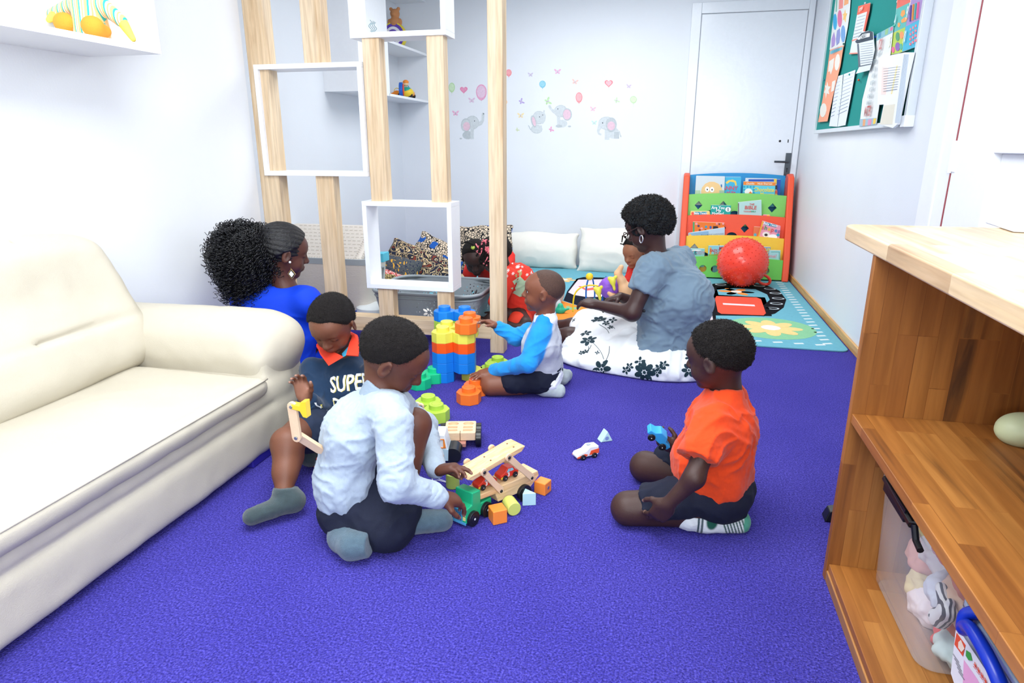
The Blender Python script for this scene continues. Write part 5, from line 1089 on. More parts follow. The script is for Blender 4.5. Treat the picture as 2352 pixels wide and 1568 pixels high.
# red truck with crane arm, mostly behind the boy
p = fl(712, 1090); t = thing('toy_crane_truck', 'red wooden truck with pale crane arm and yellow bucket between the two boys', 'toy', (p[0] + .055, p[1] + .075, 0), (0, 0, 1.0), 'wooden toy vehicles')
MB().prism([(-.068, .012), (.10, .012), (.10, .05), (-.02, .05), (-.024, .100), (-.050, .100), (-.052, .062), (-.068, .056)], -.04, .04, 1).link('truck_body', mat('truck_red', '#e8472e', .38), t, world=False, bevel=.003)
b = MB().use(flat('#3d4f66')); b.box((-.0695, -.016, .022), (-.068, .016, .05)); b.use(flat('#c6d0da'))
for i in range(6): b.box((-.0702, -.014 + i * .005, .024), (-.069, -.012 + i * .005, .048))
b.use(flat('#f0c840'))
for y in (-.032, .026): 
    for z in (.022, .034): b.box((-.0702, y, z), (-.068, y + .009, z + .009))
b.use(flat('#cfe6ee', .2)).box((-.052, -.03, .068), (-.0505, .03, .092)); b.link('grille', None, t, world=False)
for x in (-.03, .07):
    for y in (-.044, .044): wheel(t, (x, y, .022), .022, .012)
def bar(name, a, b_, w_, th, m, parent, world=True):
    a, b_ = V3(a), V3(b_); d = nz(b_ - a); n_ = nz(np.cross(d, (0, 1, 0))); s_ = np.cross(d, n_); pts = []
    for c, sg in ((a, -1), (b_, 1)):
        for k in range(7):
            an = -PI / 2 + PI * k / 6; pts.append(c + sg * d * w_ * math.cos(an) + n_ * w_ * math.sin(an) * sg)
    k = len(pts); return MB().add([q + s_ * th for q in pts] + [q - s_ * th for q in pts], [list(range(k)), list(range(k, 2 * k))[::-1]] + [(i, k + i, k + (i + 1) % k, (i + 1) % k) for i in range(k)]).link(name, m, parent, world=world, bevel=.001)
ca = thing('toy_crane', 'pale jointed wooden crane arm tipped with a yellow bucket by the boy raised hand', 'toy', tuple(fl(705, 1040)))
J0, J1, J2 = atY(735, 1032, 1.50), atY(686, 1001, 1.46), atY(675, 930, 1.46)
bar('arm_segment', J0, J1, .013, .006, LW2, ca); bar('arm_segment', J1 + (0, -.008, 0), J2 + (0, -.008, 0), .013, .005, LW2, ca)
for j in (J1, J2): MB().cone(j + (0, -.017, 0), j + (0, .0, 0), .005, n=12).link('bolt', mat('steel', '#aab2b8', .3, metal=.9), ca, bevel=.001)
YP_ = PL('#eec832'); bk_ = MB(); c = J2 + (.013, -.004, 0); bk_.prism([(c[0] - .012, c[2] - .006), (c[0] + .012, c[2] - .010), (c[0] + .020, c[2] - .026), (c[0] + .032, c[2] - .028), (c[0] + .032, c[2] + .020), (c[0] + .018, c[2] + .018), (c[0] + .012, c[2] + .006), (c[0] - .012, c[2] + .008)], c[1] - .012, c[1] + .012, 1); bk_.link('bucket', YP_, ca, bevel=.002)
ca2 = thing('toy_crane', 'pair of pale wooden arm slats standing behind the raised knee', 'toy', tuple(fl(960, 1000)))
bar('arm_segment', atY(943, 1015, 1.98), atY(958, 930, 1.98), .012, .005, LW2, ca2); bar('arm_segment', atY(962, 1015, 1.965), atY(966, 933, 1.965), .012, .005, LW2, ca2); c = atY(966, 934, 1.955); MB().cone(c, c + (0, .01, 0), .005, n=12).link('bolt', mat('steel', '#aab2b8'), ca2)
# loose wooden shapes
def cubeblk(px, py, a, col, label, s=.036, dot=None):
    p = fl(px, py); t = thing('toy_block', label, 'toy block', (p[0], p[1] + s * .6, 0), (0, 0, a), 'small wooden shape blocks'); MB().box((-s / 2, -s / 2, 0), (s / 2, s / 2, s)).link('block', mat('shape_' + col.lstrip('#'), col, .45), t, world=False, bevel=.003, seg=3)
    if dot: MB().cone((s / 2, .0, s / 2), (s / 2 + .0008, 0, s / 2), .006, n=16).link('inset', mat('steel', '#aab2b8'), t, world=False)
OB = '#f58a35'
cubeblk(1138, 1206, .62, OB, 'orange wooden cube in front, beside the yellow cylinder', .046); cubeblk(1243, 1138, -.35, OB, 'orange wooden cube at the right with a metal dot', .043, 1)
p = fl(1172, 1186); t = thing('toy_block', 'yellow-green wooden cylinder lying beside the orange cube', 'toy block', (p[0] - .003, p[1] + .028, 0), (0, 0, -.95), 'small wooden shape blocks'); MB().cone((-.026, 0, .0225), (.026, 0, .0225), .0225, n=36).link('block', mat('shape_lime', '#cdd86c', .45), t, world=False, bevel=.003)
p = fl(1213, 1162); t = thing('toy_block', 'pale blue wooden triangular block standing among the loose shapes', 'toy block', (p[0], p[1] + .015, 0), (0, 0, .25), 'small wooden shape blocks'); MB().prism([(-.022, -.014), (.022, -.010), (-.012, .022)], 0, .044, 2).link('block', mat('shape_blue', '#b4dbe0', .45), t, world=False, bevel=.002)
p = fl(1037, 1122); t = thing('toy_block', 'light green wooden cylinder standing behind the green cab', 'toy block', (p[0], p[1] + .015, 0), 0, 'small wooden shape blocks'); MB().cone((0, 0, 0), (0, 0, .052), .023, n=36).link('block', mat('shape_lime2', '#b9cf62', .45), t, world=False, bevel=.003)
p = fl(1388, 1015); t = thing('toy_block', 'pale aqua triangular block with a blue dot, alone on the carpet', 'toy block', (p[0], p[1] + .02, 0), (0, 0, .55), 'small wooden shape blocks'); MB().prism([(-.026, 0), (.026, 0), (.002, .044)], -.018, .018, 1).link('block', mat('shape_aqua', '#bfe2e2', .45), t, world=False, bevel=.003); MB().cone((.0, -.0188, .015), (0, -.018, .015), .008, n=16).link('inset', mat('dot_blue', '#7f97c8', .4), t, world=False)
p0 = fl(1000, 1098); o = MB().tube([fl(x, y, .004) for x, y in ((992, 1098), (995, 1104), (1005, 1102), (1020, 1106), (1035, 1110), (1018, 1103), (1003, 1098), (1012, 1085), (1006, 1070))], .0012, 5).link('pull_string', mat('white_cotton', '#e9edf2', .8), smooth=True); tag(o, 'thin white pull string on the carpet beside the toy bus', 'string')
# little ambulance
p = fl(1343, 1054); t = thing('toy_car', 'small white toy car with an orange stripe, alone on the carpet', 'toy car', (p[0], p[1] + .02, 0), (0, 0, math.radians(38)), 'small toy cars on the carpet')
MB().prism([(-.046, .008), (.044, .008), (.046, .024), (.046, .044), (.008, .047), (-.010, .032), (-.040, .026), (-.047, .018)], -.019, .019, 1).link('car_body', mat('car_white', '#eef0ee', .4), t, world=False, bevel=.004)
b = MB().use(flat('#f0592a'))
for y in (-.0196, .019): b.prism([(-.046, .009), (-.010, .009), (.0, .017), (-.014, .022), (-.046, .014)], y, y + .0006, 1); b.prism([(.004, .014), (.046, .016), (.046, .034), (.012, .031)], y, y + .0006, 1)
b.use(flat('#9aa4aa')).cone((.012, 0, .046), (.012, 0, .0478), .008, n=14); b.link('car_print', None, t, world=False)
for x in (-.022, .026):
    for y in (-.021, .021): wheel(t, (x, y, .010), .0105, .007)
# blue car in the kneeling boy's hand
c = atY(1527, 1003, 1.93); t = thing('toy_car', 'blue toy car held up by the boy in the orange T-shirt', 'toy car', tuple(c), (0.35, .75, .35), 'small toy cars on the carpet')
MB().prism([(-.045, -.010), (.045, -.010), (.046, .006), (.022, .010), (.012, .024), (-.016, .024), (-.028, .010), (-.046, .006)], -.019, .019, 1).link('car_body', mat('car_blue', '#2f9ade', .4), t, world=False, bevel=.003)
for x in (-.025, .025):
    for y in (-.021, .021): wheel(t, (x, y, -.010), .012, .007)
# ================================================================== BEAD MAZE, SMALL TOYS ON THE RUG
q = lambda x, y, Y=3.62: atY(x, y, Y)
bm_ = thing('bead_maze', 'bead maze toy with looping yellow and blue wires held by the kneeling woman', 'toy', tuple(fl(1360, 720)))
MB().tube(curve([q(*p) for p in ((1316, 716), (1317, 690), (1322, 672), (1335, 660), (1355, 655), (1378, 658), (1395, 670), (1402, 685), (1404, 702))]), .0045, 8).link('yellow_wire', PL('#f0cc1e'), bm_, smooth=True)
MB().tube(curve([q(*p) for p in ((1347, 702), (1346, 670), (1349, 648), (1354, 636))]), .0045, 8).tube(curve([q(p[0], p[1], 3.66) for p in ((1361, 638), (1364, 655), (1366, 672), (1365, 690))]), .0042, 8).link('blue_wire', PL('#1c66b8'), bm_, smooth=True)
MB().hull8([tuple(q(1378, 705, 3.60)), tuple(q(1383, 705, 3.60)), tuple(q(1383, 705, 3.62)), tuple(q(1378, 705, 3.62)), tuple(q(1391, 634, 3.60)), tuple(q(1393, 634, 3.60)), tuple(q(1393, 634, 3.62)), tuple(q(1391, 634, 3.62))]).link('blue_slat', PL('#1c66b8'), bm_, bevel=.001)
MB().ball(q(1354, 635), .021, 20, 14).link('yellow_bead', PL('#f6cf2a'), bm_, smooth=True); MB().ball(q(1365, 692, 3.64), .018, 20, 14).link('green_bead', PL('#2fb48a'), bm_, smooth=True)
f = Field(); c = K_(1287, 710, .03) if False else fl(1287, 712, .03); f.add(Ell(c, (.035, .03, .028)), .01); f.add(Ell(c + (0, 0, .03), .020), .012); f.add(Cone(c + (.02, 0, .0), c + (.055, 0, .012), .010, .008), .01); o = organic('toy_duck', [(f, .005)], PL('#2fb48f'), None); tag(o, 'small green rounded plastic toy on the rug beside the kneeling boy head', 'toy')
# ================================================================== BOXES IN THE CABINET
def clearm(name, col, rough=.12, a=.35):
    m = bpy.data.materials.new(name); m.use_nodes = True; nt = m.node_tree; b = nt.nodes['Principled BSDF']; b.inputs['Base Color'].default_value = lin(col); b.inputs['Roughness'].default_value = rough; b.inputs['Alpha'].default_value = a; b.inputs['Specular IOR Level'].default_value = .6; return m
CLR = clearm('clear_plastic', '#dfe8ee', .12, .24); CLB = clearm('cloudy_blue_plastic', '#b8c8e6', .3, .72); LIDM = clearm('lid_plastic', '#b9cbe6', .25, .8)
def tub(t, x0, y0, x1, y1, z0, z1, m, tp=.93, r=.04, th=.0025):
    cx_, cy_ = (x0 + x1) / 2, (y0 + y1) / 2
    def ring(s, z, o=0): return [(cx_ + (x - cx_) * s, cy_ + (y - cy_) * s, z) for x, y in rrect(x0 + o, y0 + o, x1 - o, y1 - o, r, 5)]
    rs_ = [ring(tp * .96, z0), ring(tp, z0 + .012), ring(.97, (z0 + z1) * .55), ring(1, z1 - .02), ring(1.03, z1 - .018), ring(1.03, z1)]; n = len(rs_[0]); b = MB(); b.add(sum(rs_, []), [(k * n + i, k * n + (i + 1) % n, (k + 1) * n + (i + 1) % n, (k + 1) * n + i) for k in range(len(rs_) - 1) for i in range(n)] + [list(range(n))[::-1]]); return b.link('tub', m, t, smooth='auto')
def lid_(t, x0, y0, x1, y1, z, m):
    return MB().prism(rrect(x0 - .006, y0 - .006, x1 + .006, y1 + .006, .045, 5), z, z + .012).prism(rrect(x0 + .02, y0 + .02, x1 - .02, y1 - .02, .035, 5), z + .012, z + .018).link('lid', m, t, bevel=.003)
SX = .552
t1_ = thing('storage_box', 'clear plastic box with a black handle full of small toys, inside the shelf unit', 'storage box', (.76, 1.44, .05), group='storage boxes in the shelf unit')
tub(t1_, SX, 1.26, .94, 1.61, .051, .352, CLR); lid_(t1_, SX, 1.26, .94, 1.61, .353, CLR)
MB().tube([(SX - .010, 1.51, .375), (SX - .024, 1.51, .368), (SX - .024, 1.33, .358), (SX - .010, 1.33, .365)], .0085, 8).tube([(SX - .02, 1.33, .36), (SX - .016, 1.318, .33), (SX - .016, 1.29, .325)], .007, 8).box((SX - .030, 1.36, .345), (SX - .014, 1.50, .374)).link('handle', BLACK, t1_, bevel=.003)
tl = ((.66, 1.36, .12, '#e88a66', .05, 'salmon soft toy at the bottom of the clear box'), (.66, 1.50, .20, '#f0ece6', .055, 'white cloth toy inside the clear box'), (.64, 1.42, .27, '#e87a60', .05, 'coral toy near the top of the clear box'), (.64, 1.52, .29, '#4a5c9a', .035, 'dark blue toy high in the clear box'), (.63, 1.50, .10, '#e8d8a8', .04, 'cream toy low in the clear box'), (.63, 1.32, .085, '#d6ecec', .035, 'pale aqua toy at the near corner of the clear box'), (.76, 1.44, .14, '#f2d2bc', .08, 'peach soft toy in the middle of the clear box'), (.64, 1.33, .19, '#f0d0b4', .05, 'peach rounded toy beside the zebra in the clear box'), (.625, 1.36, .075, '#e05a5a', .022, 'red stick toy lying low in the clear box'), (.63, 1.46, .085, '#f4e8ea', .045, 'pinkish white cloth toy on the box bottom'), (.64, 1.55, .15, '#e8b0a0', .04, 'dusty pink toy against the far end of the clear box'), (.63, 1.40, .16, '#dfe6f2', .04, 'pale blue crumpled toy in the middle of the clear box side'), (.64, 1.57, .23, '#e2d88c', .035, 'pale yellow toy in the far upper corner of the clear box'), (.65, 1.31, .25, '#ee9a80', .05, 'light coral toy above the zebra in the clear box'), (.66, 1.40, .33, '#c86a70', .04, 'rose toy just under the lid of the clear box'))
for i, (x, y, z, c, r, l) in enumerate(tl):
    f = Field(); r = r * 1.22; x += .012; f.add(Ell((x, y, z), (r * .7, r, r * .75)), .01); f.add(Ell((x + .01, y + r * .6, z + r * .4), r * .45), .02); f.add(Ell((x, y - r * .7, z - r * .1), r * .4), .02); o = organic('soft_toy', [(f, .007)], mat('plush_' + c.lstrip('#'), c, .85), None, disp=lambda V: .010 * (np.abs(_vn(V * 38, 3)) - .4) + .006 * _vn(V * 70, 5)); tag(o, l, 'toy', 'toys in the clear box')
f = Field(); c = V3((.612, 1.325, .15)); f.add(Cone(c, c + (0, -.03, .04), .022, .016), .01); f.add(Cone(c + (0, -.028, .035), c + (0, .02, .06), .015, .012), .01); f.add(Ell(c + (0, -.03, .062), .009), .005)
zm = bpy.data.materials.new('zebra'); zm.use_nodes = True; nt = zm.node_tree; wv = nt.nodes.new('ShaderNodeTexWave'); wv.inputs['Scale'].default_value = 32; wv.inputs['Distortion'].default_value = 3; tcn = nt.nodes.new('ShaderNodeTexCoord'); nt.links.new(tcn.outputs['Object'], wv.inputs[0]); r = ramp_node(nt, [(0, '#23262c'), (.42, '#eef0ee')], 'CONSTANT'); nt.links.new(wv.outputs[0], r.inputs[0]); nt.links.new(r.outputs[0], nt.nodes['Principled BSDF'].inputs['Base Color'])
o = organic('toy_zebra', [(f, .004)], zm, None); tag(o, 'small black and white zebra head pressed against the clear box side', 'toy', 'toys in the clear box')
t2_ = thing('storage_box', 'cloudy blue plastic box with a royal blue handle and a printed label', 'storage box', (.76, 1.0, .05), group='storage boxes in the shelf unit')
SX2 = .560
tub(t2_, SX2, .80, .94, 1.16, .051, .318, CLB, tp=.90); lid_(t2_, SX2, .80, .94, 1.16, .319, LIDM)
HBm = mat('royal_blue_plastic', '#1238c0', .3, spec=.6)
hx = SX2 - .018
MB().tube(curve([(hx + .012, 1.08, .347), (hx, 1.09, .332), (hx - .002, 1.085, .307), (hx - .004, 1.075, .322), (hx - .010, 1.04, .338), (hx - .012, .99, .340), (hx - .010, .95, .330), (hx - .004, .925, .307), (hx, .92, .287), (hx + .002, .90, .284)]), [.0115] * 55, 10).link('handle', HBm, t2_, smooth=True)
def sideq(b, pts, k, c):
    b.use(flat(c, .5)); X = SX2 + .006 - .0005 * k
    Q = []
    for p in pts:
        v = atX(*p, SX2 - .0); z = v[2]; Q.append((SX2 + (.318 - z) * .045 - .006 - .0006 * k, v[1], z))
    b.poly(Q); return b
lb_ = MB(); sideq(lb_, [(2200, 1447), (2212, 1452), (2290, 1568), (2300, 1620), (2200, 1600), (2183, 1545)], 0, '#e8e8ea'); sideq(lb_, [(2203, 1453), (2224, 1482), (2216, 1508), (2196, 1480)], 1, '#e8562c'); sideq(lb_, [(2207, 1475), (2214, 1470), (2222, 1490), (2214, 1498), (2206, 1488)], 2, '#f6e0c8'); sideq(lb_, [(2218, 1515), (2250, 1560), (2270, 1600), (2210, 1600)], 1, '#e8a8cc'); sideq(lb_, [(2226, 1493), (2236, 1500), (2240, 1518), (2230, 1516), (2224, 1506)], 2, '#3aa03c')
for i in range(5): sideq(lb_, [(2192 + 3 * i, 1500 + 10 * i), (2206 + 3 * i, 1520 + 10 * i), (2205 + 3 * i, 1523 + 10 * i), (2191 + 3 * i, 1503 + 10 * i)], 1, '#9a9aa0')
lb_.link('printed_label', None, t2_)
mbx = MB().use(flat('#e8562c', .5))
for i, (x, y) in enumerate(((2244, 1524), (2252, 1536), (2260, 1548), (2268, 1560))):
    for dx, dy, w_, h_ in ((0, 0, 9, 2), (3, -4, 2, 12), (-1, 5, 7, 2), (5, 2, 2, 7)):
        Q = []
        for p in ((x + dx, y + dy), (x + dx + w_, y + dy + w_ * 1.2), (x + dx + w_, y + dy + w_ * 1.2 + h_), (x + dx, y + dy + h_)): v = atX(*p, SX2); Q.append((SX2 + (.318 - v[2]) * .045 - .0082, v[1], v[2]))
        mbx.poly(Q)
mbx.link('label_lettering', None, t2_)
f = Field(); c = fl(2362, 985, .51); f.add(Ell(c, (.055, .05, .034)), .02); f.add(Ell(c + (-.02, 0, -.01), (.04, .035, .028)), .02); o = organic('plastic_bowl', [(f, .005)], mat('pale_green_plastic', '#cdd9b0', .4), None); tag(o, 'pale green rounded plastic toy on the middle shelf at the right edge', 'toy')
p = fl(2325, 533, .902); o = MB().hull8([(p[0], p[1] - .0, .902), (p[0] + .2, p[1] - .05, .902), (p[0] + .22, p[1] + .18, .902), (p[0] + .02, p[1] + .2, .902), (p[0] + .012, p[1] - .0, .99), (p[0] + .2, p[1] - .05, .99), (p[0] + .22, p[1] + .18, .99), (p[0] + .03, p[1] + .2, .99)]).link('paper_box', mat('white_card', '#eceff2', .6), bevel=.004); tag(o, 'white cardboard box on top of the wooden shelf unit at the right edge', 'box')
p = fl(1900, 1192); o = MB().hull8([(p[0] - .012, p[1] - .02, 0), (p[0] + .05, p[1] - .02, 0), (p[0] + .05, p[1] + .03, 0), (p[0] - .012, p[1] + .03, 0), (p[0] + .0, p[1] - .015, .035), (p[0] + .05, p[1] - .015, .05), (p[0] + .05, p[1] + .025, .05), (p[0], p[1] + .025, .035)]).link('shoe', BLACK, bevel=.004); tag(o, 'black object end showing behind the shelf unit on the carpet', 'shoe')
p = fl(600, 1078); o = box('fabric_box', (p[0] - .22, p[1] + .0, 0), (p[0] - .03, p[1] + .14, .10), mat('navy_box', '#241a8c', .7), bevel=.005); tag(o, 'dark blue fabric box tucked under the sofa beside the boy leg', 'box')
# ================================================================== PEOPLE
class Head:
    def __init__(H, c, fwd, up, s):
        H.c = V3(c); H.s = s; f = nz(fwd); u = V3(up); u = nz(u - f * (f @ u)); l = np.cross(u, f)
        H.R = np.stack([f, l, u], 1); H.f, H.l, H.u = f, l, u
    def p(H, f, l, u): return H.c + H.R @ (H.s * V3((f, l, u)))
    def E(H, c, r, R=None): return Ell(H.p(*c), V3(r) * H.s, H.R if R is None else H.R @ R)
    def C(H, a, b, ra, rb=None): return Cone(H.p(*a), H.p(*b), ra * H.s, (ra if rb is None else rb) * H.s)
    def loc(H, P): return ((P - H.c) @ H.R) / H.s
def rot2(a):  # about the sideways axis
    return np.array([[math.cos(a), 0, math.sin(a)], [0, 1, 0], [-math.sin(a), 0, math.cos(a)]])
def head(F, H, neck, nr=0.2, eyes='down', child=1):
    s = H.s
    F.add(H.E((-.06, 0, .10), (.45, .375 if child else .35, .395)), .01)
    F.add(H.E((.10, 0, -.13), (.285, .285 if child else .265, .345)), .10 * s)
    F.add(H.E((.20, 0, .13), (.21, .27, .22)), .08 * s)
    F.add(H.E((.265, 0, -.40), (.095, .11, .085)), .08 * s)
    for q in (-1, 1):
        F.add(H.E((.215, q * .165, -.20), (.125, .10, .13)), .07 * s)
        F.add(H.E((.315, q * .135, .075), (.065, .10, .035)), .05 * s)
    for q in (-1, 1): F.sub(H.E((.405, q * .145, .005), (.065, .085, .05)), .05 * s)
    for q in (-1, 1): F.add(H.E((.300, q * .145, -.005), (.075, .085, .062)), .012 * s)      # lid over the eyeball
    if eyes == 'down':
        for q in (-1, 1): F.sub(H.C((.362, q * .07, -.040), (.335, q * .215, -.030), .008), .006 * s)
    else:
        for q in (-1, 1): F.sub(H.E((.375, q * .162, -.006), (.060, .072, .030)), .008 * s)
    F.add(H.C((.365, 0, .02), (.425, 0, -.10), .035, .055), .045 * s)
    F.add(H.E((.435, 0, -.125), (.058, .062, .050)), .03 * s)
    for q in (-1, 1): F.add(H.E((.395, q * .058, -.140), (.045, .036, .034)), .02 * s); F.sub(H.E((.435, q * .03, -.168), (.018, .016, .012)), .008 * s)
    F.add(H.E((.335, 0, -.262), (.080, .125, .075)), .05 * s)
    F.add(H.E((.388, 0, -.238), (.036, .088, .024)), .018 * s); F.add(H.E((.380, 0, -.286), (.036, .075, .028)), .018 * s)
    F.sub(H.C((.408, -.085, -.264), (.428, 0, -.262), .006), .010 * s); F.sub(H.C((.408, .085, -.264), (.428, 0, -.262), .006), .010 * s)
    F.add(Cone(H.p(-.14, 0, -.18), neck, nr * s, nr * s * 1.05), .07 * s)
    for q in (-1, 1):
        Re = np.array([[math.cos(.35 * q), -math.sin(.35 * q), 0], [math.sin(.35 * q), math.cos(.35 * q), 0], [0, 0, 1]]) @ rot2(.15)
        F.add(H.E((-.035, q * .385, -.045), (.085, .030, .135), Re), .015 * s)
        F.sub(H.E((-.012, q * .420, -.035), (.042, .022, .085), Re), .010 * s)

def face_paint(H, skin_dark, lip='#8a4a48', brow='#1d1311', eyes='down'):
    P_ = []
    for q in (-1, 1):
        P_.append((H.C((.385, q * .065, .105), (.335, q * .235, .10), .014, .008), brow, .012 * H.s, .75))
        if eyes == 'down': P_.append((H.C((.362, q * .07, -.042), (.330, q * .220, -.032), .010), '#0d0908', .008 * H.s, .9))
        else: P_.append((H.C((.372, q * .075, .022), (.330, q * .215, .022), .010), '#0d0908', .008 * H.s, .9))
        P_.append((H.E((.0, q * .40, -.035), (.05, .035, .085)), skin_dark, .02 * H.s, .6))
        P_.append((H.E((.435, q * .03, -.168), (.02, .018, .014)), '#120c0b', .008 * H.s, .8))
    P_.append((H.E((.415, 0, -.236), (.045, .085, .024)), lip, .012 * H.s, .7)); P_.append((H.E((.410, 0, -.290), (.045, .075, .028)), lip, .012 * H.s, .85))
    P_.append((H.C((.43, -.085, -.264), (.43, .085, -.264), .008), '#2a1414', .010 * H.s, .8))
    return P_
EYE_W = mat('eye_white', '#dcd6d2', 0.25); EYE_D = mat('eye_iris', '#1a0f0b', 0.15)
def eyes_open(H, parent, look=0.0):
    for q in (-1, 1):
        c = H.p(.282, q * .150, -.004); r = .074 * H.s
        b = MB().use(EYE_W).ball(c, r, 16, 12); d_ = nz(H.R @ V3((1, look, 0))); b.use(EYE_D).ball(c + d_ * r * .55, r * .62, 14, 10); b.link('eye', None, parent, smooth=True)
def hairfn(H, th, pts=((-.7, -.24), (-.35, -.24), (-.14, -.10), (-.03, .02), (0.08, .06), (.15, .14), (.25, .29), (.6, .36))):
    xs = [p[0] for p in pts]; ys = [p[1] for p in pts]
    return Fn(lambda P: (lambda q: (np.interp(q[..., 0], xs, ys) - q[..., 2]) * H.s * .6)(H.loc(P)))
def hair_cap(name, H, th, m, parent, h=0.004, disp=None, pts=None, extra=None, k=.012, soft=0.02, fz=0, fl_=.0045):
    f = Field(); f.add(Ell(H.p(-.06, 0, .10), (.45 * H.s + th, .375 * H.s + th, .395 * H.s + th), H.R), .01)
    f.add(Ell(H.p(.20, 0, .13), (.21 * H.s + th, .27 * H.s + th, .22 * H.s + th), H.R), .08 * H.s)
    pp_ = pts or ((-.7, -.24), (-.35, -.24), (-.14, -.10), (-.03, .02), (0.08, .06), (.15, .14), (.25, .29), (.6, .36)); xs = [p[0] for p in pp_]; ys = [p[1] for p in pp_]
    b1 = Ell(H.p(-.06, 0, .10), V3((.45, .375, .395)) * H.s, H.R); b2 = Ell(H.p(.20, 0, .13), V3((.21, .27, .22)) * H.s, H.R)
    def edge(P): q = H.loc(P); return q[..., 2] - np.interp(q[..., 0], xs, ys)
    tp = .10 if th < .012 else .05
    f.keep(Fn(lambda P: np.minimum(b1.d(P), b2.d(P)) - .010 - (th + .004) * np.clip(edge(P) / tp, 0, 1) + .0145), .004)
    if extra: extra(f)
    o = organic(name, [(f, h)], m, parent, disp=disp, smooth=1)
    if fz:
        me = o.data; n = len(me.vertices); co = np.empty(n * 3, np.float32); me.vertices.foreach_get('co', co); nr_ = np.empty(n * 3, np.float32); me.vertices.foreach_get('normal', nr_); co = co.reshape(-1, 3); nr_ = nr_.reshape(-1, 3)
        rg = np.random.default_rng(5); idx = rg.integers(0, n, fz); off = np.array(origin(parent)); P0 = co[idx] + rg.normal(0, .0012, (fz, 3)); e = edge(P0 + off); kp = (e > -.02) & (np.minimum(b1.d(P0 + off), b2.d(P0 + off)) > -.002); P0 = P0[kp]; N0 = nr_[idx][kp]; k_ = len(P0)
        D = N0 * .8 + rg.normal(0, .75, (k_, 3)); D /= np.linalg.norm(D, axis=1)[:, None]; U = np.cross(D, rg.normal(0, 1, (k_, 3))); U /= np.linalg.norm(U, axis=1)[:, None]; W = np.cross(D, U)
        L = rg.uniform(.5, 1, (k_, 1)) * fl_; R0 = fl_ * .16; C = P0 + D * L * .55 + U * L * .30; T = P0 + D * L * .75 + U * L * .75
        vs = np.stack([P0 + U * R0, P0 - U * R0 * .5 + W * R0, P0 - U * R0 * .5 - W * R0, C + U * R0 * .8, C - U * R0 * .4 + W * R0 * .8, C - U * R0 * .4 - W * R0 * .8, T], 1).reshape(-1, 3)
        q = np.array([(0, 1, 4, 3), (1, 2, 5, 4), (2, 0, 3, 5)]); t3 = np.array([(3, 4, 6), (4, 5, 6), (5, 3, 6)]); b_ = np.arange(k_)[:, None, None] * 7
        fm = (q[None] + b_).reshape(-1, 4).tolist() + (t3[None] + b_).reshape(-1, 3).tolist()
        m2 = bpy.data.meshes.new('hair_fuzz'); m2.from_pydata(vs.tolist(), [], fm); m2.materials.append(HFZ); m2.shade_smooth(); ho = bpy.data.objects.new('hair_fuzz', m2); link(ho, parent); ho['kind'] = 'stuff'
    return o
def curly(name, col, rough=.75, sc=480, spec=.3):
    m = mat(name, col, rough, spec=spec, var=.45, vscale=sc * .8); nt = m.node_tree; N = nt.nodes; L = nt.links; v = N.new('ShaderNodeTexVoronoi'); v.inputs['Scale'].default_value = sc
    tc = N.new('ShaderNodeTexCoord'); n = N.new('ShaderNodeTexNoise'); n.inputs['Scale'].default_value = sc * .5; L.new(tc.outputs['Object'], n.inputs[0]); mx = N.new('ShaderNodeMix'); mx.data_type = 'VECTOR'; mx.inputs[0].default_value = .015; L.new(tc.outputs['Object'], mx.inputs[4]); L.new(n.outputs['Color'], mx.inputs[5]); L.new(mx.outputs[1], v.inputs[0])
    bp = N.new('ShaderNodeBump'); bp.inputs['Strength'].default_value = 1; bp.inputs['Distance'].default_value = .002; bp.invert = True; L.new(v.outputs['Distance'], bp.inputs['Height']); L.new(bp.outputs[0], N['Principled BSDF'].inputs['Normal']); return m
HAIR = curly('short_black_hair', '#1c1716'); HFZ = mat('hair_curl', '#17120f', .6, spec=.4)
def fuzz(V): return 0.0008 * _vn(V * 150, 1)
SKIN = lambda n_, r=.48: mat('skin_' + n_, '#ffffff', r, spec=.45, vcol=True, bump=.25, bscale=600, var=.05, vscale=30, sss=0.0)
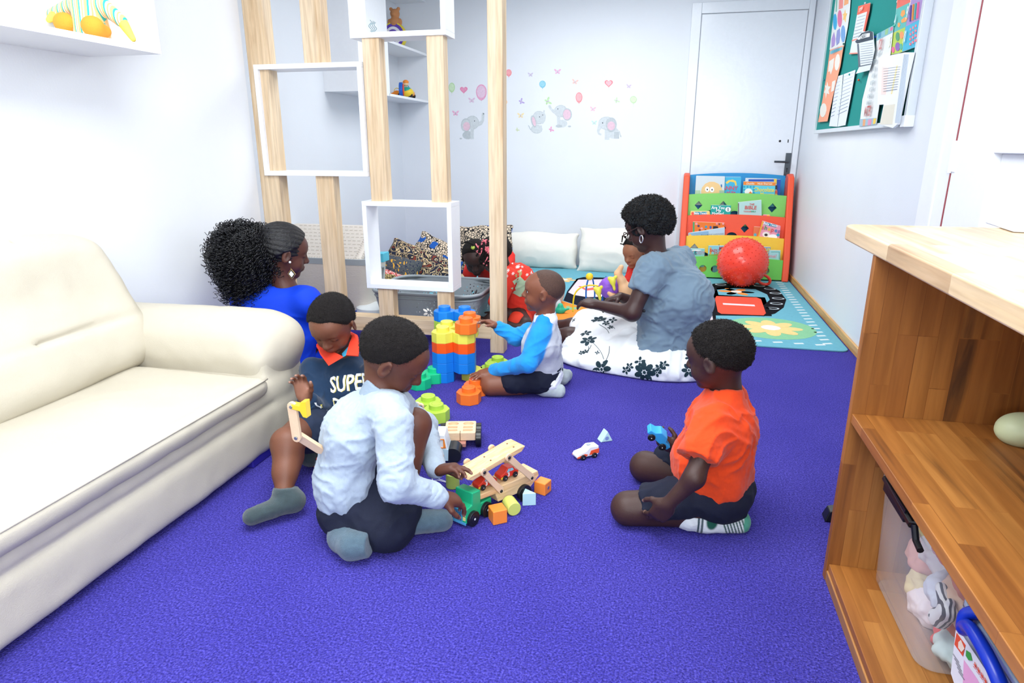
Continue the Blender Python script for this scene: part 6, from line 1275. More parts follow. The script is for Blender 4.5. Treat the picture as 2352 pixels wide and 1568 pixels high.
def hand(F, wr, d, pn, side, s, curl=.4, spread=.16, thumb=.5, curls=None, k=.004):
    """d: along the hand, pn: the way the palm faces, side: +1/-1 puts the thumb at cross(d, pn)*side"""
    wr = V3(wr); d = nz(d); pn = V3(pn); pn = nz(pn - d * (d @ pn)); x = np.cross(d, pn) * side
    R = np.stack([d, x, pn], 1)
    F.add(Ell(wr + d * .27 * s, (.31 * s, .215 * s, .105 * s), R), .02); F.add(Box(wr + d * .32 * s, (.20 * s, .205 * s, .075 * s), R, rnd=.06 * s), .02)
    L = [.42, .47, .44, .34]; O = [.155, .055, -.05, -.15]; rr = [.062, .064, .060, .052]; tips = []
    for i in range(4):
        a = (1.5 - i) * spread; dd = nz(d * math.cos(a) + x * math.sin(a)); p = wr + d * (.49 - .02 * abs(i - 1)) * s + x * O[i] * s
        ang = 0; cu = curls[i] if curls else curl; r = rr[i] * s
        for j, (fr, an) in enumerate(((.46, .75), (.30, .95), (.24, .7))):
            ang += cu * an; q = p + (dd * math.cos(ang) + pn * math.sin(ang)) * L[i] * fr * s
            F.add(Cone(p, q, r, r * .90), k * (1.6 if j == 0 else .8)); p = q; r *= .90
        tips.append(p)
    p = wr + d * .12 * s + x * .15 * s + pn * .03 * s; t1 = nz(d * .55 + x * .75 + pn * (.25 + thumb * .5)); q = p + t1 * .24 * s; F.add(Cone(p, q, .085 * s, .068 * s), .012)
    t2 = nz(d * (.75 + .1 * thumb) + x * (.5 - thumb * .7) + pn * (.2 + thumb * .6)); q2 = q + t2 * .17 * s; F.add(Cone(q, q2, .066 * s, .060 * s), .004)
    t3 = nz(d * .8 + x * (.3 - thumb * .8) + pn * (.15 + thumb * .5)); q3 = q2 + t3 * .12 * s; F.add(Cone(q2, q3, .060 * s, .05 * s), .004)
    return tips + [q3], (wr, R)
def nails(tips, r, c='#c8a090'): return [(Ell(t, r), c, r * .6, .55) for t in tips]
def limb(F, pts, rs, k=.02, side=None, q=1):
    for a, b, ra, rb in zip(pts[:-1], pts[1:], rs[:-1], rs[1:]): F.add(Cone(a, b, ra, rb, side, q), k)
def folds(V, amp=.004, f=(16, 16, 16), seed=1):
    V = V * np.array(f) * 1.35; n1 = _vn(V + 1.5 * _vn(V * .5, seed + 9)[:, None], seed); n2 = _vn(V * 2.1, seed + 3)
    return amp * ((1 - np.abs(n1)) ** 3 - .35) + amp * .35 * n2
def knee(F, hip, kn, an, r0, r1, r2, k=.02): limb(F, [hip, kn, an], [r0, r1, r2], k)
def sock(name, an, heel, toe, m, parent, r=.026, up=None, h=.004, paint=None, base=None):
    f = Field(); up = V3(an) + nz(V3(an) - V3(heel)) * .0 if up is None else V3(up)
    f.add(Cone(up, an, r * .92, r), .01); f.add(Cone(an, heel, r, r * 1.0), .02); f.add(Cone(heel, toe, r * .95, r * .80, np.cross(nz(V3(toe) - V3(heel)), nz(V3(an) - V3(heel)) + .001), 1.25), .02)
    f.keep(Cut(up, nz(V3(up) - V3(an)) + 1e-6), .003)
    f.keep(Cut((0, 0, .001), (0, 0, -1)), .004)
    return organic(name, [(f, h)], m, parent, base=base, paint=paint or (), disp=lambda V: folds(V, .0012, (30, 30, 30), 4))
A_, K_ = atY, fl
NAVY = mat('navy_cotton', '#0e152b', 0.85, bump=.5, bscale=700, var=.08, vscale=30)
FABV = lambda n_, r=.85, sh=.15: mat('cloth_' + n_, '#ffffff', r, spec=.2, vcol=True, bump=.3, bscale=650, var=.05, vscale=120, sheen=sh)
# ---------------------------------------------------------------- C: boy in the pale grey sweatshirt, his back to us
pc = thing('person', 'boy in a pale grey sweatshirt, back to us, playing with the car carrier', 'person', (-.78, 1.55, 0))
pel, nk = A_(806, 1185, 1.56), A_(872, 893, 1.62); pel[2] = .10; che = A_(822, 985, 1.60)
rs, re, rw = A_(905, 975, 1.52), A_(912, 1112, 1.455), A_(1010, 1142, 1.53)
ls, le, lw = A_(915, 945, 1.72), V3((-.735, 1.84, .225)), K_(1003, 1080, .175)
lk = A_(952, 975, 1.665); lhe = K_(920, 1208, .045); lto = K_(1008, 1193, .036)
HC = Head(A_(906, 820, 1.65), (.80, .22, -.60), (.50, .05, .90), .216)
F = Field(); head(F, HC, nk, .185)
F.add(Cone(pel, che, .085, .085, (0, 1, 0), 1.2), .03); F.add(Cone(che, nk, .075, .03), .03)
limb(F, [rs, re, rw], [.033, .026, .019]); limb(F, [ls, le, lw], [.033, .026, .019])
t1, hr = hand(F, rw, K_(1062, 1150, .130) - rw, (.1, .25, -1), -1, .118, curl=.55, spread=.10, thumb=.35)
t2, hl = hand(F, lw, K_(1052, 1072, .195) - lw, (.25, -.3, -1), 1, .118, curls=[.95, .35, .5, .6], spread=.10, thumb=.7)
limb(F, [pel + (.05, .05, .0), lk, lhe + (-.0, .02, .05)], [.06, .047, .028]); 
limb(F, [pel + (.04, -.02, -.02), V3((-.70, 1.50, .05)), V3((-.80, 1.44, .04))], [.06, .04, .026])
SK_C = '#5c3526'
organic('body', [(F, .0038)], SKIN('c'), pc, base=SK_C, paint=face_paint(HC, '#3c2018', '#6e3b36') + nails(t1 + t2, .006, '#b88a78'), smooth=1)
hair_cap('hair', HC, .006, HAIR, pc, disp=fuzz, h=.0036, fz=17000, fl_=.0035)
f = Field(); f.add(Cone(pel + (.0, .0, .035), A_(799, 1090, 1.57), .084, .086, (-.2, 1, 0), 1.42), .03); f.add(Cone(A_(799, 1090, 1.57), che, .088, .086, (-.2, 1, 0), 1.38), .03); f.add(Cone(che, nk + (.0, -.0, -.035), .088, .052, (-.3, 1, 0), 1.35), .05)
f.add(Cone(A_(890, 948, 1.56), A_(915, 935, 1.68), .058, .052), .05)
limb(f, [rs, re, rw + nz(re - rw) * .01], [.052, .047, .032], .022); limb(f, [ls, le, lw + nz(le - lw) * .008], [.052, .046, .031], .02)
f.keep(Cut(pel + (0, 0, -.012), (-.05, .1, -1)), .012)
f.keep(Cut(rw, nz(rw - re)), .004) if False else None
f.sub(Cone(nk + (.02, .01, -.02), nk + (.05, .03, .10), .040, .055), .006)
sw = organic('sweatshirt', [(f, .0048)], FABV('grey_marl'), pc, base='#a3b1bf', disp=lambda V: folds(V, .0062, (13, 13, 17), 2) + folds(V, .002, (40, 40, 40), 5))
f = Field(); f.add(Cone(nk + (-.004, 0, -.035), nk + (.016, .005, .030), .062, .050), .01); f.sub(Cone(nk + (0, 0, -.05), nk + (.04, .01, .08), .044, .048), .003); f.keep(Cut(nk + (.010, 0, .020), (.5, .1, 1)), .003)
organic('collar', [(f, .004)], mat('grey_rib', '#93a4b4', .85, bump=.8, bscale=500), pc)
for n_, a, b in (('cuff', rw, re), ('cuff', lw, le)):
    d = nz(b - a); f = Field(); f.add(Cone(a - d * .004, a + d * .035, .030, .034), .006); f.keep(Cut(a - d * .006, -d), .004); organic(n_, [(f, .004)], FABV('grey_marl'), pc, base='#a3b1bf')
f = Field(); f.add(Cone(pel + (-.0, -.0, -.01), pel + (.01, .0, .02), .088, .078, (-.1, 1, 0), 1.35), .03)
limb(f, [pel + (.05, .06, .02), pel * .52 + lk * .48], [.078, .066]); limb(f, [pel + (.03, -.04, -.02), V3((-.715, 1.50, .065)), V3((-.69, 1.55, .09))], [.078, .064, .056], .03); f.add(Cone(A_(885, 1130, 1.56), A_(905, 1215, 1.52), .055, .05), .03)
f.keep(Cut((0, 0, .002), (0, 0, -1)), .01)
organic('shorts', [(f, .006)], NAVY, pc, disp=lambda V: folds(V, .006, (14, 14, 14), 7))
SOCKB = mat('blue_grey_sock', '#4d6472', .9, bump=1, bscale=500, var=.15, vscale=60, sheen=.3)
sock('sock', lhe + (-.03, .02, .05), lhe + (-.045, .0, .0), lto + (.01, .0, .0), SOCKB, pc, r=.040, up=lhe + (-.05, .04, .11))
sock('sock', V3((-.79, 1.425, .045)), V3((-.835, 1.455, .045)), V3((-.845, 1.50, .04)), SOCKB, pc, r=.038, up=V3((-.74, 1.43, .05)))
# ---------------------------------------------------------------- B: boy in the navy sweatshirt facing us
pb = thing('person', 'boy in navy sweatshirt with white letters and orange collar, hand raised beside sofa', 'person', (-1.15, 2.05, 0))
HB = Head(A_(763, 744, 2.10), (.03, -.80, -.55), (.0, -.45, .9), .207)
nk = A_(790, 812, 2.20); che = A_(795, 890, 2.15); pel = A_(770, 1000, 2.12); pel[2] = .09
rs, re, rw = A_(720, 850, 2.12), A_(728, 948, 2.00), A_(702, 918, 1.92)
ls, le, lw = A_(862, 850, 2.14), A_(900, 930, 2.08), A_(935, 935, 1.95)
rk = K_(660, 1018, .19); ra = K_(652, 1130, .075); rh = K_(662, 1150, .05); rt = K_(578, 1186, .038)
F = Field(); head(F, HB, nk, .185)
F.add(Cone(pel, che, .08, .085, (1, 0, 0), 1.2), .03); F.add(Cone(che, nk, .07, .03), .03)
limb(F, [rs, re, rw], [.03, .026, .020]); limb(F, [ls, le, lw], [.03, .026, .020])
t1, hb_ = hand(F, rw, A_(686, 862, 1.93) - rw, (.05, -1, .05), 1, .118, curls=[.50, .55, .60, .60], spread=.22, thumb=.15)
t2, _ = hand(F, lw, A_(950, 925, 1.9) - lw, (0, -.5, -.5), -1, .11, curl=.7)
limb(F, [pel + (-.05, -.02, .02), rk, ra], [.065, .048, .027], .025); limb(F, [rk + (.005, 0, -.05), rk * .4 + ra * .6], [.043, .038], .02)
limb(F, [pel + (.05, -.02, 0), V3((-1.02, 1.95, .07)), K_(715, 1040, .05)], [.06, .045, .026])
organic('body', [(F, .0038)], SKIN('b'), pb, base='#6f4430', paint=face_paint(HB, '#4a2a1e', '#7c4640') + nails(t1, .006, '#cfa592') + [(Ell(hb_[0] + hb_[1] @ V3((.035, 0, .012)), (.04, .03, .012), hb_[1]), '#a87660', .012, .6)], smooth=1)
hair_cap('hair', HB, .007, HAIR, pb, disp=fuzz, h=.0036, fz=15000, fl_=.0035)
NV = '#1f3550'
f = Field(); f.add(Cone(pel + (0, 0, .05), che, .095, .100, (1, 0, 0), 1.22), .03); f.add(Cone(che, nk + (0, .0, -.04), .096, .06, (1, 0, 0), 1.35), .05)
limb(f, [rs, re, rw + nz(re - rw) * .03], [.052, .047, .038], .02); limb(f, [ls, le, lw + nz(le - lw) * .02], [.050, .047, .038], .03)
f.keep(Cut(pel + (0, 0, -.01), (0, -.1, -1)), .012)
f.sub(Cone(nk + (0, -.01, -.025), nk + (0, -.04, .1), .040, .05), .006)
swb = organic('sweatshirt', [(f, .0048)], FABV('navy_jersey'), pb, base=NV, disp=lambda V: folds(V, .0055, (13, 14, 17), 12))
d = nz(re - rw); f = Field(); f.add(Cone(rw + d * .010, rw + d * .048, .034, .037), .01); f.keep(Cut(rw + d * .012, -d), .003); organic('cuff', [(f, .004)], FABV('navy_jersey'), pb, base='#223a58')
bv = bvh_of(swb)
# orange polo collar: two wings lying over the neckline
ORC = mat('orange_collar', '#e23c22', .8, bump=.4, bscale=500)
cl = MB()
def wing(pts, off=0.0):
    top = [V3(p) for p in pts]; n_ = nz(np.cross(top[1] - top[0], top[2] - top[0])); n_ = n_ if n_[1] < 0 else -n_
    k = len(top); cl.add([p + n_ * .003 for p in top] + [p - n_ * .003 for p in top], [list(range(k)), list(range(k, 2 * k))[::-1]] + [(i, k + i, k + (i + 1) % k, (i + 1) % k) for i in range(k)])
wing([A_(727, 790, 2.13), A_(736, 812, 2.07), A_(756, 839, 2.028), A_(788, 820, 2.045), A_(765, 808, 2.11)])
wing([A_(795, 816, 2.045), A_(823, 818, 2.045), A_(827, 788, 2.09), A_(812, 768, 2.14), A_(803, 788, 2.11)])
cl.tube([A_(735, 795, 2.12), A_(745, 775, 2.24), A_(790, 762, 2.27), A_(815, 775, 2.18), A_(818, 795, 2.10)], .014, 8)
cl.link('collar', ORC, pb, bevel=.002)
o = MB().hull8([A_(785, 812, 2.085), A_(803, 792, 2.11), A_(797, 815, 2.06), A_(788, 820, 2.06), A_(785, 812, 2.10), A_(803, 792, 2.13), A_(797, 815, 2.08), A_(788, 820, 2.08)]).link('undershirt', flat('#3aa0c8', .8), pb)
WP, YP = mat('print_white', '#e6e9ea', .7), mat('print_yellow', '#d8c85a', .7)
T0 = nz(A_(830, 870, 2.05) - A_(745, 880, 2.05)); Z0 = nz(V3((0, -1, .28)) - T0 * (V3((0, -1, .28)) @ T0)); Y0 = np.cross(Z0, T0)
def lettering(s, px, py, size, sx, lift=.0012):
    T = frame(A_(px, py, 1.98), T0, Y0, Z0); v, fcs = text_mesh(s, size, font_scale_x=sx, bold=.0012, align='LEFT')
    return [([(a + .0025, b - .001) for a, b, c in v], fcs, YP), (v, fcs, WP)], T
for s, px, py in (('SUPER', 733, 890), ('DAD', 745, 938)):
    shp, T = lettering(s, px, py, .082, .62)
    b1 = drape(shp[:1], T, bv, .0010, .006); b1.link('print', None, pb); b1 = drape(shp[1:], T, bv, .0020, .006); b1.link('print', None, pb)
f = Field(); f.add(Cone(pel, pel + (0, 0, .03), .10, .10, (1, 0, 0), 1.25), .03); limb(f, [pel + (-.05, 0, .02), pel * .38 + rk * .62], [.078, .070]); limb(f, [pel + (.05, 0, .02), V3((-1.05, 1.95, .08))], [.078, .068]); f.keep(Cut((0, 0, .002), (0, 0, -1)), .01)
organic('shorts', [(f, .006)], mat('navy_shorts', '#16243c', .85, bump=.5, bscale=700), pb, disp=lambda V: folds(V, .005, (15, 15, 15), 17))
SOCKG = mat('charcoal_sock', '#38474a', .92, bump=1, bscale=500, var=.15, vscale=60, sheen=.3)
so = sock('sock', ra + (.004, 0, .0), rh + (.012, .01, -.004), rt, SOCKG, pb, r=.033, up=ra + (.003, .005, .015))
bs_ = bvh_of(so)
sock('sock', K_(712, 1045, .055), K_(712, 1045, .045), K_(725, 1030, .05), SOCKG, pb, r=.034, up=K_(728, 1030, .06))
# ---------------------------------------------------------------- D: boy in blue and grey kneeling at the blocks
pdd = thing('person', 'boy in grey jersey with blue sleeves kneeling at the block tower', 'person', (-.55, 2.78, 0))
HD = Head(A_(1247, 668, 2.78), (-.985, -.10, .03), (0, 0, 1), .192)
nk = A_(1253, 722, 2.79); che = A_(1245, 790, 2.79); pel = A_(1240, 868, 2.82); pel[2] = .105
ns, ne, nw = A_(1240, 768, 2.72), A_(1212, 835, 2.66), K_(1128, 852, .105)
fs, fe, fw = A_(1215, 760, 2.86), A_(1185, 775, 2.87), A_(1143, 750, 2.86)
kn = K_(1128, 884, .048); an = K_(1240, 888, .045); kf = V3((-.74, 2.88, .05)); af = V3((-.46, 2.93, .045))
F = Field(); head(F, HD, nk, .185, eyes='open'); F.sub(HD.E((.44, 0, -.262), (.03, .05, .012)), .006)
F.add(Cone(pel, che, .075, .075, (0, 1, 0), 1.2), .03); F.add(Cone(che, nk, .065, .03), .03)
limb(F, [ns, ne, nw], [.028, .024, .017]); limb(F, [fs, fe, fw], [.028, .024, .017])
t1, h1 = hand(F, nw, K_(1068, 868, .085) - nw, (.05, .15, -1), -1, .108, curls=[.12, .15, .2, .12], spread=.22, thumb=.1)
t2, h2 = hand(F, fw, A_(1090, 725, 2.84) - fw, (-.2, -.5, -.8), 1, .108, curl=.4, spread=.12, thumb=.4)
limb(F, [pel + (.02, -.05, -.02), kn, an], [.055, .045, .026], .025); limb(F, [pel + (.02, .05, -.02), kf, af], [.055, .045, .026], .025)
F.add(Cone(kn * .7 + an * .3, kn * .4 + an * .6, .038, .034), .02)
F.keep(Cut((0, 0, .002), (0, 0, -1)), .004)
organic('body', [(F, .0038)], SKIN('d', .42), pdd, base='#7c4b36', paint=face_paint(HD, '#52301f', '#9a5850', eyes='open') + nails(t1 + t2, .0055, '#e0b8a4'), smooth=1)
eyes_open(HD, pdd)
HAIRS = mat('shaved_hair', '#4d3429', 0.55, spec=.45, bump=1.0, bscale=620, var=.35, vscale=300)
hair_cap('hair', HD, .0016, HAIRS, pdd, disp=lambda V: .0005 * _vn(V * 250, 1), h=.0034, fz=0, pts=((-.7, -.24), (-.35, -.22), (-.16, -.10), (-.06, .04), (0.03, .12), (.10, .26), (.18, .36), (.6, .6)), soft=.004)
f = Field(); f.add(Cone(pel + (.0, 0, .03), che, .085, .082, (0, 1, 0), 1.25), .03); f.add(Cone(che, nk + (.0, 0, -.025), .080, .048, (0, 1, 0), 1.35), .04)
f.add(Ell(pel + (.035, 0, .03), (.07, .09, .07)), .04)
limb(f, [ns, ne, nw + nz(ne - nw) * .025], [.044, .040, .030], .018); limb(f, [fs, fe, fw + nz(fe - fw) * .008], [.042, .038, .030], .018)
f.keep(Cut(pel + (0, 0, -.04), (.35, 0, -1)), .01); f.sub(Cone(nk + (-.005, 0, -.02), nk + (-.01, 0, .09), .036, .046), .006)
BLU, GRY = '#2593e0', '#b9bec8'
f2 = lambda P: P
arm_near = [Cone(ns + (.0, -.0, .01), ne, .054, .057), Cone(ne, nw, .060, .050)]; arm_far = [Cone(fs, fe, .055, .055), Cone(fe, fw, .055, .05)]
pnt = [(c_, BLU, .004) for c_ in arm_near + arm_far] + [(Cone(nk + (-.01, -.02, -.02), ns, .052, .05), BLU, .004), (Box(pel + (.03, 0, -.03), (.12, .12, .012), rnd=.002), '#2e8fd8', .003), (Cone(nk + (-.06, 0, -.06), che + (-.09, 0, -.02), .022, .02), '#8f96a2', .004)]
organic('jersey', [(f, .0044)], FABV('jersey_blue_grey'), pdd, base=GRY, paint=pnt, disp=lambda V: folds(V, .0055, (14, 14, 18), 22))
f = Field(); f.add(Cone(nk + (0, 0, -.022), nk + (-.004, 0, .010), .055, .046), .01); f.sub(Cone(nk + (0, 0, -.05), nk + (-.006, 0, .06), .037, .046), .003); f.keep(Cut(nk + (0, 0, .012), (-.25, 0, 1)), .003)
organic('collar', [(f, .0035)], mat('white_cotton', '#e9edf2', .8), pdd)
f = Field(); f.add(Cone(pel + (.01, 0, -.02), pel + (.015, 0, .01), .092, .090, (0, 1, 0), 1.15), .03); limb(f, [pel + (0, -.05, -.02), kn + (.105, -.0, .03)], [.072, .058], .03); limb(f, [pel + (0, .05, -.02), kf + (.10, 0, .03)], [.07, .058], .03); f.keep(Cut((0, 0, .012), (0, 0, -1)), .01)
organic('shorts', [(f, .005)], NAVY, pdd, disp=lambda V: folds(V, .005, (18, 18, 18), 27))
f = Field(); f.add(Cone(pel + (.055, -.045, -.045), pel + (.06, -.01, -.01), .045, .05), .02); organic('shirt_tail', [(f, .005)], mat('white_cotton', '#e9edf2', .8), pdd, disp=lambda V: folds(V, .004, (25, 25, 25), 29))
SOCKP = mat('pale_sock', '#b4bfc2', .9, bump=1, bscale=500, var=.08, vscale=60)
sock('sock', an, an + (.028, 0, -.004), K_(1286, 898, .028), SOCKP, pdd, r=.032, up=an + (-.02, 0, .0)); sock('sock', af, af + (.02, 0, -.004), K_(1303, 862, .028), SOCKP, pdd, r=.031, up=af + (-.02, 0, 0))
# ---------------------------------------------------------------- I: boy in the orange T-shirt kneeling on the right
pi_ = thing('person', 'boy in an orange T-shirt and navy shorts kneeling with a blue toy car', 'person', (.18, 1.85, 0))
HI = Head(A_(1658, 818, 1.85), (-.88, .42, -.22), (-.10, .03, 1), .196)
nk = A_(1680, 893, 1.86); che = A_(1668, 975, 1.86); pel = V3((.205, 1.875, .125))
ns, ne, nw = A_(1650, 975, 1.76), A_(1606, 1098, 1.67), A_(1546, 1158, 1.675)
fs, fe, fw = A_(1640, 960, 1.95), A_(1600, 1045, 2.0), A_(1560, 1030, 1.96)
kn = K_(1452, 1168, .052); an = V3((.125, 1.79, .042)); kf = K_(1500, 1062, .055); kf = V3((-.005, 2.06, .055)); af = V3((.18, 1.99, .045))
F = Field(); head(F, HI, nk, .185)
F.add(Cone(pel, che, .08, .08, (0, 1, 0), 1.2), .03); F.add(Cone(che, nk, .07, .03), .03)
limb(F, [ns, ne, nw], [.032, .027, .019]); limb(F, [fs, fe, fw], [.03, .026, .018])
t1, h1 = hand(F, nw, A_(1508, 1200, 1.70) - nw, (-.1, .95, -.35), -1, .118, curls=[.35, .4, .45, .45], spread=.14, thumb=.1)
t2, h2 = hand(F, fw, A_(1530, 1012, 1.955) - fw, (-.3, .5, .5), -1, .105, curl=.8, thumb=.6)
limb(F, [pel + (0, -.05, -.03), kn, an], [.065, .046, .030], .025); limb(F, [pel + (0, .06, -.02), kf, af], [.065, .048, .030], .025)
F.keep(Cut((0, 0, .002), (0, 0, -1)), .004)
organic('body', [(F, .0038)], SKIN('i'), pi_, base='#3e2721', paint=face_paint(HI, '#2a1815', '#5a3230') + nails(t1, .0065, '#caa28e'), smooth=1)
hair_cap('hair', HI, .007, HAIR, pi_, disp=lambda V: fuzz(V) + .0014 * _vn(V * 85, 6), h=.0036, fz=15000, fl_=.0052)
f = Field(); f.add(Cone(pel + (.0, 0, .03), che, .106, .094, (0, 1, 0), 1.22), .03); f.add(Cone(che, nk + (.0, 0, -.03), .090, .055, (0, 1, 0), 1.35), .04)
f.add(Ell(pel + (-.06, 0, .07), (.07, .10, .07)), .05)
limb(f, [ns + (0, .01, .0), ns * .35 + ne * .65 + (-.01, 0, 0)], [.056, .060], .03); limb(f, [fs, fs * .35 + fe * .65], [.05, .055], .03)
f.keep(Cut(pel + (0, 0, -.01), (.05, 0, -1)), .010)
d = nz(ne - ns); 
f.keep(Fn(lambda P, q=(ns * .33 + ne * .67), d=d: np.where((P - (ns + ne) / 2) @ nz(V3((-.3, -1, 0))) > -.02, (P - q) @ d, -1)), .004)
f.sub(Cone(nk + (0, 0, -.02), nk + (-.02, 0, .09), .042, .052), .006)
ts = organic('t_shirt', [(f, .0048)], FABV('orange_jersey'), pi_, base='#e8491c', disp=lambda V: folds(V, .0080, (13, 13, 15), 32) + folds(V, .0018, (34, 34, 34), 33))
f = Field(); f.add(Cone(nk + (0, 0, -.024), nk + (-.003, 0, -.002), .057, .051), .01); f.sub(Cone(nk + (0, 0, -.05), nk + (-.006, 0, .06), .044, .050), .003); f.keep(Cut(nk + (0, 0, -.002), (-.2, 0, 1)), .003); organic('neckband', [(f, .0035)], mat('orange_rib', '#e0441a', .8), pi_)
bt_ = bvh_of(ts); em = []
for c, p_, r_ in (('#4a3a9a', (0, .01), .007), ('#c23a7a', (.008, -.004), .006), ('#3a8a5a', (-.006, -.02), .006), ('#3a62b0', (.004, -.012), .005)): em.append((circle(p_[0], p_[1], r_, n=8), [list(range(8))], mat('emb_' + c, c, .7)))
drape(em, frame(A_(1572, 985, 1.70), V3((1, .1, 0)), V3((0, .3, .95)), nz(V3((-.35, -.9, .3)))), bt_, .0012, .008).link('embroidery', None, pi_)
f = Field(); f.add(Cone(pel + (.015, 0, -.02), pel + (.005, 0, .02), .104, .088, (0, 1, 0), 1.2), .03); limb(f, [pel + (0, -.04, -.02), kn + (.045, .008, .018)], [.080, .057], .03); limb(f, [pel + (0, .06, -.0), kf + (.085, -.01, .04)], [.080, .062], .03); f.keep(Cut((0, 0, .014), (0, 0, -1)), .01)
f.keep(Fn(lambda P: ((kn + (.042, .01, .03)) - P) @ nz(V3((1, .0, .35)))), .006)
organic('shorts', [(f, .0052)], NAVY, pi_, disp=lambda V: folds(V, .006, (15, 15, 15), 37))
stp = [(Box((.232 + .0095 * i, 1.815, .03), (.0022, .08, .08), np.array(Rxyz(0, -.35, .1)), rnd=.001), '#1f4a44', .0012) for i in range(9)]
so = sock('sock', an + (.01, 0, 0), an + (.055, .012, -.006), V3((.285, 1.822, .03)), FABV('striped_sock'), pi_, r=.035, up=an + (-.02, 0, 0), h=.0028, base='#dfe6e6', paint=stp + [(Ell((.196, 1.80, .045), (.022, .05, .03)), '#1f5a4a', .003), (Ell((.305, 1.825, .03), (.02, .05, .04)), '#4f9a80', .003), (Box((.160, 1.79, .045), (.003, .06, .06), rnd=.001), '#27404a', .0015), (Box((.170, 1.79, .045), (.003, .06, .06), rnd=.001), '#27404a', .0015)])
# ---------------------------------------------------------------- A: woman in the royal blue dress behind the sofa
pa = thing('person', 'woman in a royal blue dress with long curly black hair seated behind the sofa arm', 'person', (-1.85, 2.75, 0))
HA = Head(A_(653, 577, 2.78), (.70, .66, -.24), (.12, .08, 1), .250)
nk = A_(655, 668, 2.77); che = V3((-1.86, 2.78, .27)); pel = V3((-1.86, 2.76, .12))
ls, rs = V3((-2.03, 2.80, .40)), V3((-1.66, 2.74, .39))
F = Field(); head(F, HA, nk, .20, child=0); F.add(Cone(pel, che, .12, .11, (1, 0, 0), 1.2), .03); F.add(Cone(che, nk, .10, .05, (1, 0, 0), 1.2), .04)
le, re = V3((-2.10, 2.90, .17)), V3((-1.66, 2.90, .17)); lw, rw = V3((-1.95, 3.05, .10)), V3((-1.80, 3.03, .10))
limb(F, [ls, le, lw], [.045, .038, .026]); limb(F, [rs, re, rw], [.045, .038, .026])
for w_, sd in ((lw, -1), (rw, 1)): hand(F, w_, V3((.1 * -sd, .3, -.1)), (0, 0, -1), sd, .165, curl=.3)
limb(F, [pel + (-.08, 0, -.03), V3((-2.05, 3.15, .10)), V3((-1.75, 3.20, .05))], [.09, .06, .04]); limb(F, [pel + (.08, 0, -.03), V3((-1.76, 3.10, .10)), V3((-1.9, 3.06, .05))], [.09, .06, .04])
organic('body', [(F, .0044)], SKIN('a', .4), pa, base='#57332a', paint=face_paint(HA, '#38201a', '#7e3a40'), smooth=1)
SCALP = mat('combed_black_hair', '#0e0d10', 0.45, spec=.6, bump=1.5, bscale=120, stretch=(1, 1, 4))
def rows(V):
    q = HA.loc(V); a = np.arctan2(q[:, 2] - .12, np.abs(q[:, 1]) + .12); return .0035 * np.abs(np.sin(a * 17)) + .001 * _vn(V * 140, 3)
hair_cap('braided_hair', HA, .013, SCALP, pa, disp=rows, h=.0042, pts=((-.8, -.30), (-.40, -.26), (-.10, -.02), (.05, .06), (.14, .12), (.22, .24), (.31, .36), (.6, .5)))
rnd = random.Random(5)
def curls(name, centre, rad, n, m, parent, L=(.05, .11), cr=.011, tr=.0022, grav=.8, seed=3, k=5):
    rn = random.Random(seed); b = MB()
    for i in range(n):
        z = 1 - 2 * (i + .5) / n; a = i * 2.399963; r = math.sqrt(max(0, 1 - z * z)); d = V3((r * math.cos(a), r * math.sin(a), z)); p = V3(centre) + d * V3(rad) * rn.uniform(.78, 1.0)
        ln = rn.uniform(*L); dr = nz(d * (1 - grav) + V3((rn.uniform(-.3, .3), rn.uniform(-.3, .3), -grav * 1.1))); u = nz(np.cross(dr, (0.3, .5, .8))); w_ = np.cross(dr, u); ph = rn.uniform(0, 6); tn = ln / .022
        N = int(tn * 7) + 2; R_ = cr * rn.uniform(.6, 1.15)
        b.tube([p + d * R_ * .5 + dr * ln * t + R_ * (math.cos(ph + 2 * PI * tn * t) * u + math.sin(ph + 2 * PI * tn * t) * w_) for t in np.linspace(0, 1, N)], [tr * (1.2 - .7 * t) for t in np.linspace(0, 1, N)], 3)
    return b.link(name, m, parent, smooth=True)
CURL = mat('curly_black_hair', '#0b0b0f', 0.38, spec=.7)
hc = A_(562, 594, 2.70); f = Field(); f.add(Ell(hc, (.125, .11, .13)), .02); f.add(Ell(hc + (.01, 0, -.11), (.09, .08, .08)), .05); f.add(Ell(hc + (.08, .04, .06), (.07, .07, .06)), .05)
organic('curl_mass', [(f, .008)], CURL, pa, disp=lambda V: .010 * np.abs(_vn(V * 45, 3)) + .006 * _vn(V * 90, 4))
o = curls('hair_curls', hc + (.0, 0, .02), (.150, .13, .150), 1300, CURL, pa, seed=4, grav=.45, L=(.035, .075), cr=.010, tr=.0026); o['kind'] = 'stuff'
o = curls('hair_curls', hc + (-.01, 0, -.10), (.12, .10, .09), 420, CURL, pa, seed=9, L=(.04, .09)); o['kind'] = 'stuff'
BLUE = mat('royal_blue_crepe', '#0b3fd0', .7, spec=.3, bump=.3, bscale=800, var=.04, vscale=10)
f = Field(); f.add(Cone(pel, che, .16, .165, (1, 0, 0), 1.22), .04); f.add(Cone(che, nk + (-.0, .02, -.055), .15, .07, (1, 0, 0), 1.45), .06); f.add(Cone(ls, rs, .072, .072), .06); f.add(Ell((-1.86, 2.72, .33), (.17, .09, .14)), .06)
limb(f, [ls, le, lw], [.068, .058, .045], .03); limb(f, [rs, re, rw], [.068, .058, .045], .03); f.sub(Cone(nk + (0, 0, -.045), nk + (.01, 0, .09), .062, .075), .008)
f.sub(Cone((-1.845, 2.60, .50), (-1.865, 2.56, .10), .002), .006)
organic('dress_top', [(f, .007)], BLUE, pa, disp=lambda V: folds(V, .005, (7, 7, 8), 42))
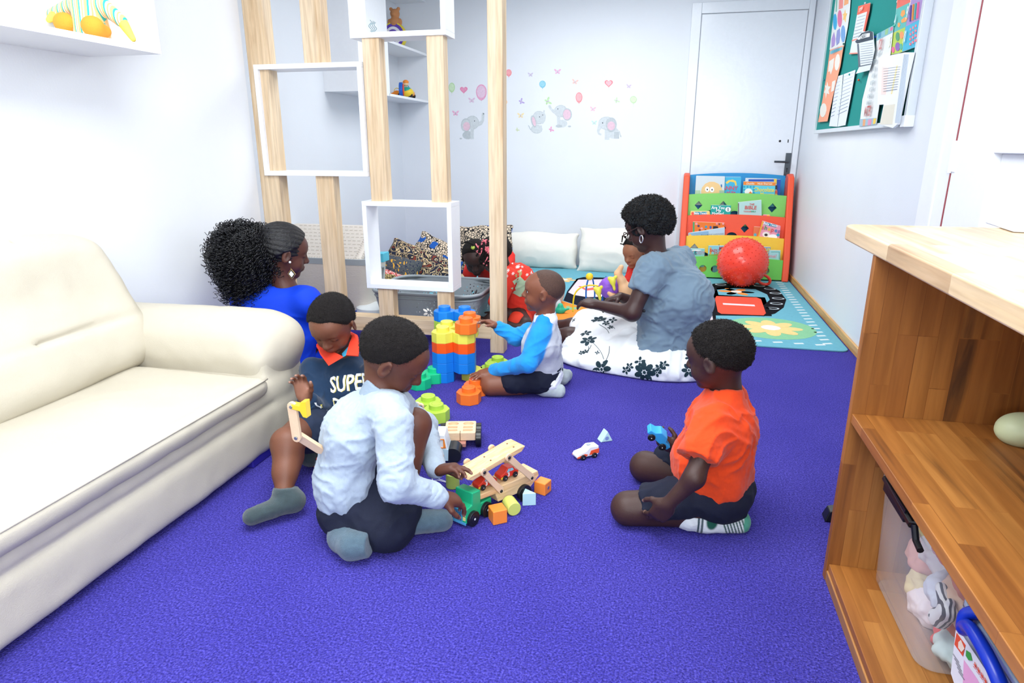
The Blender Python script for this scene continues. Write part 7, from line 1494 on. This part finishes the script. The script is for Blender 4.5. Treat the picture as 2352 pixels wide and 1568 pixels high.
f = Field(); f.add(Ell((-1.90, 2.88, .07), (.22, .30, .09)), .03); f.add(Cone((-2.06, 3.08, .09), (-1.80, 3.14, .07), .10, .08), .05); f.keep(Cut((0, 0, .003), (0, 0, -1)), .01)
organic('skirt', [(f, .012)], BLUE, pa, disp=lambda V: folds(V, .010, (8, 8, 8), 44))
er = MB(); GOLD = mat('gold', '#d9b98a', .25, metal=1); PEARL = mat('pearl', '#e6e4e0', .2)
e0 = A_(666, 602, 2.655); er.use(PEARL).ball(e0, .0055); er.use(GOLD).tube([e0, A_(668, 617, 2.66)], .0012, 5)
ec = A_(670, 629, 2.655)
for r_, m_, y_ in ((.0245, GOLD, 0), (.020, BLACK, -.001), (.015, PEARL, -.002)):
    er.use(m_); er.prism([(ec[0] - r_ * .85, ec[2]), (ec[0], ec[2] - r_), (ec[0] + r_ * .85, ec[2]), (ec[0], ec[2] + r_)], ec[1] + y_ - .001, ec[1] + .001, 1)
er.link('earring', None, pa)
# ---------------------------------------------------------------- G: woman in the grey-blue blouse on the floor
pg = thing('person', 'woman in a grey-blue blouse and white flowered skirt kneeling with her back to us', 'person', (0, 3.3, 0))
HG = Head(A_(1485, 520, 3.28), (-.84, .34, -.42), (-.15, .05, 1), .228)
nk = A_(1508, 598, 3.28); che = A_(1545, 680, 3.28); pel = V3((.05, 3.33, .15))
ns, ne, nw = A_(1496, 618, 3.16), A_(1452, 718, 3.10), A_(1372, 700, 3.22)
fs, fe, fw = A_(1560, 600, 3.40), A_(1470, 700, 3.45), A_(1425, 682, 3.40)
F = Field(); head(F, HG, nk, .20, child=0); F.add(Cone(pel, che, .11, .11, (1, 0, 0), 1.2), .03); F.add(Cone(che, nk, .10, .05), .04)
limb(F, [ns, ne, nw], [.047, .038, .025], .03); limb(F, [fs, fe, fw], [.045, .036, .026], .03)
t1, _ = hand(F, nw, A_(1345, 694, 3.25) - nw, (.1, .3, -1), -1, .150, curl=.5); t2, _ = hand(F, fw, A_(1385, 694, 3.36) - fw, (0, -.4, -.9), 1, .150, curl=.6)
# calves to the left of the skirt
limb(F, [V3((-.25, 3.72, .08)), V3((-.50, 3.72, .065)), V3((-.62, 3.76, .055))], [.07, .060, .042], .03)
limb(F, [V3((-.25, 3.60, .06)), V3((-.50, 3.56, .055)), V3((-.62, 3.58, .05))], [.07, .055, .04], .03); F.keep(Cut((0, 0, .002), (0, 0, -1)), .004)
organic('body', [(F, .0048)], SKIN('g', .4), pg, base='#3d2522', paint=face_paint(HG, '#2a1816', '#6a3a3c'), smooth=1)
AFRO = mat('afro_hair', '#0d1216', .8, spec=.35)
hair_cap('hair', HG, .026, AFRO, pg, disp=lambda V: .011 * (1 - np.abs(_vn(V * 62, 7)) * 1.6) + .004 * _vn(V * 120, 8), h=.0042, fz=9000, fl_=.011, pts=((-.8, -.36), (-.40, -.34), (-.20, -.16), (-.06, .06), (0.08, .10), (.16, .18), (.26, .30), (.6, .42)))
o = curls('hair_curls', HG.p(-.07, 0, .13), (.45 * HG.s + .018, .375 * HG.s + .018, .38 * HG.s + .018), 10, AFRO, pg) if False else None
bl = MB()
for i in range(900):
    z = 1 - 2 * (i + .5) / 900; a = i * 2.399963; r = math.sqrt(max(0, 1 - z * z)); q = V3((r * math.cos(a), r * math.sin(a), z)); lp = V3((-.06, 0, .10)) + q * (.56, .485, .505)
    if lp[2] < np.interp(lp[0], (-.8, -.40, -.20, -.06, .08, .16, .26, .6), (-.36, -.34, -.16, .08, .12, .2, .34, .6)): continue
    p = HG.p(*lp); rr = random.uniform(.006, .011); bl.ball(p, rr, 6, 4)
o = bl.link('hair_curls', AFRO, pg, smooth=True); o['kind'] = 'stuff'
# glasses and earring
gl = MB().use(mat('brown_frame', '#3a2320', .3))
c1 = HG.p(.46, .13, -.01)
for q in (1, -1): gl.tube([HG.p(.455, q * .15 + .095 * math.cos(t), -.015 + .070 * math.sin(t)) for t in np.linspace(0, 2 * PI, 18, endpoint=False)], .0022, 5, closed=True); gl.tube([HG.p(.44, q * .245, .0), HG.p(.25, q * .36, .02), HG.p(-.04, q * .42, .03)], .0024, 5)
gl.tube([HG.p(.465, -.06, -.02), HG.p(.475, 0, -.01), HG.p(.465, .06, -.02)], .002, 5); gl.link('glasses', None, pg, smooth=True)
e0 = HG.p(.0, .40, -.17); e_ = MB().tube([e0 + .014 * V3((.55 * math.cos(t), -.3 * math.cos(t), math.sin(t) * 1.3 - 1)) for t in np.linspace(0, 2 * PI, 14, endpoint=False)], .003, 6, closed=True); e_.link('earring', mat('silver', '#d8d8dc', .2, metal=1), pg, smooth=True)
f = Field(); hemc = V3((.055, 3.30, .10))
f.add(Cone(pel + (.02, 0, -.02), che, .165, .150, (1, .2, 0), 1.12), .05); f.add(Cone(che, nk + (.02, .0, -.06), .145, .07, (.7, -.6, 0), 1.25), .07); f.add(Ell(che + (.03, .02, -.02), (.15, .16, .16)), .06)
f.add(Cone(ns + (.02, .02, 0), fs, .075, .075), .06)
s_end = ns * .48 + ne * .52
limb(f, [ns, s_end], [.075, .067], .03); limb(f, [fs, fs * .5 + fe * .5], [.07, .06], .03)
f.add(Cone(V3((-.02, 3.22, .13)), V3((-.10, 3.18, .05)), .09, .05), .05)
d = nz(ne - ns); f.keep(Fn(lambda P, q=s_end, d=d, a=ns: np.where((P - a) @ nz(V3((-.8, -1, .2))) > -.035, (P - q) @ d, -1)), .005)
f.keep(Cut((-.12, 3.2, .025), (.38, -.12, -1)), .012); f.sub(Cone(nk + (0, 0, -.03), nk + (-.01, 0, .09), .055, .07), .006)
f.sub(Cone(che + (-.13, -.16, .06), pel + (-.03, -.20, -.05), .0022), .006)
BLS = mat('chambray_blouse', '#6f8698', .8, bump=.6, bscale=700, var=.06, vscale=14, sheen=.2)
bo = organic('blouse', [(f, .0062)], BLS, pg, disp=lambda V: folds(V, .008, (13, 13, 18), 51) + folds(V, .0014, (30, 30, 36), 53))
f = Field(); f.add(Cone(nk + (.02, .0, -.045), nk + (.0, .0, .012), .082, .066), .01); f.sub(Cone(nk + (.01, 0, -.07), nk + (-.01, 0, .08), .060, .066), .003); f.keep(Cut(nk + (0, 0, .008), (-.4, .1, 1)), .004); organic('collar', [(f, .005)], BLS, pg, disp=lambda V: folds(V, .003, (20, 20, 20), 52))
MB().ball(A_(1479, 714, 3.11), .008).link('button', BLACK, pg, smooth=True)
# skirt spread on the floor
f = Field()
for c, r in (((.02, 3.38, .06), (.26, .30, .13)), ((-.20, 3.50, .05), (.30, .28, .10)), ((-.36, 3.70, .07), (.16, .20, .10)), ((-.30, 3.36, .02), (.24, .20, .05)), ((.04, 3.22, .03), (.24, .14, .06)), ((-.38, 3.74, .10), (.11, .10, .075)), ((-.18, 3.56, .07), (.22, .14, .11)), ((.13, 3.5, .08), (.14, .2, .1)), ((-.05, 3.20, .015), (.28, .09, .035))): f.add(Ell(c, r), .07)
f.keep(Cut((0, 0, .003), (0, 0, -1)), .008)
WS = mat('white_skirt', '#e8ecf1', .8, bump=.4, bscale=700)
sk = organic('skirt', [(f, .0085)], WS, pg, disp=lambda V: (folds(V, .013, (8, 8, 4), 61) + .004 * _vn(V * 30, 62)) * ss(.004, .03, V[:, 2]))
bvs = bvh_of(sk); INK = mat('black_print', '#12303a', .8); 
def blossom(px, py, s, n=6, a0=0.0):
    s = s * 1.08
    T = spot(bvs, px, py); sh = []
    if T is None: return sh, Matrix.Identity(4)
    for k in range(n):
        a = a0 + 2 * PI * k / n; s_ = s; e = [(.62 * s * math.cos(a) + s * .42 * math.cos(t) * math.cos(a) - s * .27 * math.sin(t) * math.sin(a), .62 * s * math.sin(a) + s * .40 * math.cos(t) * math.sin(a) + s * .27 * math.sin(t) * math.cos(a)) for t in np.linspace(0, 2 * PI, 10, endpoint=False)]; sh.append((e, [list(range(10))], INK))
    sh.append((circle(0, 0, s * .16, n=8), [list(range(8))], INK)); return sh, T
def stem(p0, p1, bend=.02):
    pts = []
    for t in np.linspace(0, 1, 9):
        T = spot(bvs, p0[0] + (p1[0] - p0[0]) * t + 5 * math.sin(t * 3), p0[1] + (p1[1] - p0[1]) * t)
        if T is not None: pts.append(T.translation + T.to_3x3() @ Vector((0, 0, .001)))
    if len(pts) > 2: pr.use(INK); pr.tube(pts, .0014, 4)
pr = MB()
def addp(sh_T):
    sh, T = sh_T; b = drape(sh, T, bvs, .0018, .014, back=.05, depth=.11); pr.use(INK); pr.add(b.v, b.f)
for a in ((1376, 735, .042, 7), (1345, 765, .03, 5), (1352, 782, .042, 6), (1382, 848, .045, 6, .3), (1392, 742, .02, 5), (1480, 855, .048, 7), (1446, 842, .02, 5), (1438, 850, .02, 5), (1515, 845, .022, 5), (1508, 855, .022, 5), (1525, 838, .022, 5), (1580, 800, .025, 5), (1584, 820, .022, 5), (1582, 850, .032, 6), (1345, 808, .018, 5), (1336, 810, .015, 5), (1470, 830, .026, 4, .4), (1408, 735, .022, 4), (1372, 810, .012, 4), (1586, 790, .02, 5), (1318, 735, .012, 4), (1402, 752, .016, 5)): addp(blossom(*a))
for a in (((1376, 745), (1398, 765)), ((1352, 795), (1340, 812)), ((1360, 785), (1386, 825), .03), ((1484, 850), (1510, 842)), ((1468, 838), (1478, 852)), ((1385, 742), (1412, 755)), ((1358, 792), (1338, 812)), ((1400, 795), (1384, 838))): stem(*a)
pr.link('flower_print', None, pg)['kind'] = 'stuff'
f = Field(); sc_ = K_(1283, 672, .06); f.add(Ell(K_(1280, 668, .10), (.055, .06, .10)), .02); f.add(Ell(K_(1270, 700, .04), (.06, .06, .06)), .04); o = organic('slipper_sock', [(f, .006)], mat('quilted_white', '#c6ccd2', .8, bump=2, bscale=90), pg)
# ---------------------------------------------------------------- H: baby with the doll
ph = thing('person', 'toddler in red sitting behind the kneeling woman, holding a bare doll', 'person', (-.18, 3.75, 0))
HH = Head(A_(1458, 582, 3.74), (-.52, -.74, -.34), (-.15, -.25, 1), .168)
nk = A_(1465, 615, 3.78); che = A_(1475, 650, 3.80); pel = V3((-.10, 3.82, .09))
F = Field(); head(F, HH, nk, .17); F.add(Cone(pel, che, .07, .07), .03); F.add(Cone(che, nk, .06, .03), .03)
sh_, el_, wr_ = A_(1452, 642, 3.72), A_(1440, 665, 3.66), A_(1432, 652, 3.62); limb(F, [sh_, el_, wr_], [.026, .022, .016]); hand(F, wr_, V3((-.08, -.01, .01)), (0, -.5, -1), 1, .085, curl=.6)
s2, e2, w2 = A_(1490, 645, 3.74), A_(1490, 680, 3.68), A_(1470, 690, 3.62); limb(F, [s2, e2, w2], [.026, .022, .016]); hand(F, w2, V3((-.08, -.01, .01)), (0, -.5, -1), 1, .085, curl=.6)
limb(F, [pel + (-.04, 0, 0), V3((-.22, 3.66, .06)), V3((-.30, 3.74, .04))], [.05, .04, .03]); limb(F, [pel + (.04, 0, 0), V3((.02, 3.66, .06)), V3((-.06, 3.62, .04))], [.05, .04, .03])
organic('body', [(F, .004)], SKIN('h'), ph, base='#a06a4c', paint=face_paint(HH, '#6e4430', '#a5605a'))
hair_cap('hair', HH, .006, HAIR, ph, disp=fuzz, h=.0045, fz=4000, pts=((-.7, -.24), (-.3, -.22), (-.05, .0), (.08, .12), (.2, .30), (.3, .38), (.6, .6)))
b = MB(); 
for a, b_, c_ in (((1438, 548), (1430, 545), (1428, 560)), ((1440, 552), (1432, 565), (1424, 563)), ((1450, 542), (1444, 538), (1440, 545))): b.tube([A_(*a, 3.70), A_(*b_, 3.69), A_(*c_, 3.69)], [.006, .005, .003], 6)
b.link('plaits', HAIR, ph, smooth=True)
REDC = mat('red_cotton', '#d8281e', .8, bump=.4, bscale=600)
f = Field(); f.add(Cone(pel, che, .085, .085, (1, 0, 0), 1.15), .03); f.add(Cone(che, nk + (0, 0, -.02), .08, .045, (1, 0, 0), 1.3), .03); limb(f, [sh_, el_], [.042, .034]); limb(f, [s2, e2], [.042, .034]); f.keep(Cut((0, 0, .01), (0, 0, -1)), .01)
organic('red_dress', [(f, .007)], REDC, ph, disp=lambda V: folds(V, .004, (15, 15, 15), 71))
# the doll she holds
dl = thing('doll', 'bare baby doll with purple skirt held by the toddler', 'doll', tuple(A_(1425, 665, 3.55)))
f = Field(); q = lambda x, y, Y=3.52: A_(x, y, Y)
f.add(Cone(q(1443, 700), q(1438, 665), .045, .04), .02); f.add(Cone(q(1437, 668), q(1428, 645), .030, .024), .015); f.add(Cone(q(1428, 645), q(1419, 628), .022, .020), .012); f.add(Cone(q(1419, 628), q(1427, 613), .018, .014), .01); f.add(Cone(q(1420, 690), q(1400, 672), .022, .015), .01)
organic('doll_body', [(f, .005)], SKN, dl)
f = Field(); f.add(Ell(q(1402, 660, 3.56), (.065, .05, .06)), .02); organic('doll_skirt', [(f, .006)], mat('purple_satin', '#8a55c8', .5), dl, disp=lambda V: folds(V, .006, (22, 22, 22), 3))
for nm, lb_, x, y in (('toy_flower', 'yellow plastic toy piece in front of the doll skirt', 1407, 645), ('toy_flower', 'yellow plastic toy piece standing by the bead maze wires', 1374, 668)):
    f = Field(); c = q(x, y, 3.47); f.add(Ell(c, (.018, .012, .022)), .01); f.add(Cone(c, c + (.012, 0, -.045), .010, .008), .01); f.add(Ell(c + (-.016, 0, .012), .012), .008); f.add(Ell(c + (.016, 0, .022), .010), .008); o = organic(nm, [(f, .004)], PL('#e6dc50'), None); tag(o, lb_, 'toy')
# ---------------------------------------------------------------- E and F: two girls by the basket
pe = thing('person', 'girl with bare forehead and ponytail bending over the grey basket', 'person', (-1.25, 4.28, 0))
HE = Head(A_(1092, 594, 4.22), (.16, -.80, -.58), (0, -.5, .85), .225)
nk = A_(1108, 605, 4.36); che = V3((-1.18, 4.42, .30)); pel = V3((-1.18, 4.50, .12))
F = Field(); head(F, HE, nk, .17); F.add(Cone(pel, che, .08, .08, (1, 0, 0), 1.2), .03); F.add(Cone(che, nk, .07, .04), .03)
for q_ in (-1, 1): limb(F, [che + (q_ * .11, -.02, .05), che + (q_ * .13, -.12, -.10), che + (q_ * .10, -.20, -.14)], [.032, .028, .02]); hand(F, che + (q_ * .10, -.20, -.14), (0, -1, -.2), (0, 0, -1), q_, .10, curl=.4)
limb(F, [pel + (-.04, 0, 0), V3((-1.27, 4.30, .06)), V3((-1.25, 4.52, .04))], [.06, .045, .03]); limb(F, [pel + (.04, 0, 0), V3((-1.09, 4.30, .06)), V3((-1.10, 4.52, .04))], [.06, .045, .03])
organic('body', [(F, .0045)], SKIN('e'), pe, base='#3a2420', paint=face_paint(HE, '#261614', '#5a3434'))
hair_cap('hair', HE, .006, HAIR, pe, disp=fuzz, h=.0045, fz=4000, pts=((-.7, -.24), (-.3, -.22), (-.05, .02), (.08, .14), (.2, .36), (.6, .42)))
b = MB().tube([HE.p(.12, 0, .50), HE.p(.10, .05, .62), HE.p(.0, -.15, .66), HE.p(-.1, -.35, .50)], [.008, .007, .006, .003], 7); b.link('ponytail', HAIR, pe, smooth=True); MB().ball(HE.p(.12, .02, .52), .013).link('hair_bobble', flat('#c6e060', .4), pe, smooth=True)
f = Field(); f.add(Cone(pel, che, .10, .10, (1, 0, 0), 1.2), .03); f.add(Cone(che, nk + (0, .01, -.03), .095, .05, (1, 0, 0), 1.35), .04)
for q_ in (-1, 1): limb(f, [che + (q_ * .11, -.02, .05), che + (q_ * .13, -.12, -.05)], [.055, .05])
f.keep(Cut((0, 0, .02), (0, 0, -1)), .01); organic('red_top', [(f, .007)], REDC, pe, disp=lambda V: folds(V, .005, (14, 14, 14), 81))
pf = thing('person', 'girl in a red snowflake jumper with pink hair clips behind the timber post', 'person', (-.92, 3.85, 0))
HF = Head(A_(1136, 588, 3.84), (-.88, -.22, -.42), (-.35, -.1, .93), .215)
nk = A_(1165, 632, 3.88); che = V3((-.91, 3.88, .30)); pel = V3((-.88, 3.90, .11))
F = Field(); head(F, HF, nk, .17); F.add(Cone(pel, che, .08, .08), .03); F.add(Cone(che, nk, .07, .04), .03)
a_, b__, c_ = V3((-.93, 3.76, .34)), V3((-.96, 3.70, .20)), V3((-1.0, 3.72, .12)); limb(F, [a_, b__, c_], [.03, .026, .018]); hand(F, c_, V3((-.1, .0, -.08)), (-1, 0, 0), 1, .10, curl=.4)
limb(F, [che + (0, .1, .04), V3((-1.0, 4.02, .2)), V3((-1.03, 4.0, .2))], [.03, .026, .018])
limb(F, [pel + (0, -.04, 0), V3((-.80, 3.72, .06)), K_(1205, 728, .04)], [.06, .045, .03]); limb(F, [pel + (0, -.03, 0), V3((-1.0, 3.72, .06)), V3((-.80, 3.66, .04))], [.06, .045, .03])
organic('body', [(F, .0045)], SKIN('f'), pf, base='#38221e', paint=face_paint(HF, '#241412', '#5a3234'))
hair_cap('hair', HF, .010, HAIR, pf, disp=lambda V: .004 * np.abs(_vn(V * 60, 2)), h=.0045)
b = MB(); PKC = flat('#f07a86', .4); rn = random.Random(2)
for i in range(26):
    lp = V3((rn.uniform(-.1, .35), rn.uniform(.15, .42), rn.uniform(-.1, .5))); lp[1] = .40 * math.sqrt(max(.05, 1 - (lp[2] - .1) ** 2 / .2)); p = HF.p(*lp); d = nz(V3((rn.uniform(-1, 1), rn.uniform(-.2, .2), rn.uniform(-1, 1)))); b.tube([p - d * .018, p + d * .004 + V3((0, -.006, 0)), p + d * .02], .0042, 5)
b.link('hair_clips', PKC, pf, smooth=True)
b = MB()
for i in range(12):
    p = HF.p(rn.uniform(0, .4), .38, rn.uniform(.0, .5)); b.tube([p, p + V3((rn.uniform(-.02, 0), -.01, -.02)), p + V3((rn.uniform(-.03, 0), -.008, -.05))], .006, 6)
b.link('plaits', HAIR, pf, smooth=True)
f = Field(); f.add(Cone(pel, che, .105, .105, (1, 0, 0), 1.25), .03); f.add(Cone(che, nk + (.01, .0, -.03), .10, .055, (1, 0, 0), 1.35), .04); limb(f, [a_ + (.02, 0, 0), b__], [.06, .055]); f.keep(Cut((0, 0, .02), (0, 0, -1)), .01)
jf = organic('jumper', [(f, .0065)], mat('red_knit', '#e03422', .85, bump=1, bscale=400), pf, disp=lambda V: folds(V, .005, (14, 14, 14), 91))
f = Field(); f.add(Cone(nk + (.01, 0, -.035), nk + (0, 0, .0), .066, .055), .01); f.sub(Cone(nk + (0, 0, -.06), nk + (-.01, 0, .06), .048, .052), .003); f.keep(Cut(nk + (0, 0, .004), (-.2, 0, 1)), .003); organic('collar', [(f, .005)], ORC, pf)
f = Field(); f.add(Cone(pel + (.03, -.08, -.05), V3((-.84, 3.74, .06)), .080, .065), .03); f.keep(Cut((0, 0, .005), (0, 0, -1)), .01); organic('shorts', [(f, .007)], ORC, pf)
bj = bvh_of(jf); sh = []; SN = mat('snow_print', '#f2dcd8', .8)
T = frame(A_(1182, 655, 3.55), nz(V3((1, .1, 0))), V3((0, 0, 1)), nz(V3((.1, -1, 0))))
for i in range(30):
    x, y = rn.uniform(-.09, .10), rn.uniform(.0, .10)
    for a in (0, PI / 3, 2 * PI / 3): c, s_ = math.cos(a), math.sin(a); sh.append(([(x + u * c - v * s_, y + u * s_ + v * c) for u, v in ((-.009, -.0013), (.009, -.0013), (.009, .0013), (-.009, .0013))], [[0, 1, 2, 3]], SN))
drape(sh, T, bj, .0015, .012).link('snowflake_print', None, pf)['kind'] = 'stuff'
GP = mat('green_print', '#a9c09c', .6); sh = [([(-.05, -.10), (-.02, -.085), (-.045, -.06), (-.02, -.055), (-.035, -.02), (0, .0), (.03, -.03), (.06, -.02), (.07, -.07), (.04, -.12), (.0, -.13)], [list(range(11))], GP), (circle(-.005, .012, .017), [list(range(24))], mat('gold_print', '#a8905c', .6))]
drape(sh, T, bj, .0015, .012).link('tree_print', None, pf)

for o in list(COL.objects):   # things that stand on the rug stand on its pile
    if o.parent is None and o.get('category') in ('bookshelf', 'basket', 'person', 'book', 'cushion', 'pillow') and o.name not in ('person', 'person.001', 'person.002', 'person.003', 'person.004', 'person.005'): o.location.z += .009
pi_.location.x -= .013
for o in list(COL.objects):
    if o.parent is None and 'blue toy car' in o.get('label', '') and o.get('category') == 'toy car': o.location.x -= .018
